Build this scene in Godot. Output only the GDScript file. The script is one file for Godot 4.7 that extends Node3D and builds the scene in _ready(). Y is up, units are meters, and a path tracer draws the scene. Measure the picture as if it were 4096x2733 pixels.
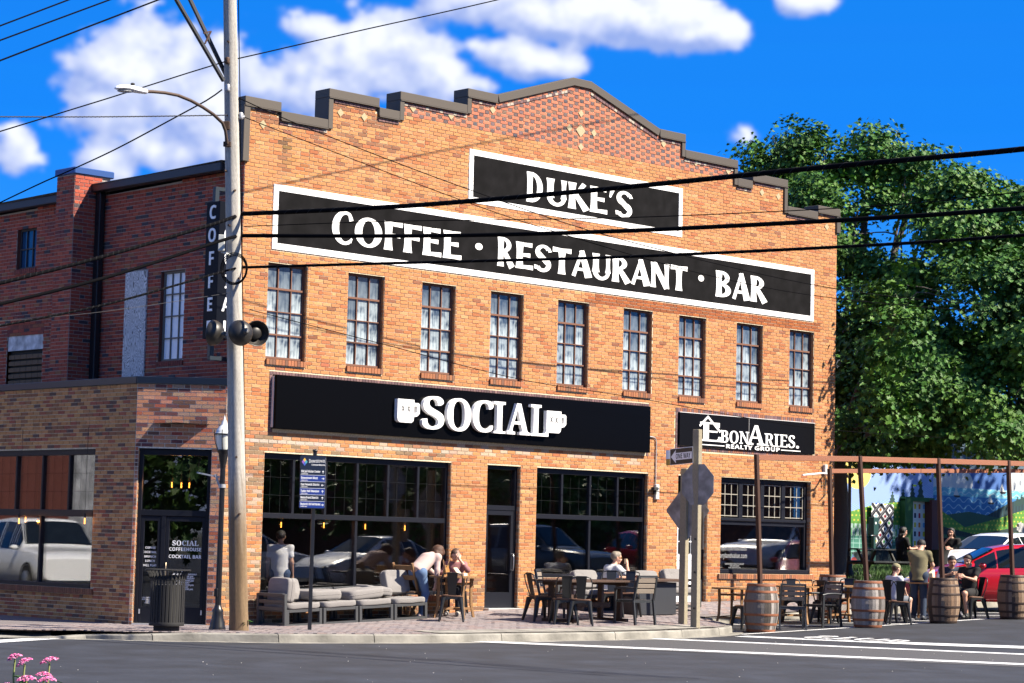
extends Node3D

const CO := 0.0677   # one brick course
const BL := 0.2032   # one stretcher with its joint
var rng := RandomNumberGenerator.new()
var mats := {}
var eye := Vector3(-23.562, 0.231, 31.287)
var grain: ImageTexture
var mottle: ImageTexture
var bump: ImageTexture


func _ready() -> void:
	rng.seed = 20240
	set_camera()
	set_sky()
	set_sun()
	make_noise()
	ground()
	roads()
	pavement()
	corner_building()
	signs()
	far_side()
	mural_wall()
	trees()
	street_things()
	cables()
	terrace_left()
	terrace_right()
	people()
	reflected_side()
	flowers()


func set_camera() -> void:
	var cam := Camera3D.new()
	cam.name = "camera"
	cam.position = eye
	cam.rotation = Vector3(deg_to_rad(5.0473), deg_to_rad(-43.9081), deg_to_rad(1.3562))
	cam.fov = rad_to_deg(2.0 * atan(1366.5 / 9034.55))
	cam.near = 0.1
	cam.far = 2000.0
	cam.current = true
	add_child(cam)


func set_sun() -> void:
	var sun := DirectionalLight3D.new()
	sun.name = "sun"
	sun.light_energy = 1.45
	sun.light_color = Color(1.0, 0.955, 0.88)
	sun.light_angular_distance = 0.5
	sun.shadow_enabled = true
	add_child(sun)
	sun.look_at_from_position(Vector3(1.0, 1.9, 1.65), Vector3.ZERO, Vector3.UP)


# ---------------------------------------------------------------- sky
var cloud_noise := FastNoiseLite.new()
var wisp_noise := FastNoiseLite.new()
# azimuth, elevation, half width, half height (degrees), strength
var puffs := [
	[34.2, 11.4, 1.55, 1.3, 1.25], [33.4, 10.7, 1.25, 0.95, 1.1], [35.6, 10.6, 1.3, 1.1, 1.1], [35.0, 9.6, 1.2, 0.65, 1.0], [36.6, 9.7, 1.1, 0.9, 1.0],
	[36.6, 11.9, 1.2, 0.75, 0.75], [38.3, 11.4, 1.5, 0.8, 1.15], [40.2, 12.2, 1.7, 1.0, 1.25], [41.5, 11.8, 1.2, 0.75, 1.1], [39.0, 12.7, 1.0, 0.5, 0.8], [42.6, 11.5, 0.9, 0.5, 0.8],
	[38.0, 10.3, 1.3, 0.6, 0.7], [37.2, 13.3, 0.8, 0.5, 0.4],
	[43.7, 12.25, 0.95, 0.5, 1.0], [44.8, 12.1, 0.8, 0.38, 0.8], [43.0, 12.5, 0.5, 0.3, 0.8],
	[43.5, 13.6, 2.2, 0.6, 1.1], [45.8, 13.3, 2.0, 0.62, 1.2], [47.6, 13.25, 1.7, 0.6, 1.25], [49.0, 13.05, 1.0, 0.42, 1.1], [41.5, 13.9, 1.6, 0.4, 0.8], [46.5, 12.75, 1.0, 0.3, 0.8],
	[51.2, 13.62, 0.6, 0.32, 1.2], [50.1, 10.25, 0.75, 0.22, 0.62], [49.8, 10.5, 0.3, 0.2, 0.45], [50.9, 10.5, 0.3, 0.22, 0.42],
	[33.6, 9.15, 1.0, 0.5, 0.85], [31.3, 9.25, 0.7, 0.55, 0.8], [32.0, 12.0, 0.5, 0.28, 0.35], [45.9, 11.3, 0.3, 0.12, 0.3],
]


func cloud_at(az: float, el: float, near: bool) -> float:
	var s := 0.0
	if near:
		for p in puffs:
			var dx: float = (az - p[0]) / p[2]
			var dy: float = (el - p[1]) / p[3]
			var r := dx * dx + dy * dy
			if r < 3.2:
				s = maxf(s, p[4] * (1.0 - r * 0.45)) if r < 1.0 else maxf(s, p[4] * 0.55 * (1.0 - (r - 1.0) / 2.2))
		var n := cloud_noise.get_noise_3d(az * 1.0, el * 1.25, 3.0)
		return s * 0.9 + n * (0.55 + 0.25 * wisp_noise.get_noise_2d(az * 0.6, el)) - 0.36 + cloud_noise.get_noise_3d(az * 3.4, el * 4.0, 9.0) * 0.16
	var a := deg_to_rad(az)
	var e := deg_to_rad(el)
	var d := Vector3(sin(a) * cos(e), sin(e) * 2.0, -cos(a) * cos(e))
	return wisp_noise.get_noise_3dv(d * 2.2) * 1.5 - 0.17 + cloud_noise.get_noise_3d(az, el * 1.25, 3.0) * 0.35


func sky_pixel(az: float, el: float, near: bool) -> Color:
	# linear colour of the air, darker blue overhead and paler low down
	var h := clampf(el / 90.0, 0.0, 1.0)
	var t := pow(1.0 - h, 6.0)
	var low := clampf((10.5 - el) / 10.5, 0.0, 1.0)
	var air := Color(0.004, 0.085, 0.34).lerp(Color(0.006, 0.152, 0.57), t)
	air = air.lerp(Color(0.07, 0.26, 0.6), low * low * 0.6 + low * 0.22)
	if el <= 0.0:
		return Color(0.12, 0.12, 0.12)
	var c := cloud_at(az, el, near)
	var cover := smoothstep(0.0, 0.22, c)
	if cover <= 0.0:
		return air
	var lit := c - cloud_at(az + 0.28, el + 0.3, near)
	var shade := clampf(0.42 + lit * 1.3 + (c - 0.25) * 0.5, 0.0, 1.0)
	var white := Color(0.15, 0.205, 0.40).lerp(Color(0.46, 0.475, 0.52), shade)
	return air.lerp(white, cover * (0.97 if near else 0.9))


func set_sky() -> void:
	cloud_noise.seed = 11
	cloud_noise.frequency = 0.42
	cloud_noise.fractal_octaves = 6
	cloud_noise.fractal_gain = 0.55
	wisp_noise.seed = 5
	wisp_noise.frequency = 0.9
	wisp_noise.fractal_octaves = 5
	var im := Image.create(1024, 512, false, Image.FORMAT_RGBA8)
	for y in 512:
		var el := 90.0 - (y + 0.5) * 180.0 / 512.0
		for x in 1024:
			var az := (x + 0.5) * 360.0 / 1024.0
			if az > 180.0:
				az -= 360.0
			if el < -1.0:
				im.set_pixel(x, y, Color(0.12, 0.12, 0.12).linear_to_srgb())
			else:
				im.set_pixel(x, y, sky_pixel(az, el, az > 22.0 and az < 66.0 and el < 22.0).linear_to_srgb())
	im.resize(4096, 2048, Image.INTERPOLATE_BILINEAR)
	var step := 360.0 / 4096.0
	for y in range(int((90.0 - 16.5) / step), int(90.0 / step)):
		for x in range(int(27.0 / step), int(60.5 / step)):
			im.set_pixel(x, y, sky_pixel((x + 0.5) * step, 90.0 - (y + 0.5) * step, true).linear_to_srgb())
	var pano := PanoramaSkyMaterial.new()
	pano.panorama = ImageTexture.create_from_image(im)
	pano.energy_multiplier = 1.0
	var sky := Sky.new()
	sky.sky_material = pano
	var env := Environment.new()
	env.background_mode = Environment.BG_SKY
	env.sky = sky
	env.background_energy_multiplier = 0.68
	env.tonemap_mode = Environment.TONE_MAPPER_LINEAR
	env.tonemap_exposure = 3.25
	env.sdfgi_enabled = true
	env.ssao_enabled = true
	env.ssil_enabled = true
	var we := WorldEnvironment.new()
	we.name = "environment"
	we.environment = env
	add_child(we)


# ---------------------------------------------------------------- shapes
class MB:
	var v := PackedVector3Array()
	var n := PackedVector3Array()
	var c := PackedColorArray()
	var t := PackedVector2Array()
	var i := PackedInt32Array()
	var col := Color.WHITE

	func vert(p: Vector3, nn: Vector3, uv := Vector2.ZERO) -> int:
		v.append(p)
		n.append(nn)
		c.append(col)
		t.append(uv)
		return v.size() - 1

	func face3(a: Vector3, b: Vector3, d: Vector3, hint := Vector3.ZERO) -> void:
		var g := (b - a).cross(d - a)
		if hint != Vector3.ZERO and g.dot(hint) < 0.0:
			var s := b
			b = d
			d = s
			g = -g
		g = g.normalized()
		var k := vert(a, g)
		vert(b, g)
		vert(d, g)
		i.append_array([k, k + 2, k + 1])

	func quad(a: Vector3, b: Vector3, d: Vector3, e: Vector3, hint := Vector3.ZERO) -> void:
		var g := (b - a).cross(d - a) + (d - a).cross(e - a)
		if hint != Vector3.ZERO and g.dot(hint) < 0.0:
			var s := b
			b = e
			e = s
			g = -g
		g = g.normalized()
		var k := vert(a, g, Vector2(0, 1))
		vert(b, g, Vector2(1, 1))
		vert(d, g, Vector2(1, 0))
		vert(e, g, Vector2(0, 0))
		i.append_array([k, k + 2, k + 1, k, k + 3, k + 2])

	func box(at: Vector3, size: Vector3, b := Basis.IDENTITY, cut := 0.0) -> void:
		var h := size * 0.5
		var x := b.x
		var y := b.y
		var z := b.z
		if cut <= 0.0:
			for s in [-1.0, 1.0]:
				quad(at + x * h.x * s - y * h.y - z * h.z, at + x * h.x * s + y * h.y - z * h.z, at + x * h.x * s + y * h.y + z * h.z, at + x * h.x * s - y * h.y + z * h.z, x * s)
				quad(at + y * h.y * s - x * h.x - z * h.z, at + y * h.y * s + x * h.x - z * h.z, at + y * h.y * s + x * h.x + z * h.z, at + y * h.y * s - x * h.x + z * h.z, y * s)
				quad(at + z * h.z * s - x * h.x - y * h.y, at + z * h.z * s + x * h.x - y * h.y, at + z * h.z * s + x * h.x + y * h.y, at + z * h.z * s - x * h.x + y * h.y, z * s)
			return
		var ax: Array[Vector3] = [x, y, z]
		var hh := [h.x, h.y, h.z]
		for k in 3:
			var p := (k + 1) % 3
			var q := (k + 2) % 3
			for s in [-1.0, 1.0]:
				var f: Vector3 = at + ax[k] * hh[k] * s
				var pu: Vector3 = ax[p] * (hh[p] - cut)
				var qu: Vector3 = ax[q] * (hh[q] - cut)
				quad(f - pu - qu, f + pu - qu, f + pu + qu, f - pu + qu, ax[k] * s)
				for s2 in [-1.0, 1.0]:   # the chamfer between face k and face p
					var m: Vector3 = at + ax[k] * hh[k] * s + ax[p] * (hh[p] - cut) * s2
					var m2: Vector3 = at + ax[k] * (hh[k] - cut) * s + ax[p] * hh[p] * s2
					quad(m - qu, m + qu, m2 + qu, m2 - qu, ax[k] * s + ax[p] * s2)
		for sx in [-1.0, 1.0]:
			for sy in [-1.0, 1.0]:
				for sz in [-1.0, 1.0]:
					var cx: Vector3 = x * sx
					var cy: Vector3 = y * sy
					var cz: Vector3 = z * sz
					face3(at + cx * h.x + cy * (h.y - cut) + cz * (h.z - cut), at + cx * (h.x - cut) + cy * h.y + cz * (h.z - cut), at + cx * (h.x - cut) + cy * (h.y - cut) + cz * h.z, cx + cy + cz)

	func bar(a: Vector3, b: Vector3, w: float, d: float, up := Vector3.UP, cut := 0.0) -> void:
		var dir := (b - a).normalized()
		if absf(dir.dot(up)) > 0.98:
			up = Vector3(0, 0, 1) if absf(dir.z) < 0.9 else Vector3(1, 0, 0)
		var x := dir.cross(up).normalized()
		var y := x.cross(dir).normalized()
		box((a + b) * 0.5, Vector3(w, d, a.distance_to(b)), Basis(x, y, x.cross(y)), cut)

	func rings(rows: Array, closed := true, cap := true) -> void:   # rows of points, joined into a smooth skin
		var m: int = rows[0].size()
		var k0 := v.size()
		var cnt := rows.size()
		for r in cnt:
			var row: PackedVector3Array = rows[r]
			var before: PackedVector3Array = rows[maxi(r - 1, 0)]
			var after: PackedVector3Array = rows[mini(r + 1, cnt - 1)]
			for s in m:
				var pa := row[(s + m - 1) % m] if closed else row[maxi(s - 1, 0)]
				var pb := row[(s + 1) % m] if closed else row[mini(s + 1, m - 1)]
				var g := (pb - pa).cross(after[s] - before[s])
				vert(row[s], g.normalized() if g.length_squared() > 1e-14 else Vector3.UP, Vector2(float(s) / m, float(r) / maxf(cnt - 1, 1)))
		var last := m if closed else m - 1
		for r in cnt - 1:
			for s in last:
				var a := k0 + r * m + s
				var b := k0 + r * m + (s + 1) % m
				i.append_array([a, a + m, b, b, a + m, b + m])
		if cap and closed:
			for e in 2:
				var row: PackedVector3Array = rows[0] if e == 0 else rows[cnt - 1]
				var mid := Vector3.ZERO
				for p in row:
					mid += p / m
				var g := (row[1] - row[0]).cross(row[2 % m] - row[0])
				var out := Vector3.ZERO
				for s in m:
					out += (row[s] - mid).cross(row[(s + 1) % m] - mid)
				out = out.normalized() * (-1.0 if e == 0 else 1.0)
				if g.length_squared() < 0.0:
					continue
				var kc := vert(mid, out)
				for s in m:
					vert(row[s], out)
				for s in m:
					var a := kc + 1 + s
					var b := kc + 1 + (s + 1) % m
					if e == 0:
						i.append_array([kc, a, b])
					else:
						i.append_array([kc, b, a])

	func ring(at: Vector3, ux: Vector3, uy: Vector3, rx: float, ry: float, m: int) -> PackedVector3Array:
		var row := PackedVector3Array()
		for s in m:
			var a := TAU * s / m
			row.append(at + ux * cos(a) * rx + uy * sin(a) * ry)
		return row

	func tube(path: Array, r, m := 8, cap := true) -> void:
		var rows := []
		var up := Vector3.UP
		var d0: Vector3 = (path[1] - path[0]).normalized()
		if absf(d0.y) > 0.9:
			up = Vector3(1, 0, 0)
		var x := d0.cross(up).normalized()
		for k in path.size():
			var d: Vector3 = (path[mini(k + 1, path.size() - 1)] - path[maxi(k - 1, 0)]).normalized()
			x = (x - d * x.dot(d)).normalized()
			var y := d.cross(x)
			var rr: float = r[k] if r is Array else r
			rows.append(ring(path[k], x, y, rr, rr, m))
		rings(rows, true, cap)

	func cyl(a: Vector3, b: Vector3, ra: float, rb: float, m := 12, cap := true) -> void:
		tube([a, b], [ra, rb], m, cap)

	func lathe(at: Vector3, profile: Array, m := 20, b := Basis.IDENTITY, cap := true) -> void:   # profile: [radius, height] from the foot up
		var rows := []
		for p in profile:
			rows.append(ring(at + b.y * p[1], b.x, -b.z, p[0], p[0], m))
		rings(rows, true, cap)

	func ball(at: Vector3, r: Vector3, b := Basis.IDENTITY, nu := 14, nv := 8) -> void:
		var rows := []
		for k in nv + 1:
			var a := -PI / 2 + PI * k / nv
			rows.append(ring(at + b.y * sin(a) * r.y, b.x, -b.z, maxf(cos(a), 0.001) * r.x, maxf(cos(a), 0.001) * r.z, nu))
		rings(rows, true, false)

	func cushion(at: Vector3, size: Vector3, b := Basis.IDENTITY, puff := 0.35, sag := 0.0) -> void:   # a stuffed pad: a box with soft edges
		var rows := []
		var hy := size.y * 0.5
		for k in 11:
			var a := -PI / 2 + PI * k / 10.0
			var y := signf(sin(a)) * pow(absf(sin(a)), 0.75) * hy
			var f := pow(maxf(cos(a), 0.0), puff)
			var row := PackedVector3Array()
			for s in 28:
				var w := TAU * s / 28.0
				var cx := signf(cos(w)) * pow(absf(cos(w)), 0.32)
				var cz := signf(sin(w)) * pow(absf(sin(w)), 0.32)
				var p := Vector3(cx * size.x * 0.5 * (0.72 + 0.28 * f), y, -cz * size.z * 0.5 * (0.72 + 0.28 * f))
				if k == 0 or k == 10:
					p.x *= 0.6
					p.z *= 0.6
				p.y += sin(p.x * 17.0 + at.x * 9.0) * 0.008 + sin(p.z * 23.0 + at.z * 7.0) * 0.006 - sag * p.x * p.x
				row.append(at + b * p)
			rows.append(row)
		rings(rows, true, true)

	func prism(poly: PackedVector2Array, z0: float, z1: float, xf := Transform3D.IDENTITY, back := true) -> void:
		var idx := Geometry2D.triangulate_polygon(poly)
		var f := xf.basis.z
		for k in range(0, idx.size(), 3):
			var a := poly[idx[k]]
			var b := poly[idx[k + 1]]
			var d := poly[idx[k + 2]]
			face3(xf * Vector3(a.x, a.y, z1), xf * Vector3(b.x, b.y, z1), xf * Vector3(d.x, d.y, z1), f * signf(z1 - z0))
			if back:
				face3(xf * Vector3(a.x, a.y, z0), xf * Vector3(b.x, b.y, z0), xf * Vector3(d.x, d.y, z0), f * signf(z0 - z1))
		var turn := -1.0 if Geometry2D.is_polygon_clockwise(poly) else 1.0
		for k in poly.size():
			var a := poly[k]
			var b := poly[(k + 1) % poly.size()]
			var out := Vector3(b.y - a.y, a.x - b.x, 0.0) * turn
			quad(xf * Vector3(a.x, a.y, z0), xf * Vector3(b.x, b.y, z0), xf * Vector3(b.x, b.y, z1), xf * Vector3(a.x, a.y, z1), xf.basis * out)

	func add(o: MB, xf: Transform3D, paint := Color(0, 0, 0, 0)) -> void:
		var k := v.size()
		var flip := xf.basis.determinant() < 0.0
		var nb := xf.basis.inverse().transposed()
		for s in o.v.size():
			v.append(xf * o.v[s])
			n.append((nb * o.n[s]).normalized())
			c.append(o.c[s] * paint if paint.a > 0.0 else o.c[s])
			t.append(o.t[s])
		for s in range(0, o.i.size(), 3):
			if flip:
				i.append_array([k + o.i[s], k + o.i[s + 2], k + o.i[s + 1]])
			else:
				i.append_array([k + o.i[s], k + o.i[s + 1], k + o.i[s + 2]])

	func mesh() -> ArrayMesh:
		var arr := []
		arr.resize(Mesh.ARRAY_MAX)
		arr[Mesh.ARRAY_VERTEX] = v
		arr[Mesh.ARRAY_NORMAL] = n
		arr[Mesh.ARRAY_COLOR] = c
		arr[Mesh.ARRAY_TEX_UV] = t
		arr[Mesh.ARRAY_INDEX] = i
		var m := ArrayMesh.new()
		m.add_surface_from_arrays(Mesh.PRIMITIVE_TRIANGLES, arr)
		return m


# ---------------------------------------------------------------- nodes
func tag(o: Node3D, label: String, category: String, group := "") -> Node3D:
	o.set_meta("label", label)
	o.set_meta("category", category)
	if group != "":
		o.set_meta("group", group)
	return o


func thing(called: String, label: String, category: String, at := Vector3.ZERO, turn := 0.0, group := "") -> Node3D:
	var o := Node3D.new()
	o.name = called
	add_child(o, true)
	o.position = at
	o.rotation.y = turn
	return tag(o, label, category, group)


func part(parent: Node3D, called: String, m, material: Material, xf := Transform3D.IDENTITY) -> MeshInstance3D:
	var o := MeshInstance3D.new()
	o.name = called
	o.mesh = m.mesh() if m is MB else m
	o.material_override = material
	o.transform = xf
	parent.add_child(o, true)
	return o


func structure(called: String, m, material: Material) -> MeshInstance3D:
	var o := part(self, called, m, material)
	o.set_meta("kind", "structure")
	return o


func stuff(parent: Node3D, called: String, m: Mesh, material: Material, places: Array, paints = null) -> MultiMeshInstance3D:
	var mm := MultiMesh.new()
	mm.transform_format = MultiMesh.TRANSFORM_3D
	mm.use_colors = paints != null
	mm.mesh = m
	mm.instance_count = places.size()
	for k in places.size():
		mm.set_instance_transform(k, places[k])
		if paints != null:
			mm.set_instance_color(k, paints[k])
	var o := MultiMeshInstance3D.new()
	o.name = called
	o.multimesh = mm
	o.material_override = material
	parent.add_child(o, true)
	o.set_meta("kind", "stuff")
	return o


func dup(o: Node3D, at: Vector3, turn: float, label: String, group := "") -> Node3D:
	var r := o.duplicate() as Node3D
	r.name = String(o.name).rstrip("0123456789")
	add_child(r, true)
	r.position = at
	r.rotation.y = turn
	r.set_meta("label", label)
	if group != "":
		r.set_meta("group", group)
	return r


# ---------------------------------------------------------------- materials
func noise_image(size: int, freq: float, octaves: int, lo: float, hi: float, sd: int) -> Image:
	var f := FastNoiseLite.new()
	f.seed = sd
	f.frequency = freq
	f.fractal_octaves = octaves
	var im := f.get_seamless_image(size, size)
	im.convert(Image.FORMAT_RGBA8)
	var d := im.get_data()
	for k in range(0, d.size(), 4):
		var g := int(lerpf(lo, hi, d[k] / 255.0) * 255.0)
		d[k] = g
		d[k + 1] = g
		d[k + 2] = g
		d[k + 3] = 255
	return Image.create_from_data(size, size, false, Image.FORMAT_RGBA8, d)


func make_noise() -> void:
	grain = ImageTexture.create_from_image(noise_image(256, 0.08, 4, 0.66, 1.0, 3))
	mottle = ImageTexture.create_from_image(noise_image(256, 0.012, 5, 0.62, 1.0, 8))
	bump = ImageTexture.create_from_image(noise_image(256, 0.1, 4, 0.0, 1.0, 21))


# colour is linear; grained: 0 plain, 1 fine grain, 2 mottled; scale: texture repeats per metre
func M(key: String, colour: Color, rough := 0.8, metal := 0.0, grained := 0, scale := 2.0, relief := 0.0, painted := false, shine := 0.5) -> StandardMaterial3D:
	if mats.has(key):
		return mats[key]
	var m := StandardMaterial3D.new()
	m.resource_name = key
	m.albedo_color = colour.linear_to_srgb()
	m.roughness = rough
	m.metallic = metal
	m.metallic_specular = shine
	m.vertex_color_use_as_albedo = painted
	if grained > 0:
		m.albedo_texture = grain if grained == 1 else mottle
		m.uv1_triplanar = true
		m.uv1_world_triplanar = true
		m.uv1_scale = Vector3.ONE * scale
	if relief > 0.0:
		m.heightmap_enabled = true
		m.heightmap_texture = bump
		m.heightmap_scale = relief
		m.uv1_triplanar = true
		m.uv1_world_triplanar = true
		m.uv1_scale = Vector3.ONE * scale
	mats[key] = m
	return m


func glass_pane(key := "clear glass", tint := 0.04) -> StandardMaterial3D:
	if mats.has(key):
		return mats[key]
	var m := StandardMaterial3D.new()
	m.resource_name = key
	m.transparency = BaseMaterial3D.TRANSPARENCY_ALPHA
	m.albedo_color = Color(0.02, 0.025, 0.03, tint)
	m.roughness = 0.0
	m.metallic_specular = 0.5
	mats[key] = m
	return m


# ---------------------------------------------------------------- heights of the ground
func lin(x: float, xs: Array, ys: Array) -> float:
	if x <= xs[0]:
		return ys[0]
	for k in xs.size() - 1:
		if x <= xs[k + 1]:
			return lerpf(ys[k], ys[k + 1], (x - xs[k]) / (xs[k + 1] - xs[k]))
	return ys[-1]


func road_y(x: float) -> float:
	return -1.40 + 0.033 * clampf(x - 9.0, 0.0, 26.0)


func wall_y(x: float) -> float:
	return lin(x, [-8.0, -1.3, 0.6, 7.0, 12.6, 16.7, 30.0], [-1.36, -1.34, -1.31, -1.05, -0.93, -0.78, -0.5])


const KX := [-5.3, -4.75, -4.2, -3.75, -2.88, -2.0, -0.46, 0.57, 2.0, 4.36, 6.0, 7.17, 8.2, 9.0, 9.6, 10.0, 10.4, 11.0, 60.0]
const KZ := [1.2, 1.9, 2.05, 2.7, 3.19, 3.83, 4.35, 4.6, 4.65, 4.75, 4.6, 4.33, 4.0, 3.55, 3.1, 2.3, 1.55, 1.45, 1.45]


func kerb_z(x: float) -> float:
	return lin(x, KX, KZ)


func walk_y(x: float, z: float) -> float:
	var t := clampf(z / maxf(kerb_z(x), 0.1), 0.0, 1.0)
	return lerpf(wall_y(x), road_y(x) + 0.13, t)


func at_walk(x: float, z: float) -> Vector3:
	return Vector3(x, walk_y(x, z), z)


func at_road(x: float, z: float) -> Vector3:
	return Vector3(x, road_y(x), z)


# ---------------------------------------------------------------- ground, roads, pavement
func ground() -> void:
	var g := MB.new()
	g.quad(Vector3(-900, -1.75, -900), Vector3(900, -1.75, -900), Vector3(900, -1.75, 900), Vector3(-900, -1.75, 900), Vector3.UP)
	structure("ground", g, M("earth", Color(0.07, 0.075, 0.05), 0.95, 0, 2, 0.2))


func roads() -> void:
	var g := MB.new()
	var xs := [-120.0, -60.0, -30.0, -15.0, -5.0, 3.0, 9.0, 12.0, 16.0, 20.0, 25.0, 30.0, 35.0, 60.0]
	for k in xs.size() - 1:
		var a: float = xs[k]
		var b: float = xs[k + 1]
		var z0 := -80.0 if b <= -5.0 else (-6.0 if b <= 9.0 else -3.0)
		g.quad(Vector3(a, road_y(a), z0), Vector3(b, road_y(b), z0), Vector3(b, road_y(b), 70.0), Vector3(a, road_y(a), 70.0), Vector3.UP)
	var m := M("asphalt", Color(0.024, 0.029, 0.043), 0.82, 0, 2, 0.23, 0.35)
	var wide := mottle_detail()
	m.detail_enabled = true
	m.detail_albedo = wide
	m.detail_blend_mode = BaseMaterial3D.BLEND_MODE_MUL
	structure("road", g, m)
	# older grey asphalt inside the crossing
	var old := MB.new()
	var q := [Vector2(1.35, 4.95), Vector2(5.95, 4.95), Vector2(11.3, 18.0), Vector2(7.3, 18.0)]
	old.quad(Vector3(q[0].x, -1.396, q[0].y), Vector3(q[1].x, -1.396, q[1].y), Vector3(q[2].x - 0.9, -1.396, q[2].y), Vector3(q[3].x - 0.9, -1.396, q[3].y), Vector3.UP)
	structure("worn_road_surface", old, M("worn asphalt", Color(0.07, 0.07, 0.076), 0.9, 0, 1, 1.1, 0.5))
	# painted lines: start, end, width
	var white := M("road paint", Color(0.78, 0.79, 0.8), 0.7, 0, 1, 1.6)
	for s in [[Vector3(1.387, -1.4, 4.162), Vector3(5.098, -1.4, 12.503), 0.5], [Vector3(5.585, -1.4, 4.714), Vector3(7.912, -1.4, 10.659), 0.42], [Vector3(8.159, -1.4, 4.502), Vector3(9.725, -1.376, 9.47), 0.6]]:
		var a: Vector3 = s[0]
		var b: Vector3 = s[1]
		b = a + (b - a) * 1.6
		var side: Vector3 = (b - a).cross(Vector3.UP).normalized() * s[2] * 0.5
		var l := MB.new()
		for k in 12:
			var p := a.lerp(b, k / 12.0)
			var r := a.lerp(b, (k + 1) / 12.0)
			for w in [[p - side, p + side, r + side, r - side]]:
				var pts := []
				for e in w:
					pts.append(Vector3(e.x, road_y(e.x) + 0.008, e.z))
				l.quad(pts[0], pts[1], pts[2], pts[3], Vector3.UP)
		structure("crossing_line", l, white)
	# the edge line of the parking bays and the bay lines between
	var edge := MB.new()
	road_strip(edge, Vector3(8.9, 0, 3.9), Vector3(30.0, 0, 4.6), 0.13)
	structure("bay_edge_line", edge, white)
	for k in 6:
		var l := MB.new()
		var x := 11.2 + k * 1.35
		road_strip(l, Vector3(x, 0, 1.75), Vector3(x + 1.2, 0, 4.0), 0.11)
		structure("bay_hatch_line", l, white)
	var left := MB.new()
	road_strip(left, Vector3(-4.7, 0, 1.75), Vector3(-9.5, 0, 4.2), 0.45)
	structure("stop_line", left, white)
	# the word on the road, read by drivers coming from the right
	var word := text_mesh("STOP", true, 1.0, 0.002, true)
	var o := part(self, "road_lettering", word[0], white)
	var o_at: Vector3 = Vector3(9.493, -1.384, 6.207)
	o.set_meta("kind", "structure")
	o.transform = Transform3D(Basis(Vector3(0.30, 0, 0.95), Vector3(-0.95, 0.0, 0.30) * 0.95, Vector3(0, 1, 0)).scaled_local(Vector3(1.9 / word[1].x, 1.4 / word[1].y, 1.0)), Vector3(o_at.x, road_y(o_at.x) + 0.012, o_at.z))
	# small pale chips lying on the asphalt
	var chip := MB.new()
	chip.ball(Vector3.ZERO, Vector3(1, 0.5, 0.8), Basis.IDENTITY, 6, 4)
	var places := []
	for k in 70:
		var x := rng.randf_range(-12.0, 8.0)
		var z := rng.randf_range(4.9, 13.5)
		var s := rng.randf_range(0.004, 0.010)
		places.append(Transform3D(Basis(Vector3.UP, rng.randf() * TAU).scaled(Vector3.ONE * s), Vector3(x, road_y(x) + 0.004, z)))
	stuff(self, "gravel", chip.mesh(), M("chips", Color(0.5, 0.48, 0.44), 0.9), places)


func mottle_detail() -> ImageTexture:
	return ImageTexture.create_from_image(noise_image(256, 0.02, 3, 0.8, 1.0, 33))


func road_strip(g: MB, a: Vector3, b: Vector3, w: float) -> void:
	var side := (b - a).cross(Vector3.UP).normalized() * w * 0.5
	for k in 10:
		var p := a.lerp(b, k / 10.0)
		var r := a.lerp(b, (k + 1) / 10.0)
		var pts := []
		for e in [p - side, p + side, r + side, r - side]:
			pts.append(Vector3(e.x, road_y(e.x) + 0.006, e.z))
		g.quad(pts[0], pts[1], pts[2], pts[3], Vector3.UP)


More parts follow.
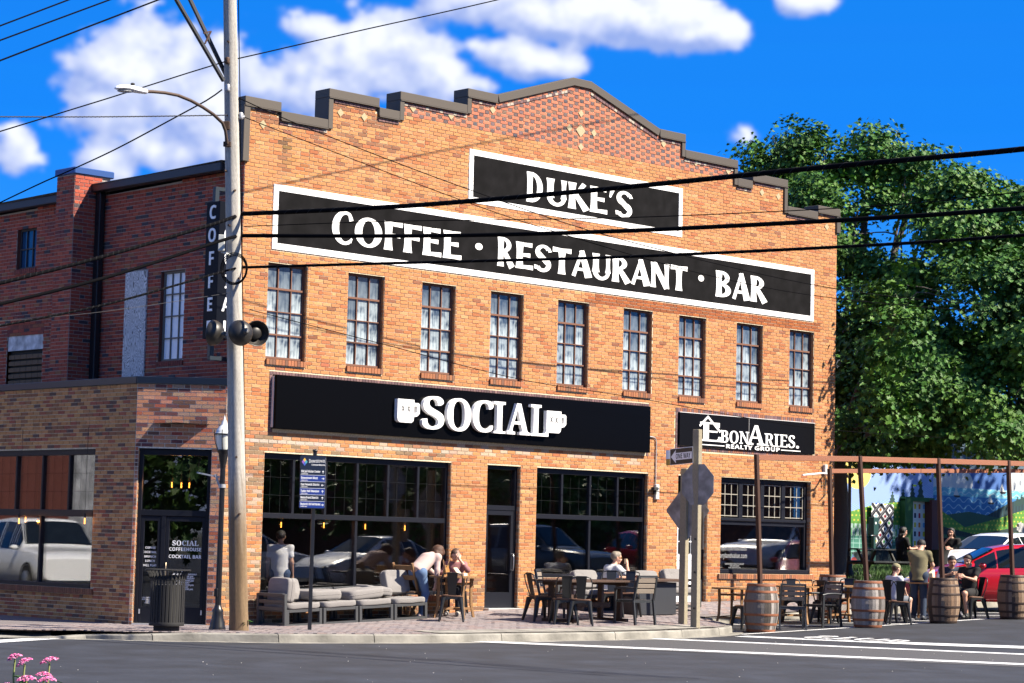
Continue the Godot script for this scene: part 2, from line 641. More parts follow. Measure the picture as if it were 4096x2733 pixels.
func pavement() -> void:
	# bed of the pavement between the building and the kerb
	var g := MB.new()
	var x := -5.3
	while x < 45.0:
		var nx := x + 0.25 if x < 18.0 else x + 2.0
		for k in 10:
			var za := lerpf(-0.3, kerb_z(x) - 0.14, k / 10.0)
			var zb := lerpf(-0.3, kerb_z(x) - 0.14, (k + 1) / 10.0)
			var zc := lerpf(-0.3, kerb_z(nx) - 0.14, k / 10.0)
			var zd := lerpf(-0.3, kerb_z(nx) - 0.14, (k + 1) / 10.0)
			g.quad(at_walk(x, za), at_walk(nx, zc), at_walk(nx, zd), at_walk(x, zb), Vector3.UP)
		if x < -0.3:
			g.quad(Vector3(x, wall_y(x), -30), Vector3(nx, wall_y(nx), -30), Vector3(nx, wall_y(nx), -0.3), Vector3(x, wall_y(x), -0.3), Vector3.UP)
		x = nx
	structure("pavement", g, M("paver bed", Color(0.19, 0.165, 0.165), 0.9, 0, 1, 1.3, 0.4))
	# pavers: real slabs of fired clay with open joints
	var one := MB.new()
	one.box(Vector3.ZERO, Vector3.ONE)
	var places := []
	var paints := []
	var z := -1.4
	while z < 4.3:
		var px := -4.9 + (0.1 if int(round(z / 0.104)) % 2 == 0 else 0.0)
		while px < 15.9:
			var ok := z < kerb_z(px) - 0.3 and not apron(px, z) and (z > 0.06 or px < -1.45 + maxf(0.0, z + 1.1) * 1.0) and px < 16.5
			if ok:
				var y := walk_y(px, z)
				var tilt := (walk_y(px, z + 0.2) - y) / 0.2
				var lift := (walk_y(px + 0.2, z) - y) / 0.2
				var b := Basis(Vector3(1, lift, 0).normalized(), Vector3(-lift, 1, -tilt).normalized(), Vector3(0, tilt, 1).normalized())
				places.append(Transform3D(b.scaled_local(Vector3(0.192, 0.02, 0.097)), Vector3(px, y + rng.randf_range(-0.0035, 0.001), z)))
				var k := rng.randf()
				var c := Color(0.24, 0.205, 0.205).lerp(Color(0.31, 0.265, 0.265), rng.randf())
				if k < 0.2:
					c = Color(0.27, 0.20, 0.19)
				elif k < 0.4:
					c = Color(0.22, 0.19, 0.205)
				paints.append(c)
			px += 0.2
		z += 0.104
	stuff(self, "pavers", one.mesh(), M("paver", Color.WHITE, 0.88, 0, 1, 1.7, 0.3, true), places, paints)
	# concrete apron of the corner ramp
	var con := M("concrete", Color(0.30, 0.285, 0.25), 0.9, 0, 2, 0.55, 0.5)
	var ap := MB.new()
	x = 0.85
	while x < 8.3:
		var nx := x + 0.25
		var da := apron_depth(x)
		var db := apron_depth(nx)
		if da > 0.0 or db > 0.0:
			for k in 4:
				var a0 := kerb_z(x) - 0.14 - da * k / 4.0
				var a1 := kerb_z(x) - 0.14 - da * (k + 1) / 4.0
				var b0 := kerb_z(nx) - 0.14 - db * k / 4.0
				var b1 := kerb_z(nx) - 0.14 - db * (k + 1) / 4.0
				ap.quad(at_walk(x, a1) + Vector3(0, 0.012, 0), at_walk(nx, b1) + Vector3(0, 0.012, 0), at_walk(nx, b0) + Vector3(0, 0.012, 0), at_walk(x, a0) + Vector3(0, 0.012, 0), Vector3.UP)
		x = nx
	structure("concrete_apron", ap, con)
	# kerb stones, one piece between two joints
	var joints := [-4.9, -3.55, -1.95, -0.46, 2.0, 4.6, 6.6, 8.1, 9.25, 10.05, 10.55, 12.4, 14.3, 16.2, 18.2, 21.0, 25.0, 32.0]
	var kerb := Node3D.new()
	kerb.name = "kerb"
	add_child(kerb)
	kerb.set_meta("kind", "structure")
	for j in joints.size() - 1:
		var a: float = joints[j] + 0.006
		var b: float = joints[j + 1] - 0.006
		var m := MB.new()
		var steps := maxi(1, int((b - a) / 0.3))
		for s in steps:
			var xa := lerpf(a, b, float(s) / steps)
			var xb := lerpf(a, b, float(s + 1) / steps)
			var ta := kerb_top(xa)
			var tb := kerb_top(xb)
			var za := kerb_z(xa)
			var zb := kerb_z(xb)
			var ya := road_y(xa)
			var yb := road_y(xb)
			m.quad(Vector3(xa, ta, za - 0.16), Vector3(xb, tb, zb - 0.16), Vector3(xb, tb, zb - 0.02), Vector3(xa, ta, za - 0.02), Vector3.UP)
			m.quad(Vector3(xa, ta, za - 0.02), Vector3(xb, tb, zb - 0.02), Vector3(xb, tb - 0.02, zb), Vector3(xa, ta - 0.02, za), Vector3(0, 1, 1))
			m.quad(Vector3(xa, ta - 0.02, za), Vector3(xb, tb - 0.02, zb), Vector3(xb, yb - 0.05, zb + 0.02), Vector3(xa, ya - 0.05, za + 0.02), Vector3(0, 0, 1))
			m.quad(Vector3(xa, ya + 0.004, za), Vector3(xb, yb + 0.004, zb), Vector3(xb, yb + 0.003, zb + 0.28), Vector3(xa, ya + 0.003, za + 0.28), Vector3.UP)
			m.quad(Vector3(xa, ta, za - 0.16), Vector3(xb, tb, zb - 0.16), Vector3(xb, yb - 0.05, zb - 0.16), Vector3(xa, ya - 0.05, za - 0.16), Vector3(0, 0, -1))
			if s == 0:
				m.quad(Vector3(xa, ta, za - 0.16), Vector3(xa, ta, za - 0.01), Vector3(xa, ya - 0.05, za), Vector3(xa, ya - 0.05, za - 0.16), Vector3(-1, 0, 0))
			if s == steps - 1:
				m.quad(Vector3(xb, tb, zb - 0.16), Vector3(xb, tb, zb - 0.01), Vector3(xb, yb - 0.05, zb), Vector3(xb, yb - 0.05, zb - 0.16), Vector3(1, 0, 0))
		part(kerb, "kerb_stone", m, con)
	# ramp down to the cross street on the left
	var ramp := MB.new()
	ramp.quad(Vector3(-5.3, -1.33, 0.2), Vector3(-4.3, -1.29, 1.2), Vector3(-4.75, -1.385, 1.9), Vector3(-6.6, -1.39, 0.9), Vector3.UP)
	ramp.quad(Vector3(-5.3, -1.33, 0.2), Vector3(-6.6, -1.39, 0.9), Vector3(-6.6, -1.39, -30.0), Vector3(-5.3, -1.33, -30.0), Vector3.UP)
	structure("pavement_ramp", ramp, con)


func apron_depth(x: float) -> float:
	return lin(x, [0.85, 0.9, 3.0, 5.5, 7.6, 8.3], [0.0, 1.0, 0.75, 0.85, 0.5, 0.0])


func apron(x: float, z: float) -> bool:
	return x > 0.8 and x < 8.4 and z > kerb_z(x) - 0.2 - apron_depth(x)


func kerb_top(x: float) -> float:
	return road_y(x) + 0.13 * lin(x, [-4.9, -4.0, -3.0, 60.0], [0.15, 0.6, 1.0, 1.0])


# ---------------------------------------------------------------- brickwork
var bricks := []   # [transform, colour, score, wall node]
var walls := {}


func top_at(x: float, line: Array) -> float:
	if x <= line[0].x:
		return line[0].y
	for k in line.size() - 1:
		if x <= line[k + 1].x:
			if line[k + 1].x - line[k].x < 1e-4:
				return maxf(line[k].y, line[k + 1].y)
			return lerpf(line[k].y, line[k + 1].y, (x - line[k].x) / (line[k + 1].x - line[k].x))
	return line[-1].y


# a wall of single bricks on a bed of mortar. o: foot at x = 0; ux along, nz outwards; holes go through, covers only keep bricks off
func brick_wall(owner_node: Node3D, called: String, o: Vector3, ux: Vector3, nz: Vector3, x0: float, x1: float, y0: float, line: Array, holes: Array, covers: Array, tone: Callable, mortar: Material, shift := 0.0) -> MeshInstance3D:
	var bed := MB.new()
	var xs := [x0, x1]
	for h in holes:
		xs.append_array([h.position.x, h.end.x])
	for p in line:
		xs.append(p.x)
	xs.sort()
	for k in xs.size() - 1:
		var a: float = clampf(xs[k], x0, x1)
		var b: float = clampf(xs[k + 1], x0, x1)
		if b - a < 1e-4:
			continue
		var mid := (a + b) / 2.0
		var ys := [y0]
		for h in holes:
			if mid > h.position.x and mid < h.end.x:
				ys.append_array([h.position.y, h.end.y])
		ys.sort()   # y0, hole bottom, hole top, ...
		for s in range(0, ys.size(), 2):
			var ya: float = ys[s]
			if s + 1 < ys.size():
				var yb: float = ys[s + 1]
				bed.quad(o + ux * a + Vector3.UP * ya, o + ux * b + Vector3.UP * ya, o + ux * b + Vector3.UP * yb, o + ux * a + Vector3.UP * yb, nz)
			else:
				bed.quad(o + ux * a + Vector3.UP * ya, o + ux * b + Vector3.UP * ya, o + ux * b + Vector3.UP * top_at(b - 1e-5, line), o + ux * a + Vector3.UP * top_at(a + 1e-5, line), nz)
	var wall := part(owner_node, called, bed, mortar)
	var k0 := int(floor(y0 / CO))
	var highest := 0.0
	for p in line:
		highest = maxf(highest, p.y)
	var bas := Basis(ux, Vector3.UP, nz)
	for k in range(k0, int(highest / CO)):
		var ya := k * CO
		var yc := ya + CO * 0.5
		var x := x0 - (BL * 0.5 if posmod(k, 2) == 1 else 0.0) - shift
		var n := 0
		var header_course := posmod(k, 9) == 4
		while x < x1:
			var info: Array = tone.call(x, yc, n, false)   # [colour, pattern]
			var w := BL
			var hdr := false
			if info[1] == 1 or header_course:
				if info[1] == 1:   # stretchers and headers in turn, each course set half a pair over
					var pos := fposmod(x - posmod(k, 2) * BL * 0.75 + 0.0005, BL * 1.5)
					hdr = pos > BL - 0.002
					w = (BL * 1.5 if hdr else BL) - pos + 0.0005
				else:
					hdr = posmod(n + k, 2) == 1
					w = BL * 0.5 if hdr else BL
			var a := x
			var b := x + w
			x = b
			n += 1
			a = maxf(a, x0)
			b = minf(b, x1)
			if b - a < 0.03:
				continue
			var spans := [[a, b]]
			for p in line:
				if p.x > spans[-1][0] + 0.02 and p.x < spans[-1][1] - 0.02 and ya + CO > minf(top_at(p.x - 0.02, line), top_at(p.x + 0.02, line)):
					spans = spans.slice(0, -1) + [[spans[-1][0], p.x], [p.x, spans[-1][1]]]
			for h in holes + covers:
				if yc > h.position.y and yc < h.end.y:
					var next := []
					for sp in spans:
						if h.end.x <= sp[0] or h.position.x >= sp[1]:
							next.append(sp)
						else:
							if h.position.x - sp[0] > 0.025:
								next.append([sp[0], h.position.x])
							if sp[1] - h.end.x > 0.025:
								next.append([h.end.x, sp[1]])
					spans = next
			for sp in spans:
				var ln: float = sp[1] - sp[0] - 0.012
				if ln < 0.015 or ya + CO > minf(top_at(sp[0] + 0.01, line), top_at(sp[1] - 0.01, line)) + 0.03:
					continue
				var got: Array = tone.call((sp[0] + sp[1]) / 2.0, yc, n, hdr)
				var out := 0.0075 + rng.randf_range(-0.0015, 0.002)
				var at: Vector3 = o + ux * (sp[0] + sp[1]) * 0.5 + Vector3.UP * yc + nz * (out - 0.012)
				var to := eye - at
				var sc := absf(to.normalized().dot(nz)) * ln / to.length_squared()
				if to.dot(nz) < 0.0:
					sc = 0.0
				bricks.append([Transform3D(bas.scaled_local(Vector3(ln, CO - 0.012, 0.024)), at), got[0], sc, wall])
	return wall


func lay_bricks() -> void:
	var one := MB.new()
	one.box(Vector3.ZERO, Vector3.ONE)
	var mesh := one.mesh()
	var paint := M("brick", Color.WHITE, 0.88, 0, 1, 2.3, 0.25, true)
	var order := range(bricks.size())
	order.sort_custom(func(a, b): return bricks[a][2] > bricks[b][2])
	var single := {}
	var got := 0
	for k in order:
		var at: Vector3 = bricks[k][0].origin
		var behind_pole := at.z > -0.05 and at.x > -0.25 and at.x < 0.72
		if got < 300 and bricks[k][2] > 0.0 and not behind_pole and at.y > wall_y(at.x) + 0.05:
			single[k] = true
			got += 1
	var tones := []   # the single bricks take the nearest of twelve colours
	var rest := {}
	for k in bricks.size():
		var b: Array = bricks[k]
		if single.has(k):
			var c: Color = b[1]
			var key := "brick %d %d %d" % [int(c.r * 14.0), int(c.g * 40.0), int(c.b * 40.0)]
			var m := M(key, Color((int(c.r * 14.0) + 0.5) / 14.0, (int(c.g * 40.0) + 0.5) / 40.0, (int(c.b * 40.0) + 0.5) / 40.0), 0.88, 0, 1, 2.3, 0.25)
			part(b[3], "brick", mesh, m, b[0])
		else:
			if not rest.has(b[3]):
				rest[b[3]] = [[], []]
			rest[b[3]][0].append(b[0])
			rest[b[3]][1].append(b[1])
	for w in rest:
		stuff(w, "brickwork", mesh, paint, rest[w][0], rest[w][1])


func vary(c: Color, by: float) -> Color:
	var f := 1.0 + rng.randf_range(-by, by)
	return Color(c.r * f, c.g * f * (1.0 + rng.randf_range(-0.06, 0.06)), c.b * f)


func mirror_line(left: Array, mid: float) -> Array:
	var out := left.duplicate()
	for k in range(left.size() - 1, -1, -1):
		out.append(Vector2(2.0 * mid - left[k].x, left[k].y))
	return out


const WIN := [[0.585, 1.475], [2.41, 3.275], [4.2, 5.05], [5.965, 6.84], [7.79, 8.67], [9.68, 10.545], [11.365, 12.215], [13.21, 14.08], [14.995, 15.84]]


func front_tone(x: float, y: float, _n: int, hdr: bool) -> Array:
	if y > 8.03 and x > 1.86 and x < 14.8:   # the patterned gable: salmon stretchers, dark headers
		if hdr:
			var p := rng.randf()
			return [vary(Color(0.17, 0.11, 0.115) if p < 0.55 else (Color(0.21, 0.12, 0.09) if p < 0.88 else Color(0.09, 0.08, 0.10)), 0.22), 1]
		return [vary(Color(0.54, 0.18, 0.095), 0.14), 1]
	var c := Color(0.53, 0.215, 0.072).lerp(Color(0.59, 0.27, 0.10), rng.randf())
	var k := rng.randf()
	if k < 0.15:
		c = Color(0.45, 0.15, 0.05)
	elif k < 0.17:
		c = Color(0.30, 0.11, 0.05)
	elif k < 0.24:
		c = Color(0.60, 0.31, 0.13)
	if y < 2.03 and x < 5.0:   # rebuilt, more mixed brick round the left shop window
		var q := rng.randf()
		if q < 0.22:
			c = Color(0.27, 0.17, 0.095)
		elif q < 0.4:
			c = Color(0.42, 0.19, 0.095)
		elif q < 0.5:
			c = Color(0.50, 0.36, 0.26)
		if absf(y - 1.86) < 0.036 and rng.randf() < 0.75:
			c = Color(0.52, 0.42, 0.34)
	if y < 2.0 and y > 1.8 and x > 5.0 and x < 10.5 and rng.randf() < 0.35:
		c = Color(0.54, 0.38, 0.27)
	if y < -0.4 and rng.randf() < 0.35:
		c = Color(0.26, 0.13, 0.07)
	if y > 5.0 and y < 5.23 and x > 8.4 + (y - 5.0) * 3.0 and x < 16.0:   # washed orange band under the long sign
		c = Color(0.40, 0.105, 0.016).lerp(Color(0.28, 0.07, 0.012), rng.randf())
	if x > 0.72 and x < 0.98 and y > 6.4 and y < 7.25:   # dark run below a missing brick
		var f := clampf((y - 6.4) / 0.75, 0.0, 1.0) * (1.0 - absf(x - 0.84) / 0.2)
		c = c.lerp(Color(0.10, 0.05, 0.025), clampf(f, 0.0, 0.85))
	if y > 7.3 and x < 3.4 and rng.randf() < 0.35:
		c = Color(0.32, 0.13, 0.06)
	return [vary(c, 0.09), 0]


func red_tone(_x: float, y: float, _n: int, _hdr: bool) -> Array:
	var c := Color(0.40, 0.066, 0.034).lerp(Color(0.50, 0.10, 0.05), rng.randf())
	var k := rng.randf()
	if k < 0.16:
		c = Color(0.25, 0.055, 0.045)
	elif k < 0.21 or (y > 5.5 and k < 0.27):
		c = Color(0.07, 0.05, 0.06)
	elif k < 0.3:
		c = Color(0.38, 0.14, 0.06)
	return [vary(c, 0.14), 0]


func wing_tone(_x: float, y: float, _n: int, _hdr: bool) -> Array:
	var c := Color(0.56, 0.25, 0.085).lerp(Color(0.66, 0.33, 0.13), rng.randf())
	var k := rng.randf()
	if k < 0.20:
		c = Color(0.36, 0.15, 0.065)
	elif k < 0.27:
		c = Color(0.16, 0.085, 0.06)
	elif k < 0.42:
		c = Color(0.42, 0.12, 0.06)
	return [vary(c, 0.13), 0]


func corner_tone(_x: float, y: float, _n: int, _hdr: bool) -> Array:
	var c := Color(0.54, 0.22, 0.12).lerp(Color(0.66, 0.32, 0.19), rng.randf())
	var k := rng.randf()
	if k < 0.22:
		c = Color(0.17, 0.075, 0.055)
	elif k < 0.36:
		c = Color(0.48, 0.30, 0.20)
	elif k < 0.5:
		c = Color(0.45, 0.12, 0.06)
	return [vary(c, 0.14), 0]


# ---------------------------------------------------------------- the brick building
func corner_building() -> void:
	var b := thing("brick_building", "large orange brick building with stepped gable parapet, dark red side wall and chamfered corner door", "building")
	var W := 16.62
	var line := mirror_line([Vector2(0, 7.8), Vector2(0.675, 7.8), Vector2(0.6751, 7.62), Vector2(1.855, 7.62), Vector2(1.8551, 8.2), Vector2(2.94, 8.2), Vector2(2.9401, 8.02), Vector2(3.55, 8.02), Vector2(3.5501, 8.4), Vector2(5.245, 8.4), Vector2(5.2451, 8.73), Vector2(5.95, 8.72), Vector2(8.05, 9.39)], W / 2.0)
	var holes := []
	for w in WIN:
		holes.append(Rect2(w[0], 3.305, w[1] - w[0], 1.69))
	var shop := Rect2(0.64, -0.80, 4.41, 2.465)
	var door := Rect2(5.985, -1.5, 0.88, 3.165)
	var shop2 := Rect2(7.31, -0.46, 3.19, 2.125)
	var white := Rect2(11.42, -1.5, 0.93, 3.165)
	var realty := Rect2(12.78, -0.35, 3.02, 2.03)
	holes.append_array([shop, door, shop2, white, realty])
	# bricks keep clear of the boards, the painted panels and the diamonds
	var covers := [Rect2(0.64, 5.235, 15.17, 1.155), Rect2(5.30, 6.63, 6.095, 1.03), Rect2(0.69, 2.02, 9.8, 1.075), Rect2(11.3, 2.2, 4.62, 0.875)]
	for s in SILLS:
		covers.append(s)
	var mortar := M("mortar", Color(0.74, 0.62, 0.43), 0.95, 0, 1, 1.4)
	var front := brick_wall(b, "front_wall", Vector3.ZERO, Vector3.RIGHT, Vector3.BACK, 0.0, W, -1.55, line, holes, covers, front_tone, mortar)
	brick_wall(b, "front_wall", Vector3.ZERO, Vector3.RIGHT, Vector3.BACK, -0.2, -0.003, -1.55, [Vector2(-0.2, 2.78), Vector2(0, 2.78)], [], [], front_tone, mortar)
	trim_bricks(front)
	diamonds(b)
	coping(b, W)
	for w in WIN:
		steel_window(b, w[0], w[1], 3.305, 4.995)
	# jambs of the openings, in brick
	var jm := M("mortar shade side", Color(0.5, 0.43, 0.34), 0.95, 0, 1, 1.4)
	for h in holes:
		var dp := 0.13 if h.position.y > 3.0 else 0.16
		var l1 := [Vector2(0, h.end.y), Vector2(dp, h.end.y)]
		brick_wall(b, "jamb", Vector3(h.end.x, 0, 0), Vector3(0, 0, -1), Vector3(-1, 0, 0), 0.0, dp, maxf(h.position.y, -1.5), l1, [], [], front_tone, jm, 0.05)
		brick_wall(b, "jamb", Vector3(h.position.x, 0, -dp), Vector3(0, 0, 1), Vector3(1, 0, 0), 0.0, dp, maxf(h.position.y, -1.5), l1, [], [], front_tone, jm, 0.05)
		var s := MB.new()
		s.quad(Vector3(h.position.x, h.end.y, 0), Vector3(h.end.x, h.end.y, 0), Vector3(h.end.x, h.end.y, -dp - 0.1), Vector3(h.position.x, h.end.y, -dp - 0.1), Vector3.DOWN)
		if h.position.y > -1.0:
			s.quad(Vector3(h.position.x, h.position.y, 0.0), Vector3(h.end.x, h.position.y, 0.0), Vector3(h.end.x, h.position.y, -dp - 0.1), Vector3(h.position.x, h.position.y, -dp - 0.1), Vector3.UP)
		part(b, "lintel", s, M("lintel steel", Color(0.10, 0.05, 0.035), 0.8))
	side_wing(b)
	shop_front(b, "shop_window", Vector3(0.64, 0, -0.13), Vector3.RIGHT, Vector3.BACK, 4.41, -0.80, 1.665, 6, 0.53, 0.62)
	shop_front(b, "shop_window", Vector3(7.31, 0, -0.13), Vector3.RIGHT, Vector3.BACK, 3.19, -0.46, 1.665, 4, 0.68, 0.77)
	single_door(b)
	white_door(b)
	realty_window(b)
	corner_entrance(b)
	shell_and_rooms(b, W)
	lay_bricks()


const SILLS := [Rect2(0.585, 3.2, 0.89, 0.105), Rect2(2.41, 3.2, 0.865, 0.105), Rect2(4.2, 3.2, 0.85, 0.105), Rect2(5.965, 3.2, 0.875, 0.105), Rect2(7.79, 3.2, 0.88, 0.105), Rect2(9.68, 3.2, 0.865, 0.105), Rect2(11.365, 3.2, 0.85, 0.105), Rect2(13.21, 3.2, 0.87, 0.105), Rect2(14.995, 3.2, 0.845, 0.105), Rect2(0.64, -0.91, 4.41, 0.11), Rect2(7.31, -0.57, 3.19, 0.11), Rect2(12.7, -0.46, 3.2, 0.11)]


func soldier(wall: Node3D, o: Vector3, ux: Vector3, uy: Vector3, nz: Vector3, length: float, high: float, proud: float, tone: Callable, step := 0.0705) -> void:
	var n := int(round(length / step))
	for k in n:
		var at := o + ux * (k + 0.5) * length / n + uy * high * 0.5 + nz * (proud * 0.5 - 0.004)
		var to := eye - at
		bricks.append([Transform3D(Basis(ux, uy, nz).scaled_local(Vector3(length / n - 0.009, high - 0.008, proud + 0.008)), at), tone.call(), absf(to.normalized().dot(nz)) * 0.06 / to.length_squared(), wall])


func dark_brick() -> Color:
	return vary(Color(0.13, 0.075, 0.085).lerp(Color(0.24, 0.13, 0.13), rng.randf()), 0.2)


func trim_bricks(front: Node3D) -> void:
	var X := Vector3.RIGHT
	var Y := Vector3.UP
	var Z := Vector3.BACK
	# dark headers framing the long shop board, and the rowlocks over and under the small one
	soldier(front, Vector3(0.69, 3.032, 0), X, Y, Z, 9.8, 0.062, 0.012, dark_brick)
	soldier(front, Vector3(0.79, 2.02, 0), Y, -X, Z, 1.01, 0.1, 0.012, dark_brick, 0.0677)
	soldier(front, Vector3(10.49, 2.02, 0), Y, -X, Z, 1.01, 0.065, 0.012, dark_brick, 0.0677)
	soldier(front, Vector3(11.3, 2.972, 0), X, Y, Z, 4.62, 0.1, 0.012, func(): return dark_brick() if rng.randf() < 0.6 else vary(Color(0.30, 0.11, 0.06), 0.2))
	soldier(front, Vector3(11.3, 2.2, 0), X, Y, Z, 4.62, 0.075, 0.012, func(): return dark_brick() if rng.randf() < 0.5 else vary(Color(0.30, 0.11, 0.06), 0.2))
	soldier(front, Vector3(11.38, 2.275, 0), Y, -X, Z, 0.695, 0.075, 0.012, dark_brick, 0.0677)
	# window sills of bricks on edge
	for s in SILLS:
		soldier(front, Vector3(s.position.x, s.position.y, 0), X, Y, Z, s.size.x, s.size.y, 0.045, func(): return vary(Color(0.40, 0.15, 0.065) if rng.randf() < 0.75 else Color(0.22, 0.10, 0.06), 0.14))
	# a row of small dark headers right under the coping
	for seg in [[0.08, 0.62, 7.69], [0.72, 1.8, 7.51], [1.95, 2.9, 8.09], [3.0, 3.5, 7.91], [3.62, 5.2, 8.29], [5.33, 5.95, 8.615]]:
		for side in 2:
			var a: float = seg[0] if side == 0 else 16.62 - seg[1]
			soldier(front, Vector3(a, seg[2] - 0.055, 0.012), X, Y, Z, seg[1] - seg[0], 0.055, 0.012, func(): return dark_brick() if rng.randf() < 0.8 else Color(0.5, 0.44, 0.36), 0.09)
	for side in 2:
		var ang := atan2(0.67, 2.1)
		var u := Vector3(cos(ang), sin(ang), 0) if side == 0 else Vector3(cos(ang), -sin(ang), 0)
		var a := Vector3(6.0, 8.535, 0.012) if side == 0 else Vector3(8.56, 9.21, 0.012)
		soldier(front, a, u, Vector3(-u.y, u.x, 0), Z, 2.1, 0.055, 0.012, func(): return dark_brick() if rng.randf() < 0.8 else Color(0.5, 0.44, 0.36), 0.09)


func diamonds(b: Node3D) -> void:
	var stone := M("cream stone", Color(0.50, 0.42, 0.25), 0.85, 0, 1, 3.0, 0.3)
	var at := [[0.356, 7.405, 0.115], [2.1, 7.875, 0.115], [2.663, 7.88, 0.115], [3.84, 8.22, 0.115], [4.8, 8.22, 0.115], [5.88, 8.497, 0.115], [8.31, 8.79, 0.115], [7.985, 8.447, 0.115], [8.31, 8.443, 0.185], [8.69, 8.447, 0.115], [8.325, 8.116, 0.115], [10.776, 8.52, 0.115], [11.79, 8.262, 0.115], [12.84, 8.22, 0.115], [13.97, 7.9, 0.115], [14.53, 7.88, 0.115], [16.24, 7.405, 0.115]]
	for d in at:
		var m := MB.new()
		var r: float = 0.135 if d[2] > 0.15 else 0.078
		m.prism(PackedVector2Array([Vector2(0, -r), Vector2(r, 0), Vector2(0, r), Vector2(-r, 0)]), -0.01, 0.019, Transform3D(Basis.IDENTITY, Vector3(d[0], d[1], 0)), false)
		part(b, "diamond_stone", m, stone)


func coping(b: Node3D, W: float) -> void:
	var metal := M("bronze metal", Color(0.070, 0.058, 0.046), 0.55, 0.25)
	var runs := [[-0.07, 0.73, 7.85], [0.73, 1.8, 7.70], [1.8, 2.995, 8.275], [2.995, 3.495, 8.105], [3.495, 5.19, 8.485], [5.19, 5.99, 8.81]]
	var zc := -0.155
	var dz := 0.41
	for s in 2:
		for r in runs:
			var a: float = r[0] if s == 0 else W - r[1]
			var c: float = r[1] if s == 0 else W - r[0]
			var m := MB.new()
			m.box(Vector3((a + c) / 2.0, r[2] - 0.08, zc), Vector3(c - a, 0.16, dz), Basis.IDENTITY, 0.008)
			m.box(Vector3((a + c) / 2.0, r[2] - 0.168, zc + 0.014), Vector3(c - a - 0.01, 0.016, dz + 0.002), Basis.IDENTITY)
			part(b, "coping", m, metal)
		var risers := [[0.675, 7.70, 7.69], [1.855, 7.54, 8.115], [2.94, 8.105, 8.115], [3.55, 7.945, 8.325], [5.245, 8.325, 8.65]]
		for k in risers.size():
			if risers[k][2] - risers[k][1] < 0.02:
				continue
			var x: float = risers[k][0] if s == 0 else W - risers[k][0]
			var m := MB.new()
			m.box(Vector3(x, (risers[k][1] + risers[k][2]) / 2.0, zc), Vector3(0.11, risers[k][2] - risers[k][1], dz - 0.004), Basis.IDENTITY, 0.006)
			part(b, "coping", m, metal)
		# legs down the corners
		var m := MB.new()
		var low := 6.70 if s == 0 else 7.3
		var x := -0.015 if s == 0 else W + 0.015
		m.box(Vector3(x, (low + 7.69) / 2.0, zc), Vector3(0.14, 7.69 - low, dz), Basis.IDENTITY, 0.008)
		part(b, "coping", m, metal)
	var pts := [Vector2(5.99, 8.81), Vector2(8.05, 9.475), Vector2(8.57, 9.475), Vector2(10.63, 8.81)]
	for k in 3:
		var u: Vector2 = (pts[k + 1] - pts[k]).normalized()
		var m := MB.new()
		var c: Vector2 = (pts[k] + pts[k + 1]) / 2.0
		var bs := Basis(Vector3(u.x, u.y, 0), Vector3(-u.y, u.x, 0), Vector3.BACK)
		m.box(Vector3(c.x, c.y, zc) - bs.y * 0.08, Vector3(pts[k].distance_to(pts[k + 1]) + 0.03, 0.16, dz - 0.002 * k), bs, 0.008)
		part(b, "coping", m, metal)


func grime_shade_texture(sd: int, pale: float) -> ImageTexture:   # dirty glass: pale runs of lime over dark glass; low pale paints in shade
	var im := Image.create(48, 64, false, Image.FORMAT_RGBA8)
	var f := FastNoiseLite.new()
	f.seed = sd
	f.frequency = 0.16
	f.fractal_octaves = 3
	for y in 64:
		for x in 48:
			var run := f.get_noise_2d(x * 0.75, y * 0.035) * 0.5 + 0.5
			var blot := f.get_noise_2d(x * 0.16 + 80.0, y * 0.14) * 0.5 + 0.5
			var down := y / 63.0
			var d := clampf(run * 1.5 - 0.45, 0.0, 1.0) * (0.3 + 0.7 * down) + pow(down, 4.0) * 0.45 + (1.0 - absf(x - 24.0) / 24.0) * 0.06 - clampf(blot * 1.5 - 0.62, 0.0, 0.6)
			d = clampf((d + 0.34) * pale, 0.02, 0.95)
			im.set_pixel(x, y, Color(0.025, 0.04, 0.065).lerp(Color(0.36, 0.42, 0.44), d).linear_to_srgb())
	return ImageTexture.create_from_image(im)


func grimy_shaded(k: int) -> StandardMaterial3D:
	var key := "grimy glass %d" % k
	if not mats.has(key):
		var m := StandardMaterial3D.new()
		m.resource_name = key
		m.albedo_texture = grime_shade_texture(100 + k, 1.0 if k < 8 else 0.3)  # the darker set has the lintel shade put into its colour
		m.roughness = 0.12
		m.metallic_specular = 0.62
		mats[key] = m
	return mats[key]


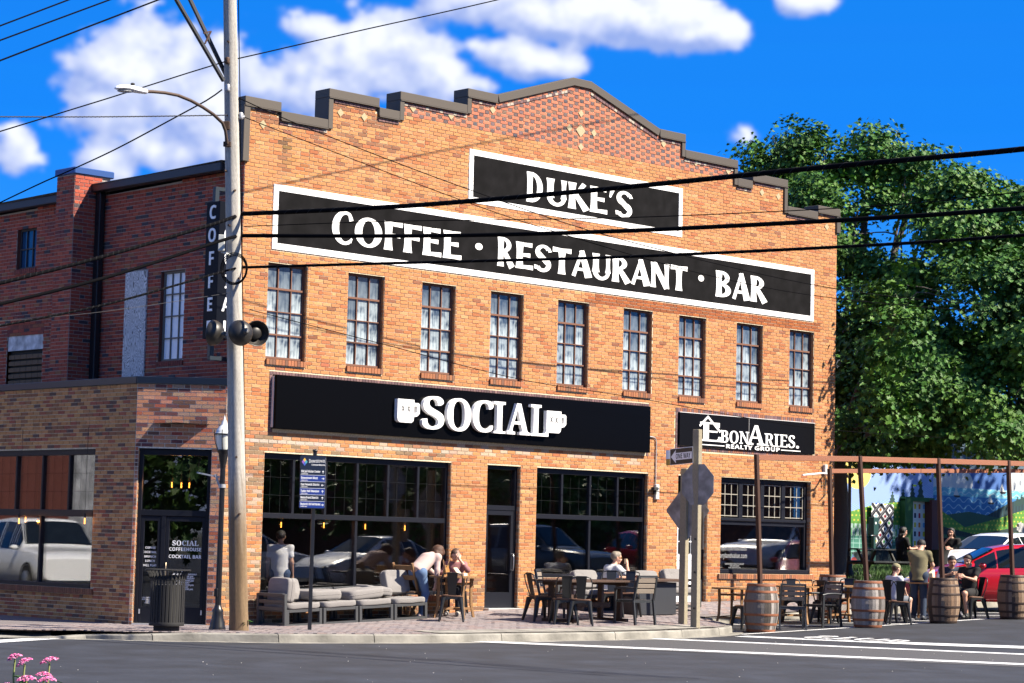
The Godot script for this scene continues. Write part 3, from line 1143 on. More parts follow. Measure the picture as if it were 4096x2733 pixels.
func steel_window(b: Node3D, x0: float, x1: float, y0: float, y1: float) -> void:
	var steel := M("rusted steel", Color(0.20, 0.085, 0.05), 0.8, 0, 1, 5.0)
	var win := Node3D.new()
	win.name = "window"
	b.add_child(win, true)
	var z := -0.1
	var w := x1 - x0
	var ys := [y0 + 0.03, y0 + 0.44, y0 + 0.845, y0 + 1.25, y1 - 0.02]
	var xs := [x0 + 0.02, x0 + w * 0.335, x0 + w * 0.665, x1 - 0.02]
	var f := MB.new()
	for k in 4:
		var t := 0.018 if k == 1 or k == 2 else 0.04
		f.box(Vector3(xs[k], (y0 + y1) / 2.0, z), Vector3(t, y1 - y0 - 0.004, 0.045))
	for k in 5:
		var t := 0.035 if k == 0 or k == 3 or k == 4 else (0.028 if k == 1 else 0.016)
		f.box(Vector3((x0 + x1) / 2.0, ys[k], z + 0.003), Vector3(w - 0.004, t, 0.047))
	part(win, "frame", f, steel)
	for r in 4:
		for c in 3:
			var p := MB.new()
			var ax: float = xs[c] + 0.008
			var bx: float = xs[c + 1] - 0.008
			var ay: float = ys[r] + 0.008
			var by: float = ys[r + 1] - 0.008
			var tilt := rng.randf_range(-0.004, 0.004)
			p.quad(Vector3(ax, ay, z - 0.006), Vector3(bx, ay, z - 0.006 + tilt), Vector3(bx, by, z - 0.006 + tilt), Vector3(ax, by, z - 0.006), Vector3.BACK)
			p.quad(Vector3(ax, ay, z - 0.012), Vector3(bx, ay, z - 0.012 + tilt), Vector3(bx, by, z - 0.012 + tilt), Vector3(ax, by, z - 0.012), Vector3.FORWARD)
			part(win, "pane", p, grimy_shaded(rng.randi() % 8 + (8 if r == 3 or (r == 2 and rng.randf() < 0.2) else 0)))  # top row takes the set darkened to paint the lintel shade


func black_metal() -> StandardMaterial3D:
	return M("black frame", Color(0.009, 0.010, 0.015), 0.4, 0, 0, 1, 0, false, 0.3)


# black aluminium shop front. o: left foot of the frame; n upper lights, half as many lower ones
func shop_front(b: Node3D, called: String, o: Vector3, ux: Vector3, nz: Vector3, w: float, y0: float, y1: float, n: int, ya: float, yb: float, lower := 2) -> Node3D:
	var win := Node3D.new()
	win.name = called
	b.add_child(win, true)
	var bs := Basis(ux, Vector3.UP, nz)
	var f := MB.new()
	var t := 0.06
	var put := func(xa: float, xb: float, y_a: float, y_b: float, d: float, off := 0.0):
		f.box(o + ux * (xa + xb) * 0.5 + Vector3.UP * (y_a + y_b) * 0.5 + nz * off, Vector3(xb - xa, y_b - y_a, d), bs, 0.004)
	put.call(0.0, t, y0, y1, 0.1)
	put.call(w - t, w, y0, y1, 0.1)
	put.call(t, w - t, y1 - 0.1, y1, 0.1, -0.001)
	put.call(t, w - t, y0, y0 + 0.07, 0.12, 0.002)
	put.call(t, w - t, ya, yb, 0.11, 0.001)
	for k in range(1, n):
		put.call(w * k / n - 0.027, w * k / n + 0.027, yb, y1 - 0.1, 0.085)
	for k in range(1, lower):
		put.call(w * k / lower - 0.03, w * k / lower + 0.03, y0 + 0.07, ya, 0.086)
	part(win, "frame", f, black_metal())
	var glass := glass_pane()
	for k in n:
		glazing(win, o, ux, nz, w * k / n + 0.03, w * (k + 1) / n - 0.03, yb, y1 - 0.1, glass)
	for k in lower:
		glazing(win, o, ux, nz, w * k / lower + 0.03, w * (k + 1) / lower - 0.03, y0 + 0.07, ya, glass)
	# slim bars between the panes of the upper lights
	var g := MB.new()
	for k in n:
		var xa := w * k / n + 0.03
		var xb := w * (k + 1) / n - 0.03
		for s in [1.0 / 3.0, 2.0 / 3.0]:
			g.box(o + ux * lerpf(xa, xb, s) + Vector3.UP * (yb + y1 - 0.1) * 0.5 - nz * 0.012, Vector3(0.007, y1 - 0.1 - yb, 0.006), bs)
			g.box(o + ux * (xa + xb) * 0.5 + Vector3.UP * lerpf(yb, y1 - 0.1, s) - nz * 0.012, Vector3(xb - xa, 0.007, 0.007), bs)
	part(win, "glazing_bars", g, M("glazing bar", Color(0.010, 0.011, 0.013), 0.7, 0, 0, 1, 0, false, 0.2))
	return win


func glazing(win: Node3D, o: Vector3, ux: Vector3, nz: Vector3, xa: float, xb: float, ya: float, yb: float, glass: Material) -> void:
	var p := MB.new()   # a sealed unit: two sheets
	for off in [0.004, -0.002, -0.024, -0.03]:
		p.quad(o + ux * xa + Vector3.UP * ya + nz * off, o + ux * xb + Vector3.UP * ya + nz * off, o + ux * xb + Vector3.UP * yb + nz * off, o + ux * xa + Vector3.UP * yb + nz * off, nz * (1.0 if off > -0.001 or (off < -0.01 and off > -0.026) else -1.0))
	part(win, "pane", p, glass)


func single_door(b: Node3D) -> void:
	var d := Node3D.new()
	d.name = "door"
	b.add_child(d, true)
	var x0 := 5.985
	var x1 := 6.865
	var y0 := wall_y(6.4) + 0.0
	var z := -0.13
	var f := MB.new()
	f.box(Vector3(x0 + 0.03, (y0 + 1.665) / 2.0, z), Vector3(0.06, 1.665 - y0, 0.1), Basis.IDENTITY, 0.004)
	f.box(Vector3(x1 - 0.03, (y0 + 1.665) / 2.0, z), Vector3(0.06, 1.665 - y0, 0.1), Basis.IDENTITY, 0.004)
	f.box(Vector3((x0 + x1) / 2, 1.63, z - 0.001), Vector3(0.76, 0.07, 0.1))
	f.box(Vector3((x0 + x1) / 2, 0.86, z - 0.001), Vector3(0.76, 0.09, 0.1))
	f.box(Vector3((x0 + x1) / 2, 0.765, z + 0.012), Vector3(0.755, 0.09, 0.05))
	f.box(Vector3((x0 + x1) / 2, y0 + 0.17, z + 0.012), Vector3(0.755, 0.3, 0.05))
	f.box(Vector3(x0 + 0.1, (y0 + 0.72) / 2.0, z + 0.011), Vector3(0.075, 0.72 - y0, 0.05))
	f.box(Vector3(x1 - 0.1, (y0 + 0.72) / 2.0, z + 0.011), Vector3(0.075, 0.72 - y0, 0.05))
	part(d, "frame", f, black_metal())
	glazing(d, Vector3(0, 0, z), Vector3.RIGHT, Vector3.BACK, x0 + 0.06, x1 - 0.06, 0.905, 1.595, glass_pane())
	glazing(d, Vector3(0, 0, z), Vector3.RIGHT, Vector3.BACK, x0 + 0.135, x1 - 0.135, y0 + 0.32, 0.72, glass_pane())
	var h := MB.new()
	h.tube([Vector3(x1 - 0.1, -0.02, z + 0.03), Vector3(x1 - 0.1, -0.02, z + 0.09), Vector3(x1 - 0.1, -0.1, z + 0.1), Vector3(x1 - 0.1, -0.26, z + 0.1), Vector3(x1 - 0.1, -0.33, z + 0.09), Vector3(x1 - 0.1, -0.33, z + 0.03)], 0.011, 8)
	part(d, "handle", h, M("dull steel", Color(0.4, 0.4, 0.4), 0.35, 0.8))
	var s := MB.new()
	s.box(Vector3((x0 + x1) / 2, y0 + 0.0, z + 0.1), Vector3(0.9, 0.05, 0.34), Basis.IDENTITY, 0.006)
	part(d, "threshold", s, M("aluminium", Color(0.5, 0.5, 0.5), 0.4, 0.6))


func white_door(b: Node3D) -> void:
	var d := Node3D.new()
	d.name = "door"
	b.add_child(d, true)
	d.set_meta("label", "white panelled door beside the sign posts")
	var x0 := 11.42
	var x1 := 12.35
	var y0 := wall_y(11.9)
	var z := -0.14
	var f := MB.new()
	f.box(Vector3(x0 + 0.03, (y0 + 1.665) / 2.0, z), Vector3(0.06, 1.665 - y0, 0.1), Basis.IDENTITY, 0.004)
	f.box(Vector3(x1 - 0.03, (y0 + 1.665) / 2.0, z), Vector3(0.06, 1.665 - y0, 0.1), Basis.IDENTITY, 0.004)
	f.box(Vector3((x0 + x1) / 2, 1.62, z - 0.001), Vector3(0.81, 0.09, 0.1))
	f.box(Vector3((x0 + x1) / 2, 0.98, z - 0.001), Vector3(0.81, 0.09, 0.1))
	part(d, "frame", f, black_metal())
	glazing(d, Vector3(0, 0, z), Vector3.RIGHT, Vector3.BACK, x0 + 0.06, x1 - 0.06, 1.03, 1.57, glass_pane())
	var l := MB.new()
	var cx := (x0 + x1) / 2
	l.box(Vector3(cx, (y0 + 0.93) / 2.0, z - 0.01), Vector3(0.806, 0.93 - y0, 0.04))
	for k in [-1.0, 1.0]:
		l.box(Vector3(cx + k * 0.19, y0 + 0.45, z + 0.016), Vector3(0.26, 0.6, 0.014), Basis.IDENTITY, 0.006)
	l.box(Vector3(cx, y0 + 0.9, z + 0.014), Vector3(0.7, 0.09, 0.012), Basis.IDENTITY, 0.005)
	part(d, "leaf", l, M("white door paint", Color(0.74, 0.76, 0.80), 0.5))
	for r in 3:
		for c in 3:
			var p := MB.new()
			p.box(Vector3(cx - 0.2 + c * 0.2, y0 + 1.12 + r * 0.27, z + 0.0185), Vector3(0.17, 0.24, 0.012))
			part(d, "pane", p, M("dark glass", Color(0.01, 0.012, 0.015), 0.05))


func realty_window(b: Node3D) -> void:
	var win := Node3D.new()
	win.name = "shop_window"
	b.add_child(win, true)
	var x0 := 12.78
	var x1 := 15.80
	var z := -0.15
	var f := MB.new()
	var cx := (x0 + x1) / 2
	f.box(Vector3(x0 + 0.03, 0.66, z), Vector3(0.06, 2.02, 0.1), Basis.IDENTITY, 0.004)
	f.box(Vector3(x1 - 0.05, 0.66, z), Vector3(0.1, 2.02, 0.1), Basis.IDENTITY, 0.004)
	f.box(Vector3(cx, 1.63, z - 0.001), Vector3(x1 - x0 - 0.16, 0.09, 0.1))
	f.box(Vector3(cx, 0.80, z + 0.02), Vector3(x1 - x0 - 0.16, 0.07, 0.14), Basis.IDENTITY, 0.01)
	f.box(Vector3(cx, 0.73, z - 0.001), Vector3(x1 - x0 - 0.16, 0.09, 0.1))
	f.box(Vector3(cx, -0.30, z + 0.03), Vector3(x1 - x0 - 0.005, 0.09, 0.2), Basis.IDENTITY, 0.01)
	for k in range(1, 4):
		f.box(Vector3(lerpf(x0 + 0.06, x1 - 0.1, k / 4.0), 1.21, z), Vector3(0.13, 0.75, 0.09), Basis.IDENTITY, 0.006)
	part(win, "frame", f, black_metal())
	for k in 4:
		var a := lerpf(x0 + 0.06, x1 - 0.1, k / 4.0) + (0.065 if k > 0 else 0.01)
		var c := lerpf(x0 + 0.06, x1 - 0.1, (k + 1) / 4.0) - (0.065 if k < 3 else 0.01)
		glazing(win, Vector3(0, 0, z), Vector3.RIGHT, Vector3.BACK, a, c, 0.86, 1.575, glass_pane())
		var g := MB.new()
		for s in 4:
			var t := s / 3.0
			g.box(Vector3(lerpf(a + 0.01, c - 0.01, t), 1.215, z + 0.012), Vector3(0.017, 0.715, 0.012))
			g.box(Vector3((a + c) / 2.0, lerpf(0.875, 1.56, t), z + 0.012), Vector3(c - a, 0.017, 0.013))
		part(win, "glazing_bars", g, M("pale bar", Color(0.25, 0.235, 0.20), 0.6))
	glazing(win, Vector3(0, 0, z), Vector3.RIGHT, Vector3.BACK, x0 + 0.06, x1 - 0.1, -0.255, 0.685, glass_pane())
	var ink := M("window lettering", Color(0.17, 0.175, 0.185), 0.6)
	for t in [["How much is your home worth?", 13.32, 0.17, 0.062, 1.0], ["Marylandvalue.com", 13.34, 0.03, 0.10, 0.97], ["EBONARIES REALTY GROUP", 13.42, -0.145, 0.036, 0.62], ["240.305.8250", 13.42, -0.185, 0.033, 0.3], ["www.ebonaries.com", 13.42, -0.222, 0.033, 0.4]]:
		lettering(win, t[0], Vector3(t[1], t[2], z + 0.009), Basis.IDENTITY, t[3], ink, 0.001, false, t[4])


func side_wing(b: Node3D) -> void:
	# upper red wall along the cross street
	var mortar := M("pale mortar", Color(0.50, 0.44, 0.40), 0.95, 0, 1, 1.4)
	var o := Vector3(0, 0, 0)
	var u := Vector3(0, 0, -1)
	var n := Vector3(-1, 0, 0)
	var holes := [Rect2(1.64, 3.3, 0.74, 1.63), Rect2(6.6, 5.31, 0.7, 0.8), Rect2(6.22, 2.9, 1.28, 1.11)]
	var covers := [Rect2(2.78, 2.9, 0.68, 2.09), Rect2(4.38, 2.0, 0.64, 5.0), Rect2(1.6, 3.2, 0.82, 0.1), Rect2(6.55, 5.21, 0.8, 0.1)]
	brick_wall(b, "side_wall", o, u, n, 0.0, 26.0, 2.3, [Vector2(0, 7.6), Vector2(0.32, 7.6), Vector2(0.3201, 6.56), Vector2(26, 6.2)], holes, covers, red_tone, mortar)
	var sw := b.get_node("side_wall")
	for s in [[1.6, 3.2, 0.82], [6.55, 5.21, 0.8]]:
		soldier(sw, Vector3(0, s[1], -s[0]), u, Vector3.UP, n, s[2], 0.1, 0.03, func(): return vary(Color(0.26, 0.06, 0.04), 0.2))
	soldier(sw, Vector3(0.005, 4.015, -6.2), u, Vector3.UP, n, 1.32, 0.19, 0.012, func(): return vary(Color(0.26, 0.07, 0.045), 0.25))
	# windows in it
	side_window(b, 1.64, 2.38, 3.3, 4.93, 3, 4, M("painted pane", Color(0.78, 0.81, 0.86), 0.3), M("old frame", Color(0.22, 0.2, 0.18), 0.8, 0, 1, 6.0))
	side_window(b, 6.6, 7.3, 5.31, 6.11, 3, 2, M("blue pane", Color(0.012, 0.05, 0.12), 0.06), M("dark frame", Color(0.03, 0.03, 0.035), 0.7))
	var ply := MB.new()
	ply.box(Vector3(-0.02, 3.94, -3.12), Vector3(0.03, 2.09, 0.68))
	var plym := M("weathered plywood", Color(0.74, 0.73, 0.74), 0.9, 0, 0)
	plym.albedo_texture = plywood_texture()
	plym.uv1_triplanar = true
	plym.uv1_world_triplanar = true
	plym.uv1_scale = Vector3(1.0, 0.5, 1.0)
	var pb := part(b, "plywood_board", ply, plym)
	pb.set_meta("label", "weathered whitewashed plywood over a blocked window")
	# blocked opening with a white board above hollow bricks
	var blk := MB.new()
	blk.box(Vector3(0.03, 3.86, -6.86), Vector3(0.03, 0.3, 1.28))
	part(b, "white_board", blk, M("white board", Color(0.78, 0.78, 0.80), 0.8, 0, 2, 1.2))
	var back := MB.new()
	back.box(Vector3(0.1, 3.4, -6.86), Vector3(0.03, 1.2, 1.28))
	part(b, "opening_back", back, M("near_black", Color(0.02, 0.02, 0.02), 0.9))  # plain near black back seen between the tiles
	for r in 6:
		for c in 6:
			var tl := MB.new()
			tl.box(Vector3(0.06, 2.96 + r * 0.125, -6.32 - c * 0.213), Vector3(0.05, 0.085, 0.205), Basis.IDENTITY, 0.004)
			part(b, "hollow_tile", tl, M("hollow tile", Color(0.22, 0.14, 0.08), 0.9, 0, 1, 4.0))
	# chimney
	var ch := Node3D.new()
	ch.name = "chimney"
	b.add_child(ch)
	var core := MB.new()
	core.box(Vector3(-0.2, 4.4, -4.7), Vector3(0.772, 4.95, 0.572))
	part(ch, "core", core, mortar)
	for f in [[Vector3(-0.6, 0, -4.7 + 0.3), Vector3(1, 0, 0), Vector3(0, 0, 1), 0.6], [Vector3(-0.6, 0, -5.0), Vector3(0, 0, 1), Vector3(-1, 0, 0), 0.6], [Vector3(0.0, 0, -5.0), Vector3(-1, 0, 0), Vector3(0, 0, -1), 0.6]]:
		brick_wall(ch, "chimney_face", f[0], f[1], f[2], 0.0, f[3], 2.3, [Vector2(0, 6.86), Vector2(f[3], 6.86)], [], [], red_tone, mortar, 0.0)
	var cap := MB.new()
	cap.box(Vector3(-0.2, 6.92, -4.7), Vector3(0.88, 0.13, 0.68), Basis.IDENTITY, 0.015)
	part(ch, "flashing", cap, M("blue flashing", Color(0.02, 0.065, 0.22), 0.4, 0.2))
	# downpipe, eaves and roof
	var ds := MB.new()
	ds.box(Vector3(-0.09, 4.75, -4.30), Vector3(0.12, 3.6, 0.16), Basis.IDENTITY, 0.012)
	part(b, "downpipe", ds, M("black downpipe", Color(0.008, 0.008, 0.010), 0.5))
	var ev := MB.new()
	ev.box(Vector3(-0.16, 6.63, -2.45), Vector3(0.16, 0.16, 4.15), Basis.IDENTITY, 0.015)
	ev.box(Vector3(-0.14, 6.55, -15.3), Vector3(0.14, 0.16, 20.4), Basis.IDENTITY, 0.015)
	part(b, "gutter", ev, M("black gutter", Color(0.012, 0.012, 0.016), 0.45))
	var rf := MB.new()
	rf.quad(Vector3(-0.26, 6.73, -0.34), Vector3(8.3, 7.3, -0.34), Vector3(8.3, 7.0, -26), Vector3(-0.26, 6.4, -26), Vector3.UP)
	rf.quad(Vector3(16.9, 6.73, -0.34), Vector3(8.3, 7.3, -0.34), Vector3(8.3, 7.0, -26), Vector3(16.9, 6.4, -26), Vector3.UP)
	rf.quad(Vector3(-0.26, 6.73, -0.34), Vector3(-0.26, 6.4, -26), Vector3(-0.02, 6.3, -26), Vector3(-0.02, 6.6, -0.34), Vector3(-1, -1, 0))
	part(b, "roof", rf, M("roof felt", Color(0.10, 0.10, 0.11), 0.9, 0, 1, 1.0))
	# ground-floor wing
	var wm := M("wing mortar", Color(0.68, 0.60, 0.44), 0.95, 0, 1, 1.4)
	var wl := [Vector2(0, 2.8), Vector2(30, 2.8)]
	var win := Rect2(1.2, -0.77, 5.25, 2.44)
	brick_wall(b, "wing_wall", Vector3(-1.3, 0, -1.1), Vector3(0, 0, -1), Vector3(-1, 0, 0), 0.0, 16.0, -1.6, wl, [win], [Rect2(1.1, -0.88, 5.45, 0.11)], wing_tone, wm)
	soldier(b.get_node("wing_wall"), Vector3(-1.3, -0.88, -2.2), Vector3(0, 0, -1), Vector3.UP, Vector3(-1, 0, 0), 5.45, 0.11, 0.04, func(): return vary(Color(0.30, 0.12, 0.06), 0.2))
	brick_wall(b, "jamb", Vector3(-1.3, 0, -2.3), Vector3(1, 0, 0), Vector3(0, 0, -1), 0.0, 0.12, -0.77, [Vector2(0, 1.67), Vector2(0.12, 1.67)], [], [], wing_tone, wm)
	shop_front(b, "wing_window", Vector3(-1.22, 0, -2.3), Vector3(0, 0, -1), Vector3(-1, 0, 0), 5.25, -0.77, 1.67, 6, 0.48, 0.60, 3)
	var s := MB.new()
	s.quad(Vector3(-1.3, 1.67, -2.3), Vector3(-1.3, 1.67, -7.55), Vector3(-1.1, 1.67, -7.55), Vector3(-1.1, 1.67, -2.3), Vector3.DOWN)
	s.quad(Vector3(-1.3, -0.77, -2.3), Vector3(-1.3, -0.77, -7.55), Vector3(-1.1, -0.77, -7.55), Vector3(-1.1, -0.77, -2.3), Vector3.UP)
	part(b, "lintel", s, M("lintel steel", Color(0.10, 0.05, 0.035), 0.8))
	# chamfered corner
	var cu := Vector3(1, 0, 1).normalized()
	var cn := Vector3(-1, 0, 1).normalized()
	brick_wall(b, "corner_wall", Vector3(-1.3, 0, -1.1), cu, cn, 0.0, 1.5556, -1.6, [Vector2(0, 2.8), Vector2(1.5556, 2.8)], [Rect2(0.06, -1.6, 1.26, 3.27)], [], corner_tone, M("limey mortar", Color(0.85, 0.82, 0.70), 0.95, 0, 1, 1.4))
	for side in 2:
		var at := Vector3(-1.3, 0, -1.1) + cu * (0.06 if side == 0 else 1.32)
		if side == 0:
			brick_wall(b, "jamb", at - cn * 0.14, cn, cu, 0.0, 0.14, -1.6, [Vector2(0, 1.67), Vector2(0.14, 1.67)], [], [], front_tone, wm)
		else:
			brick_wall(b, "jamb", at, -cn, -cu, 0.0, 0.14, -1.6, [Vector2(0, 1.67), Vector2(0.14, 1.67)], [], [], front_tone, wm)
	# metal band round the flat roof of the wing
	var band := M("blue black flashing", Color(0.008, 0.013, 0.026), 0.32, 0.2)
	var e := Vector3(-0.2, 0, 0)
	var c := Vector3(-1.3, 0, -1.1)
	var bm := MB.new()
	var pts := [[Vector3(-1.3, 0, -17.1), c, n], [c, e, cn]]
	for s2 in pts:
		var m := MB.new()
		var d: Vector3 = (s2[1] - s2[0]).normalized()
		m.box((s2[0] + s2[1]) * 0.5 + Vector3.UP * 2.84 + s2[2] * 0.0, Vector3(s2[0].distance_to(s2[1]) + 0.02, 0.125, 0.07), Basis(d, Vector3.UP, d.cross(Vector3.UP)), 0.008)
		part(b, "flashing_band", m, band)
	var m2 := MB.new()
	m2.box(Vector3(-0.09, 2.839, 0.0), Vector3(0.24, 0.122, 0.068), Basis.IDENTITY, 0.008)
	part(b, "flashing_band", m2, band)
	var fl := MB.new()
	fl.quad(Vector3(-1.29, 2.8, -17.1), Vector3(-1.29, 2.8, -1.1), Vector3(-0.01, 2.85, -1.1), Vector3(-0.01, 2.85, -17.1), Vector3.UP)
	fl.face3(Vector3(-1.29, 2.8, -1.1), Vector3(-0.2, 2.8, -0.01), Vector3(-0.01, 2.85, -1.1), Vector3.UP)
	fl.face3(Vector3(-0.2, 2.8, -0.01), Vector3(-0.01, 2.81, -0.01), Vector3(-0.01, 2.85, -1.1), Vector3.UP)
	part(b, "flat_roof", fl, M("roof felt", Color(0.1, 0.1, 0.11)))


func plywood_texture() -> ImageTexture:
	var f := FastNoiseLite.new()
	f.seed = 77
	f.frequency = 0.02
	f.fractal_octaves = 2
	var im := Image.create(256, 256, false, Image.FORMAT_RGBA8)
	for y in 256:
		for x in 256:
			var w := f.get_noise_2d(x * 1.0, y * 0.35)
			var g := 0.5 + 0.5 * sin(w * 60.0 + x * 0.06)
			var v := 0.95 - 0.62 * pow(g, 5.0)
			im.set_pixel(x, y, Color(v, v, v))
	for k in 26:
		var cx := 6 + (k * 83) % 244
		var cy := 6 + (k * 47) % 244
		for y in range(-4, 5):
			for x in range(-2, 3):
				if x * x * 3 + y * y < 17:
					im.set_pixel(cx + x, cy + y, Color(0.35, 0.33, 0.33))
	return ImageTexture.create_from_image(im)


func side_window(b: Node3D, a: float, c: float, y0: float, y1: float, nx: int, ny: int, pane: Material, frame: Material) -> void:
	var win := Node3D.new()
	win.name = "window"
	b.add_child(win, true)
	var f := MB.new()
	var x := 0.09
	for k in nx + 1:
		f.box(Vector3(x, (y0 + y1) / 2, -lerpf(a + 0.02, c - 0.02, float(k) / nx)), Vector3(0.04, y1 - y0 - 0.004, 0.022 if k % nx else 0.045))
	for k in ny + 1:
		f.box(Vector3(x - 0.002, lerpf(y0 + 0.02, y1 - 0.02, float(k) / ny), -(a + c) / 2), Vector3(0.045, 0.022 if k % ny else 0.045, c - a - 0.004))
	part(win, "frame", f, frame)
	for r in ny:
		for s in nx:
			var p := MB.new()
			var za := -lerpf(a + 0.03, c - 0.03, float(s) / nx)
			var zb := -lerpf(a + 0.03, c - 0.03, float(s + 1) / nx)
			var ya := lerpf(y0 + 0.03, y1 - 0.03, float(r) / ny)
			var yb := lerpf(y0 + 0.03, y1 - 0.03, float(r + 1) / ny)
			p.box(Vector3(x + 0.008, (ya + yb) / 2, (za + zb) / 2), Vector3(0.006, yb - ya, absf(zb - za)))
			part(win, "pane", p, pane)
	var rv := MB.new()
	rv.quad(Vector3(0, y0, -c), Vector3(0, y1, -c), Vector3(0.14, y1, -c), Vector3(0.14, y0, -c), Vector3(0, 0, 1))
	rv.quad(Vector3(0, y0, -a), Vector3(0, y1, -a), Vector3(0.14, y1, -a), Vector3(0.14, y0, -a), Vector3(0, 0, -1))
	rv.quad(Vector3(0, y1, -a), Vector3(0, y1, -c), Vector3(0.14, y1, -c), Vector3(0.14, y1, -a), Vector3.DOWN)
	rv.quad(Vector3(0, y0, -a), Vector3(0, y0, -c), Vector3(0.14, y0, -c), Vector3(0.14, y0, -a), Vector3.UP)
	part(win, "reveal", rv, M("red reveal", Color(0.2, 0.06, 0.04), 0.9, 0, 1, 3.0))


func corner_entrance(b: Node3D) -> void:
	var d := Node3D.new()
	d.name = "corner_door"
	b.add_child(d)
	var u := Vector3(1, 0, 1).normalized()
	var n := Vector3(-1, 0, 1).normalized()
	var o := Vector3(-1.3, 0, -1.1) + u * 0.06 - n * 0.12
	var w := 1.26
	var y0 := -1.335
	var bs := Basis(u, Vector3.UP, n)
	var f := MB.new()
	var put := func(xa: float, xb: float, ya: float, yb: float, dp: float, off := 0.0):
		f.box(o + u * (xa + xb) * 0.5 + Vector3.UP * (ya + yb) * 0.5 + n * off, Vector3(xb - xa, yb - ya, dp), bs, 0.003)
	put.call(0.0, 0.07, y0, 1.66, 0.1)
	put.call(w - 0.07, w, y0, 1.66, 0.1)
	put.call(0.07, w - 0.07, 1.56, 1.66, 0.1, -0.001)
	put.call(0.07, w - 0.07, 0.52, 0.62, 0.1, -0.001)
	put.call(0.425, 0.5, y0, 0.52, 0.09)
	for leaf in [[0.07, 0.425], [0.5, w - 0.07]]:
		put.call(leaf[0] + 0.004, leaf[0] + 0.062, y0 + 0.02, 0.51, 0.05, 0.012)
		put.call(leaf[1] - 0.062, leaf[1] - 0.004, y0 + 0.02, 0.51, 0.05, 0.012)
		put.call(leaf[0] + 0.062, leaf[1] - 0.062, 0.43, 0.51, 0.05, 0.011)
		put.call(leaf[0] + 0.062, leaf[1] - 0.062, y0 + 0.02, y0 + 0.3, 0.05, 0.011)
	part(d, "frame", f, black_metal())
	glazing(d, o, u, n, 0.07, w - 0.07, 0.62, 1.56, glass_pane())
	glazing(d, o, u, n, 0.13, 0.365, y0 + 0.3, 0.43, glass_pane())
	glazing(d, o, u, n, 0.56, w - 0.13, y0 + 0.3, 0.43, glass_pane())
	var h := MB.new()
	h.tube([o + u * 0.535 + Vector3.UP * -0.3 + n * 0.03, o + u * 0.535 + Vector3.UP * -0.28 + n * 0.09, o + u * 0.535 + Vector3.UP * -0.42 + n * 0.1, o + u * 0.535 + Vector3.UP * -0.75 + n * 0.1, o + u * 0.535 + Vector3.UP * -0.78 + n * 0.03], 0.012, 8)
	part(d, "handle", h, M("bronze handle", Color(0.25, 0.2, 0.14), 0.35, 0.8))
	var th := MB.new()
	th.box(o + u * w * 0.5 + Vector3.UP * (y0 + 0.0) + n * 0.05, Vector3(w, 0.04, 0.24), bs)
	part(d, "threshold", th, M("aluminium", Color(0.5, 0.5, 0.5), 0.4, 0.6))
	for xs in [0.1, w - 0.1]:
		var tg := MB.new()
		tg.box(o + u * xs + Vector3.UP * (y0 + 0.22) + n * 0.04, Vector3(0.025, 0.08, 0.006), bs)
		part(d, "hinge_tag", tg, M("aluminium", Color(0.5, 0.5, 0.5), 0.4, 0.6))
	var ink := M("vinyl lettering", Color(0.82, 0.82, 0.82), 0.6)
	var mid := 0.56 + (w - 0.13 - 0.56) / 2.0
	var z := n * 0.008
	lettering(d, "SOCIAL", o + u * mid + Vector3.UP * 0.06 + z, bs, 0.085, ink, 0.001, true)
	lettering(d, "COFFEEHOUSE", o + u * mid + Vector3.UP * -0.045 + z, bs, 0.058, ink, 0.001)
	lettering(d, "COCKTAIL BAR", o + u * mid + Vector3.UP * -0.17 + z, bs, 0.058, ink, 0.001)
	var ys := -0.42
	for t in [["HOURS", 0.036], ["MONDAY - WEDNESDAY", 0.027], ["6:30 am - 7:00 pm", 0.027], ["THURSDAY - FRIDAY", 0.027], ["6:30 am - 10:00 pm", 0.027], ["SATURDAY", 0.027], ["8:00 am - 10:00 pm", 0.027], ["SUNDAY", 0.027], ["8:00 am - 5:00 pm", 0.027]]:
		lettering(d, t[0], o + u * mid + Vector3.UP * ys + z, bs, t[1], ink, 0.001)
		ys -= 0.05 if t[0] == "HOURS" else 0.036
	ys = -0.03
	for t in ["COFFEE", "COCKTAILS", "BRUNCH", "LUNCH", "SMALL PLATES"]:
		lettering(d, t, o + u * 0.2475 + Vector3.UP * ys + z, bs, 0.036, ink, 0.001)
		ys -= 0.075
	ys = -0.88
	for t in ["SOCIALCOFFEEHOUSE", "@SOCIALCOFFEE", "SOCIAL", "#SOCIAL"]:
		lettering(d, t, o + u * 0.24 + Vector3.UP * ys + z, bs, 0.02, ink, 0.001)
		ys -= 0.03


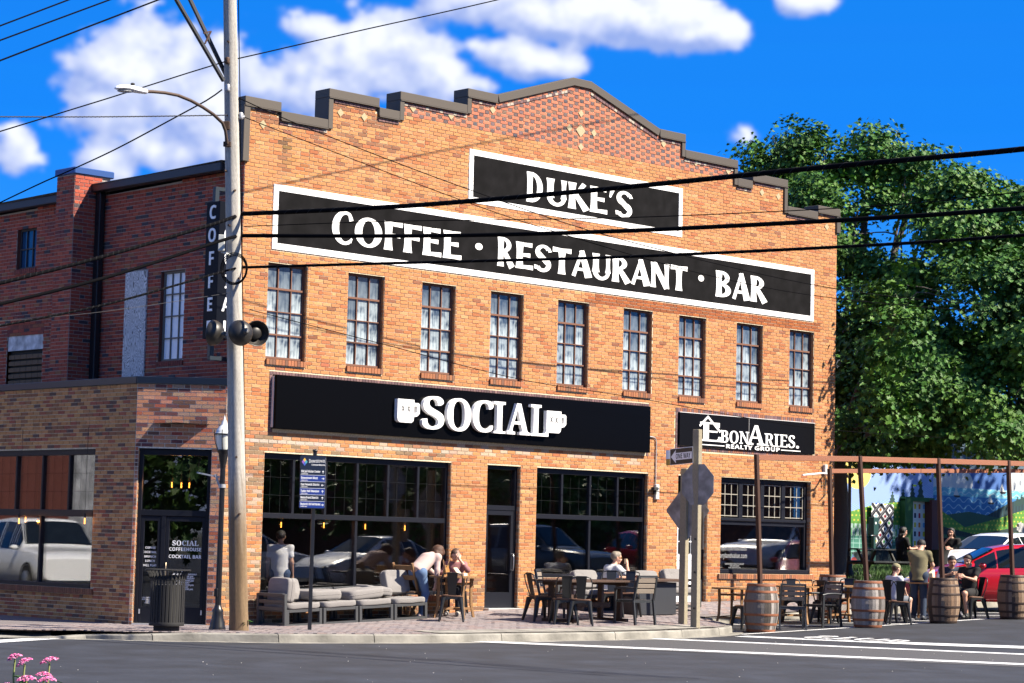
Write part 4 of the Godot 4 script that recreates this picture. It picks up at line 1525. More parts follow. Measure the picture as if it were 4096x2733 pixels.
# floors, back walls and ceilings behind the glass, so that one looks into rooms
func shell_and_rooms(b: Node3D, W: float) -> void:
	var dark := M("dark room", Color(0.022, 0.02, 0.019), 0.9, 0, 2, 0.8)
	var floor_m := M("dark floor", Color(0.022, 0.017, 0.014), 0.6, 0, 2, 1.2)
	var s := MB.new()
	s.quad(Vector3(0.1, wall_y(0) + 0.02, -0.2), Vector3(W - 0.1, wall_y(0) + 0.02, -0.2), Vector3(W - 0.1, wall_y(0) + 0.02, -9), Vector3(0.1, wall_y(0) + 0.02, -9), Vector3.UP)
	s.quad(Vector3(-1.1, -1.33, -1.35), Vector3(0.1, -1.33, -0.2), Vector3(0.1, -1.33, -9), Vector3(-1.1, -1.33, -9), Vector3.UP)
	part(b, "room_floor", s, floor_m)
	var c := MB.new()
	c.quad(Vector3(-1.1, 2.1, -9), Vector3(W - 0.1, 2.1, -9), Vector3(W - 0.1, 2.1, -0.2), Vector3(-1.1, 2.1, -0.2), Vector3.DOWN)
	part(b, "room_ceiling", c, dark)
	var w := MB.new()
	w.quad(Vector3(-1.1, -1.5, -9), Vector3(W - 0.1, -1.5, -9), Vector3(W - 0.1, 2.3, -9), Vector3(-1.1, 2.3, -9), Vector3.BACK)
	for x in [6.9, 11.2, 12.6]:
		w.box(Vector3(x, 0.4, -4.6), Vector3(0.12, 3.9, 8.7))
	w.quad(Vector3(-1.1, -1.5, -9), Vector3(-1.1, -1.5, -8), Vector3(-1.1, 2.3, -8), Vector3(-1.1, 2.3, -9), Vector3.RIGHT)
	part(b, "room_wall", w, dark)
	var e := MB.new()   # the far walls, seen from nowhere near, keep the sky out
	e.quad(Vector3(W, -1.5, 0), Vector3(W, -1.5, -26), Vector3(W, 6.6, -26), Vector3(W, 6.6, 0), Vector3.RIGHT)
	e.quad(Vector3(W, 6.6, 0), Vector3(W, 6.6, -0.32), Vector3(W, 7.75, -0.32), Vector3(W, 7.75, 0), Vector3.RIGHT)
	e.quad(Vector3(0, -1.5, -26), Vector3(W, -1.5, -26), Vector3(W, 7.0, -26), Vector3(0, 7.0, -26), Vector3.FORWARD)
	part(b, "far_wall", e, M("plain brick", Color(0.3, 0.12, 0.06), 0.9, 0, 2, 1.0))
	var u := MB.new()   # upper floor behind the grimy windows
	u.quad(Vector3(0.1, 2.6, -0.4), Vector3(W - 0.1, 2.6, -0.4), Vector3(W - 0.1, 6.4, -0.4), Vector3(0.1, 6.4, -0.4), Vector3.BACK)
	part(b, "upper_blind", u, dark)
	var pb := MB.new()   # back of the parapet
	for k in 8:
		var xa := W * k / 8.0
		pb.box(Vector3(xa + W / 16.0, 7.0, -0.3), Vector3(W / 8.0, 1.2, 0.03))
	part(b, "parapet_back", pb, M("plain brick", Color(0.3, 0.12, 0.06)))


# ---------------------------------------------------------------- lettering
func text_mesh(s: String, bold: bool, px: float, depth: float, serif := false, mono := false) -> Array:
	var t := TextMesh.new()
	var f := SystemFont.new()
	f.font_names = PackedStringArray(["Droid Serif" if serif else ("Droid Sans Mono" if mono else "Droid Sans")])
	f.font_weight = 700 if bold else 400
	t.font = f
	t.text = s
	t.font_size = 64
	t.pixel_size = 0.01 * px
	t.depth = depth
	t.curve_step = 1.5
	t.horizontal_alignment = HORIZONTAL_ALIGNMENT_CENTER
	t.vertical_alignment = VERTICAL_ALIGNMENT_CENTER
	return [t, t.get_aabb().size]


# text centred at a point; high: height of its capitals; wide: squeeze or stretch to this width
func lettering(parent: Node3D, s: String, at: Vector3, b: Basis, high: float, m: Material, depth := 0.002, serif := false, wide := 0.0, bold := true) -> MeshInstance3D:
	var t := text_mesh(s, bold, 1.0, 1.0, serif)
	var cap := 0.457   # capitals of a 64 px font at 0.01 m per pixel
	var sy := high / cap
	var sx: float = sy if wide <= 0.0 else wide / t[1].x
	var o := part(parent, "lettering", t[0], m)
	o.transform = Transform3D(b.scaled_local(Vector3(sx, sy, depth)), at)
	return o


# flared display capitals, drawn as strokes of a broad pen; each letter is one piece 1 unit high
func stem(g: MB, x: float, w: float, y0: float, y1: float, d: float, fl := 0.035) -> void:
	var p := PackedVector2Array()
	for k in 9:
		var t := k / 8.0
		p.append(Vector2(x - fl * pow(absf(t * 2.0 - 1.0), 2.5), lerpf(y0, y1, t)))
	for k in 9:
		var t := 1.0 - k / 8.0
		p.append(Vector2(x + w + fl * pow(absf(t * 2.0 - 1.0), 2.5), lerpf(y0, y1, t)))
	g.prism(p, 0.0, d, Transform3D.IDENTITY, false)


func limb(g: MB, a: Vector2, b: Vector2, wa: float, wb: float, d: float) -> void:   # a straight stroke that widens
	var n := (b - a).normalized().orthogonal()
	g.prism(PackedVector2Array([a - n * wa / 2, b - n * wb / 2, b + n * wb / 2, a + n * wa / 2]), 0.0, d, Transform3D.IDENTITY, false)


func arc(g: MB, c: Vector2, r: Vector2, ri: Vector2, a0: float, a1: float, d: float, ci := Vector2.ZERO) -> void:   # part of a ring whose hole has radii of its own
	var p := PackedVector2Array()
	for k in 25:
		var a := deg_to_rad(lerpf(a0, a1, k / 24.0))
		p.append(c + Vector2(cos(a) * r.x, sin(a) * r.y))
	for k in 25:
		var a := deg_to_rad(lerpf(a1, a0, k / 24.0))
		p.append(c + ci + Vector2(cos(a) * ri.x, sin(a) * ri.y))
	g.prism(p, 0.0, d, Transform3D.IDENTITY, false)


func glyph(ch: String) -> Array:   # [mesh builder, advance]
	var g := MB.new()
	var D := 0.02
	match ch:
		"D":
			stem(g, 0.04, 0.21, 0, 1, D)
			arc(g, Vector2(0.20, 0.5), Vector2(0.48, 0.5), Vector2(0.25, 0.40), -90, 90, D + 0.001)
			return [g, 0.74]
		"O":
			arc(g, Vector2(0.40, 0.5), Vector2(0.40, 0.52), Vector2(0.185, 0.41), 0, 180, D)
			arc(g, Vector2(0.40, 0.5), Vector2(0.40, 0.52), Vector2(0.185, 0.41), 180, 360, D)
			return [g, 0.85]
		"C":
			arc(g, Vector2(0.42, 0.5), Vector2(0.42, 0.52), Vector2(0.22, 0.42), 62, 298, D, Vector2(0.03, 0))
			limb(g, Vector2(0.58, 0.93), Vector2(0.64, 0.74), 0.10, 0.14, D + 0.001)
			limb(g, Vector2(0.60, 0.08), Vector2(0.67, 0.20), 0.11, 0.05, D + 0.001)
			return [g, 0.72]
		"U":
			stem(g, 0.03, 0.20, 0.28, 1, D)
			stem(g, 0.50, 0.13, 0.28, 1, D)
			arc(g, Vector2(0.33, 0.32), Vector2(0.305, 0.34), Vector2(0.16, 0.21), 180, 360, D + 0.001, Vector2(0.02, 0))
			return [g, 0.70]
		"K":
			stem(g, 0.04, 0.20, 0, 1, D)
			limb(g, Vector2(0.22, 0.48), Vector2(0.53, 1.0), 0.10, 0.15, D + 0.001)
			limb(g, Vector2(0.26, 0.56), Vector2(0.62, 0.0), 0.15, 0.24, D + 0.002)
			return [g, 0.72]
		"E", "F":
			stem(g, 0.04, 0.20, 0, 1, D)
			limb(g, Vector2(0.2, 0.925), Vector2(0.55, 0.925), 0.12, 0.17, D + 0.001)
			limb(g, Vector2(0.2, 0.53), Vector2(0.49, 0.53), 0.11, 0.16, D + 0.002)
			if ch == "E":
				limb(g, Vector2(0.2, 0.075), Vector2(0.59, 0.075), 0.12, 0.17, D + 0.003)
			return [g, 0.63 if ch == "E" else 0.58]
		"S":
			arc(g, Vector2(0.30, 0.735), Vector2(0.27, 0.285), Vector2(0.12, 0.17), 25, 250, D)
			arc(g, Vector2(0.29, 0.275), Vector2(0.28, 0.295), Vector2(0.12, 0.17), -155, 75, D + 0.001)
			limb(g, Vector2(0.13, 0.68), Vector2(0.46, 0.33), 0.19, 0.19, D + 0.002)
			limb(g, Vector2(0.49, 0.93), Vector2(0.53, 0.77), 0.05, 0.12, D + 0.003)
			limb(g, Vector2(0.04, 0.07), Vector2(0.06, 0.22), 0.05, 0.12, D + 0.003)
			return [g, 0.62]
		"R", "B":
			stem(g, 0.04, 0.20, 0, 1, D)
			arc(g, Vector2(0.22, 0.745), Vector2(0.33, 0.255), Vector2(0.15, 0.155), -90, 90, D + 0.001)
			if ch == "R":
				limb(g, Vector2(0.28, 0.52), Vector2(0.60, 0.0), 0.16, 0.24, D + 0.002)
				return [g, 0.70]
			arc(g, Vector2(0.22, 0.27), Vector2(0.39, 0.27), Vector2(0.18, 0.165), -90, 90, D + 0.002)
			return [g, 0.66]
		"T":
			stem(g, 0.22, 0.20, 0, 0.9, D)
			limb(g, Vector2(0.32, 0.92), Vector2(0.0, 0.92), 0.13, 0.19, D + 0.001)
			limb(g, Vector2(0.32, 0.92), Vector2(0.64, 0.92), 0.13, 0.19, D + 0.002)
			return [g, 0.66]
		"A":
			limb(g, Vector2(0.36, 1.02), Vector2(0.07, 0.0), 0.10, 0.13, D)
			limb(g, Vector2(0.34, 1.02), Vector2(0.60, 0.0), 0.17, 0.26, D + 0.001)
			limb(g, Vector2(0.14, 0.29), Vector2(0.52, 0.29), 0.11, 0.11, D + 0.002)
			return [g, 0.72]
		"N":
			stem(g, 0.04, 0.14, 0, 1, D)
			stem(g, 0.54, 0.14, 0, 1, D)
			limb(g, Vector2(0.12, 1.0), Vector2(0.62, 0.0), 0.20, 0.20, D + 0.001)
			return [g, 0.76]
		"'":
			limb(g, Vector2(0.13, 1.0), Vector2(0.05, 0.68), 0.15, 0.05, D)
			return [g, 0.24]
		"•":
			arc(g, Vector2(0.13, 0.5), Vector2(0.13, 0.13), Vector2(0.001, 0.001), 0, 360, D)
			return [g, 0.26]
	return [g, 0.35]


func painted_word(sign_node: Node3D, word: String, x0: float, x1: float, y0: float, y1: float, z: float, m: Material) -> void:
	var total := 0.0
	for ch in word:
		total += glyph(ch)[1]
	var sx := (x1 - x0) / total
	var x := x0
	for ch in word:
		var g := glyph(ch)
		var o := part(sign_node, "letter", g[0], m)
		o.transform = Transform3D(Basis.from_scale(Vector3(sx, y1 - y0, 0.2)), Vector3(x, y0, z))
		x += g[1] * sx


func painted_sign(label: String, x0: float, x1: float, y0: float, y1: float, words: Array) -> void:
	var s := thing("painted_sign", label, "sign")
	var p := MB.new()
	p.box(Vector3((x0 + x1) / 2, (y0 + y1) / 2, 0.005), Vector3(x1 - x0 - 0.16, y1 - y0 - 0.16, 0.012))
	part(s, "panel", p, M("black painted panel", Color(0.009, 0.0085, 0.0095), 0.8, 0, 2, 0.7, 0, false, 0.2))
	var white := M("white paint", Color(0.80, 0.80, 0.79), 0.7)
	var one := MB.new()
	one.box(Vector3.ZERO, Vector3.ONE)
	var mesh := one.mesh()
	var bed := MB.new()
	for r in [[x0, x1, y0, y0 + 0.115], [x0, x1, y1 - 0.115, y1], [x0, x0 + 0.115, y0 + 0.115, y1 - 0.115], [x1 - 0.115, x1, y0 + 0.115, y1 - 0.115]]:
		bed.box(Vector3((r[0] + r[1]) / 2, (r[2] + r[3]) / 2, 0.006), Vector3(r[1] - r[0], r[3] - r[2], 0.012))
	part(s, "frame_bed", bed, M("white paint in the joints", Color(0.52, 0.52, 0.52), 0.8))
	var places := []
	var n := int((x1 - x0) / 0.0705)
	for k in n:
		for e in 2:
			places.append(Transform3D(Basis.from_scale(Vector3((x1 - x0) / n - 0.008, 0.108, 0.02)), Vector3(x0 + (k + 0.5) * (x1 - x0) / n, y0 + 0.0575 if e == 0 else y1 - 0.0575, 0.009 + rng.randf_range(0, 0.003))))
	var h := int((y1 - y0 - 0.23) / 0.0677)
	for k in h:
		for e in 2:
			places.append(Transform3D(Basis.from_scale(Vector3(0.108, (y1 - y0 - 0.23) / h - 0.008, 0.02)), Vector3(x0 + 0.0575 if e == 0 else x1 - 0.0575, y0 + 0.115 + (k + 0.5) * (y1 - y0 - 0.23) / h, 0.009 + rng.randf_range(0, 0.003))))
	places.sort_custom(func(a, b): return a.origin.x < b.origin.x)
	for k in mini(140, places.size()):
		part(s, "frame_brick", mesh, white, places[k])
	if places.size() > 140:
		stuff(s, "frame_bricks", mesh, white, places.slice(140))
	for w in words:
		painted_word(s, w[0], w[1], w[2], w[3], w[4], 0.0115, white)


func signs() -> void:
	painted_sign("small black wall sign high in the gable with white brick frame, reading DUKE'S", 5.30, 11.395, 6.63, 7.66, [["D", 6.83, 7.32, 6.835, 7.425], ["UKE'S", 7.38, 9.90, 6.845, 7.37]])
	painted_sign("long black wall sign with white brick frame, reading COFFEE RESTAURANT BAR", 0.64, 15.81, 5.235, 6.39, [["C", 1.985, 2.49, 5.495, 6.085], ["OFFEE", 2.52, 5.19, 5.505, 6.03], ["•", 5.51, 5.70, 5.56, 6.06], ["R", 6.09, 6.56, 5.495, 6.06], ["ESTAURANT", 6.58, 11.60, 5.505, 6.02], ["•", 11.93, 12.11, 5.58, 6.08], ["BAR", 12.48, 14.2, 5.495, 6.05]])
	# lit-letter board of the coffee house
	var s := thing("shop_sign", "long black glossy board above the shop windows with white raised letters SOCIAL and two mugs", "sign", Vector3.ZERO)
	var bd := MB.new()
	bd.box(Vector3(5.585, 2.557, 0.065), Vector3(9.66, 0.945, 0.12), Basis.IDENTITY, 0.008)
	part(s, "board", bd, M("gloss black board", Color(0.002, 0.002, 0.0025), 0.2, 0, 0, 1, 0, false, 0.17))
	var edge := MB.new()
	edge.box(Vector3(0.748, 2.557, 0.04), Vector3(0.012, 0.9, 0.06))
	part(s, "edge_trim", edge, M("white trim", Color(0.6, 0.58, 0.55), 0.6))
	var white := M("white acrylic", Color(0.80, 0.80, 0.80), 0.4)
	var side := M("letter return", Color(0.62, 0.62, 0.66), 0.5)
	var x := 4.10
	for l in [["S", 0.60], ["O", 0.66], ["C", 0.58], ["I", 0.33], ["A", 0.66], ["L", 0.53]]:
		var t := text_mesh(l[0], true, 1.0, 1.0, true)
		var o := part(s, "letter", t[0], white)
		var hh: float = t[1].y
		o.transform = Transform3D(Basis.from_scale(Vector3(l[1] * 0.91 / t[1].x, 0.60 / 0.457, 0.08)), Vector3(x + l[1] / 2, 2.553, 0.125 + 0.045))
		x += l[1] * 0.985
	for mx in [3.735, 7.575]:
		var mug := Node3D.new()
		mug.name = "mug"
		s.add_child(mug, true)
		var g := MB.new()
		var p := PackedVector2Array([Vector2(-0.24, 0.215), Vector2(-0.24, -0.12), Vector2(-0.225, -0.18), Vector2(-0.18, -0.21), Vector2(0.10, -0.21), Vector2(0.145, -0.18), Vector2(0.16, -0.12), Vector2(0.16, 0.215)])
		g.prism(p, 0.125, 0.215, Transform3D(Basis.IDENTITY, Vector3(mx, 2.555, 0)))
		var hp := PackedVector2Array([Vector2(0.16, 0.16), Vector2(0.27, 0.16), Vector2(0.30, 0.13), Vector2(0.30, -0.03), Vector2(0.25, -0.08), Vector2(0.16, -0.10), Vector2(0.16, -0.04), Vector2(0.22, -0.02), Vector2(0.24, 0.0), Vector2(0.24, 0.10), Vector2(0.16, 0.10)])
		g.prism(hp, 0.126, 0.213, Transform3D(Basis.IDENTITY, Vector3(mx + 0.0005, 2.555, 0)))
		part(mug, "body", g, white)
		var e := MB.new()
		for ex in [-0.11, 0.03]:
			for sg in [-1.0, 1.0]:
				e.box(Vector3(mx + ex, 2.60, 0.216), Vector3(0.022, 0.13, 0.004 + sg * 0.0006), Basis(Vector3.BACK, sg * 0.5))
		part(mug, "eyes", e, M("mug mark", Color(0.05, 0.05, 0.05), 0.6))
	# estate agent's board
	var r := thing("shop_sign", "black board at the right end of the front, white serif lettering EBONARIES REALTY GROUP", "sign")
	var rb := MB.new()
	rb.box(Vector3(13.615, 2.63, 0.03), Vector3(4.47, 0.69, 0.05), Basis.IDENTITY, 0.004)
	part(r, "board", rb, M("black board", Color(0.004, 0.004, 0.005), 0.35, 0, 0, 1, 0, false, 0.2))
	var tr := MB.new()
	tr.box(Vector3(13.615, 2.978, 0.03), Vector3(4.47, 0.012, 0.056))
	tr.box(Vector3(13.6, 2.63, 0.0555), Vector3(0.006, 0.68, 0.003))
	part(r, "board_edge", tr, M("worn white edge", Color(0.5, 0.5, 0.5), 0.7))
	for t in [["E", 12.02, 12.68, 2.405, 2.80], ["BON", 12.66, 13.60, 2.405, 2.665], ["A", 13.52, 14.12, 2.395, 2.82], ["RIES", 14.12, 15.16, 2.395, 2.665], [".", 15.2, 15.30, 2.39, 2.65]]:
		lettering(r, t[0], Vector3((t[1] + t[2]) / 2, (t[3] + t[4]) / 2, 0.0562), Basis.IDENTITY, t[4] - t[3], white, 0.006, true, t[2] - t[1])
	lettering(r, "REALTY GROUP", Vector3(13.74, 2.335, 0.0562), Basis.IDENTITY, 0.085, white, 0.006, false, 1.78)
	var ln := MB.new()
	for a in [[12.0, 12.8], [14.68, 15.35]]:
		ln.box(Vector3((a[0] + a[1]) / 2, 2.335, 0.0575), Vector3(a[1] - a[0], 0.018, 0.005))
	limb(ln, Vector2(12.0, 2.72), Vector2(12.27, 2.93), 0.045, 0.045, 0.061)
	limb(ln, Vector2(12.25, 2.93), Vector2(12.66, 2.62), 0.045, 0.045, 0.062)
	part(r, "house_mark", ln, white)
	blade_sign()


func blade_sign() -> void:
	var s := thing("blade_sign", "tall black blade sign behind the utility pole, white letters COFFEE down its side", "sign")
	var y0 := 3.58
	var y1 := 5.95
	var m := MB.new()
	m.box(Vector3(-0.29, (y0 + y1) / 2, -0.19), Vector3(0.42, y1 - y0, 0.38), Basis.IDENTITY, 0.006)
	part(s, "box", m, M("blade black", Color(0.004, 0.005, 0.009), 0.4, 0, 0, 1, 0, false, 0.2))
	var white := M("white acrylic", Color(0.8, 0.8, 0.8), 0.4)
	for k in 6:
		var y := y1 - 0.19 - k * 0.4
		lettering(s, "COFFEE"[k], Vector3(-0.506, y, -0.19), Basis(Vector3(0, 0, 1), Vector3.UP, Vector3(-1, 0, 0)), 0.235, white, 0.01)
		lettering(s, "SOCIAL"[k], Vector3(-0.29, y, 0.006), Basis.IDENTITY, 0.235, white, 0.01)
	for y in [6.2, 3.25]:
		var br := MB.new()
		br.box(Vector3(-0.2, y, -0.3), Vector3(0.42, 0.07, 0.08), Basis.IDENTITY, 0.005)
		br.box(Vector3(-0.37, y + (0.17 if y < 4.0 else -0.13), -0.3), Vector3(0.09, 0.3 if y < 4.0 else 0.22, 0.081), Basis.IDENTITY, 0.005)
		part(s, "bracket", br, M("bracket", Color(0.01, 0.017, 0.025), 0.4))


# ---------------------------------------------------------------- pole, lamps, posts, bins
func wood_grain(key: String, c: Color, along := 0.35, across := 7.0, rough := 0.9, painted := false) -> StandardMaterial3D:
	if mats.has(key):
		return mats[key]
	var m := M(key, c, rough, 0, 1, 1.0, 0.4, painted)
	m.uv1_world_triplanar = true
	m.uv1_scale = Vector3(across, along, across)
	return m


func street_things() -> void:
	utility_pole()
	loudspeakers()
	street_lamp(Vector3(-1.438, -1.331, 1.601), "black post lamp with clear acorn globe half hidden by the wooden utility pole", 3.53)
	trash_can()
	wayfinding()
	sign_posts()
	wall_fittings()


func utility_pole() -> void:
	var p := thing("utility_pole", "tall weathered wooden utility pole leaning slightly, between the corner door and the sofa", "utility pole")
	var foot := Vector3(-1.462, -1.304, 2.209)
	var top := Vector3(-2.35, 8.715, 2.582)
	top = foot + (top - foot) * 1.16
	var rows := []
	var g := MB.new()
	var m := 28
	for k in 41:
		var t := k / 40.0
		var c := foot.lerp(top, t)
		var r := lerpf(0.147, 0.098, t) * (1.06 if k == 0 else 1.0)
		var row := PackedVector3Array()
		for s in m:
			var a := TAU * s / m
			var rr := r * (1.0 + 0.035 * sin(a * 5.0 + 1.3) * sin(a * 11.0 + t * 4.0) - (0.05 if (s * 7 + k / 9) % 9 == 0 else 0.0))
			row.append(c + Vector3(cos(a) * rr, 0, -sin(a) * rr))
		rows.append(row)
	g.rings(rows)
	var n := FastNoiseLite.new()
	n.seed = 9
	n.frequency = 1.2
	for k in g.v.size():   # brown where the bark layer is worn low down, bleached grey above
		var y := g.v[k].y
		var f := clampf(1.0 - (y - 0.1) / 1.2 + n.get_noise_3d(g.v[k].x * 9.0, y * 0.8, g.v[k].z * 9.0) * 0.7, 0.0, 1.0)
		var stripe := 0.5 + 0.5 * n.get_noise_3d(g.v[k].x * 22.0, y * 0.25, g.v[k].z * 22.0)
		g.c[k] = Color(0.62, 0.585, 0.53).lerp(Color(0.27, 0.18, 0.10), f) * lerpf(0.5, 1.25, stripe)
	part(p, "shaft", g, wood_grain("pole wood", Color.WHITE, 0.5, 9.0, 0.95, true))
	var steel := M("rusty fitting", Color(0.10, 0.055, 0.035), 0.7, 0.4, 1, 6.0)
	var grey := M("galvanised", Color(0.35, 0.36, 0.38), 0.5, 0.5)
	for b in [[534, 100], [522, 395], [545, 440], [530, 520], [553, 640], [540, 1050], [545, 1180]]:
		var bt := MB.new()
		var c: Vector3 = foot.lerp(top, (1449.0 - b[1]) / 1449.0 / 1.16)
		var d := (eye - c)
		d.y = 0.0
		d = d.normalized().rotated(Vector3.UP, (b[0] - 540) * 0.05)
		bt.cyl(c + d * 0.10, c + d * 0.16, 0.018, 0.018, 8)
		part(p, "bolt", bt, steel)
	var w := MB.new()
	var pts := []
	for k in 30:
		var c := foot.lerp(top, 0.16 + k * 0.025)
		var a := 0.5 + sin(k * 0.9) * 0.05
		pts.append(c + Vector3(cos(a), 0, sin(a)) * 0.137)
	w.tube(pts, 0.008, 5)
	part(p, "ground_wire", w, M("cable black", Color(0.004, 0.004, 0.005), 0.9, 0, 0, 1, 0, false, 0.12))
	for ins in [[505, 143, 0.05], [548, 264, 0.05], [509, 205, 0.04]]:
		var i := MB.new()
		var c: Vector3 = foot.lerp(top, (1449.0 - ins[1]) / 1449.0 / 1.16) + Vector3(-0.13 if ins[0] < 520 else 0.12, 0, 0.08)
		i.lathe(c - Vector3(0, 0.06, 0), [[0.025, 0], [ins[2], 0.02], [0.03, 0.05], [ins[2], 0.08], [0.025, 0.11]], 10)
		i.box(c + Vector3(0.04, 0.0, -0.03), Vector3(0.1, 0.03, 0.04))
		part(p, "insulator", i, grey if ins[1] != 143 else steel)
	var bx := MB.new()
	bx.box(Vector3(-2.275, 4.824, 2.483), Vector3(0.10, 0.26, 0.09), Basis(Vector3.UP, -0.7), 0.008)
	bx.bar(Vector3(-2.253, 4.689, 2.461), Vector3(-2.09, 4.657, 2.474), 0.03, 0.03)
	var o := part(p, "meter_box", bx, M("grey plastic", Color(0.42, 0.43, 0.41), 0.5))
	o.set_meta("label", "small grey radio box bracketed to the pole")
	var co := MB.new()
	for k in 3:
		var ring := []
		for s in 25:
			var a := TAU * s / 24.0
			ring.append(Vector3(-2.082, 4.419, 2.592) + Vector3(cos(a) * 0.7, sin(a) * 1.15, cos(a) * 0.65) * (0.19 + 0.016 * k) + Vector3(-0.02 * k, 0, 0.02 * k))
		co.tube(ring, 0.008, 5)
	part(p, "cable_loop", co, M("cable black", Color(0.004, 0.004, 0.005), 0.9, 0, 0, 1, 0, false, 0.12))
	for up in [[[405, 0], [513, 186]], [[432, -10], [520, 176]]]:
		var br := MB.new()
		var d: float = 35.2 if up[0][0] < 420 else 35.6
		var a := Vector3(-2.41, 7.396, 2.572) if up[0][0] < 420 else Vector3(-2.233, 7.517, 2.409)
		var c := Vector3(-3.792, 8.833, 2.741) if up[0][0] < 420 else Vector3(-3.211, 9.172, 2.228)
		br.bar(a, c, 0.055, 0.055, Vector3.UP, 0.006)
		part(p, "crossarm_brace", br, M("dark brace", Color(0.03, 0.032, 0.036), 0.6, 0.3))
	var tie := MB.new()
	tie.bar(Vector3(-2.843, 8.091, 2.588), Vector3(-2.586, 8.188, 2.429), 0.02, 0.02)
	tie.bar(Vector3(-2.586, 8.188, 2.429), Vector3(-2.757, 7.949, 2.514), 0.02, 0.02)
	part(p, "brace_tie", tie, steel)
	# street light on its arm
	var l := thing("street_light", "white cobra head street light on a curved rusty arm fixed to the utility pole", "street light")
	var arm := MB.new()
	arm.tube([Vector3(-2.292, 6.406, 2.563), Vector3(-2.358, 6.603, 2.594), Vector3(-2.432, 6.716, 2.606), Vector3(-2.63, 6.816, 2.637), Vector3(-2.879, 6.89, 2.685), Vector3(-3.136, 6.95, 2.724), Vector3(-3.404, 6.988, 2.75), Vector3(-3.667, 6.984, 2.775), Vector3(-3.917, 6.958, 2.809), Vector3(-4.098, 6.929, 2.841)], 0.026, 10)
	part(l, "arm", arm, M("rusty arm", Color(0.10, 0.065, 0.05), 0.65, 0.4, 1, 5.0))
	var pl := MB.new()
	pl.box(Vector3(-2.313, 6.698, 2.551), Vector3(0.10, 0.13, 0.05), Basis(Vector3.UP, -0.75), 0.005)
	pl.box(Vector3(-2.28, 6.402, 2.547), Vector3(0.12, 0.08, 0.05), Basis(Vector3.UP, -0.75), 0.005)
	part(l, "bracket", pl, steel)
	var a0 := Vector3(-4.044, 6.926, 2.822)
	var a1 := Vector3(-4.657, 6.871, 2.922)
	var ax := (a1 - a0).normalized()
	var sx := ax.cross(Vector3.UP).normalized()
	var uy := sx.cross(ax)
	var hd := MB.new()
	var rws := []
	for k in [[0.0, 0.03, 0.02, 0.0], [0.02, 0.055, 0.05, 0.0], [0.2, 0.07, 0.06, 0.005], [0.42, 0.085, 0.062, 0.01], [0.44, 0.10, 0.068, 0.01], [0.7, 0.12, 0.06, 0.02], [0.9, 0.10, 0.045, 0.02], [0.98, 0.05, 0.02, 0.012], [1.0, 0.01, 0.006, 0.01]]:
		var row := PackedVector3Array()
		for s in 16:
			var a := TAU * s / 16.0
			var cy := sin(a)
			row.append(a0 + (a1 - a0) * k[0] + sx * cos(a) * k[1] + uy * ((cy * k[2] if cy > 0 else cy * k[2] * 0.55) + k[3]))
		rws.append(row)
	hd.rings(rws)
	part(l, "head", hd, M("white housing", Color(0.72, 0.73, 0.75), 0.45))
	var ln := MB.new()
	ln.ball(a0.lerp(a1, 0.7) - uy * 0.02, Vector3(0.15, 0.022, 0.09), Basis(ax, uy, sx * -1.0))
	part(l, "lens", ln, M("lens", Color(0.35, 0.36, 0.36), 0.2))
	var cell := MB.new()
	cell.lathe(a0.lerp(a1, 0.45) + uy * 0.06, [[0.03, 0], [0.03, 0.04], [0.038, 0.045], [0.02, 0.06]], 10)
	part(l, "photo_cell", cell, M("dark plastic", Color(0.02, 0.02, 0.02), 0.5))


func loudspeakers() -> void:
	var k := 0
	for s in [[Vector3(-2.306, 3.388, 2.459), Vector3(-0.45, 0.1, -0.9), "black horn loudspeaker on the left of the utility pole, its round back and bracket showing"], [Vector3(-2.071, 3.402, 2.826), Vector3(0.15, -0.1, -1.0), "black horn loudspeaker in front of the pole, middle of the three"], [Vector3(-1.582, 3.442, 2.535), Vector3(-0.25, -0.1, 0.95), "black horn loudspeaker right of the pole, turned towards the upper windows"]]:
		var t := thing("loudspeaker", s[2], "loudspeaker", s[0], 0.0, "horn loudspeakers on the utility pole")
		var f: Vector3 = s[1].normalized()
		var x := f.cross(Vector3.UP).normalized()
		var b := Basis(x, f, x.cross(f))
		var g := MB.new()
		g.lathe(-f * 0.14, [[0.03, 0.02], [0.08, 0.03], [0.13, 0.055], [0.175, 0.10], [0.20, 0.155], [0.208, 0.205], [0.20, 0.215], [0.185, 0.19], [0.15, 0.13], [0.09, 0.10]], 28, b)
		part(t, "horn", g, M("black horn", Color(0.022, 0.019, 0.016), 0.45, 0, 1, 3.0))
		var r := MB.new()
		r.lathe(-f * 0.02, [[0.11, -0.03], [0.105, 0.03], [0.08, 0.055], [0.03, 0.065], [0.01, 0.066]], 16, b)
		part(t, "reflector", r, M("black horn", Color(0.018, 0.016, 0.014)))
		var d := MB.new()
		d.lathe(-f * 0.20, [[0.03, 0.03], [0.045, 0.04], [0.05, 0.08], [0.05, 0.1]], 14, b)
		part(t, "driver", d, M("driver", Color(0.05, 0.05, 0.05), 0.5))
		var br := MB.new()
		var to: Vector3 = Vector3(-1.868, 3.433, 2.398) - s[0]
		br.bar(-f * 0.17, to * 0.8 - f * 0.05, 0.02, 0.05)
		part(t, "bracket", br, M("galvanised", Color(0.35, 0.36, 0.38), 0.5, 0.5))
		k += 1


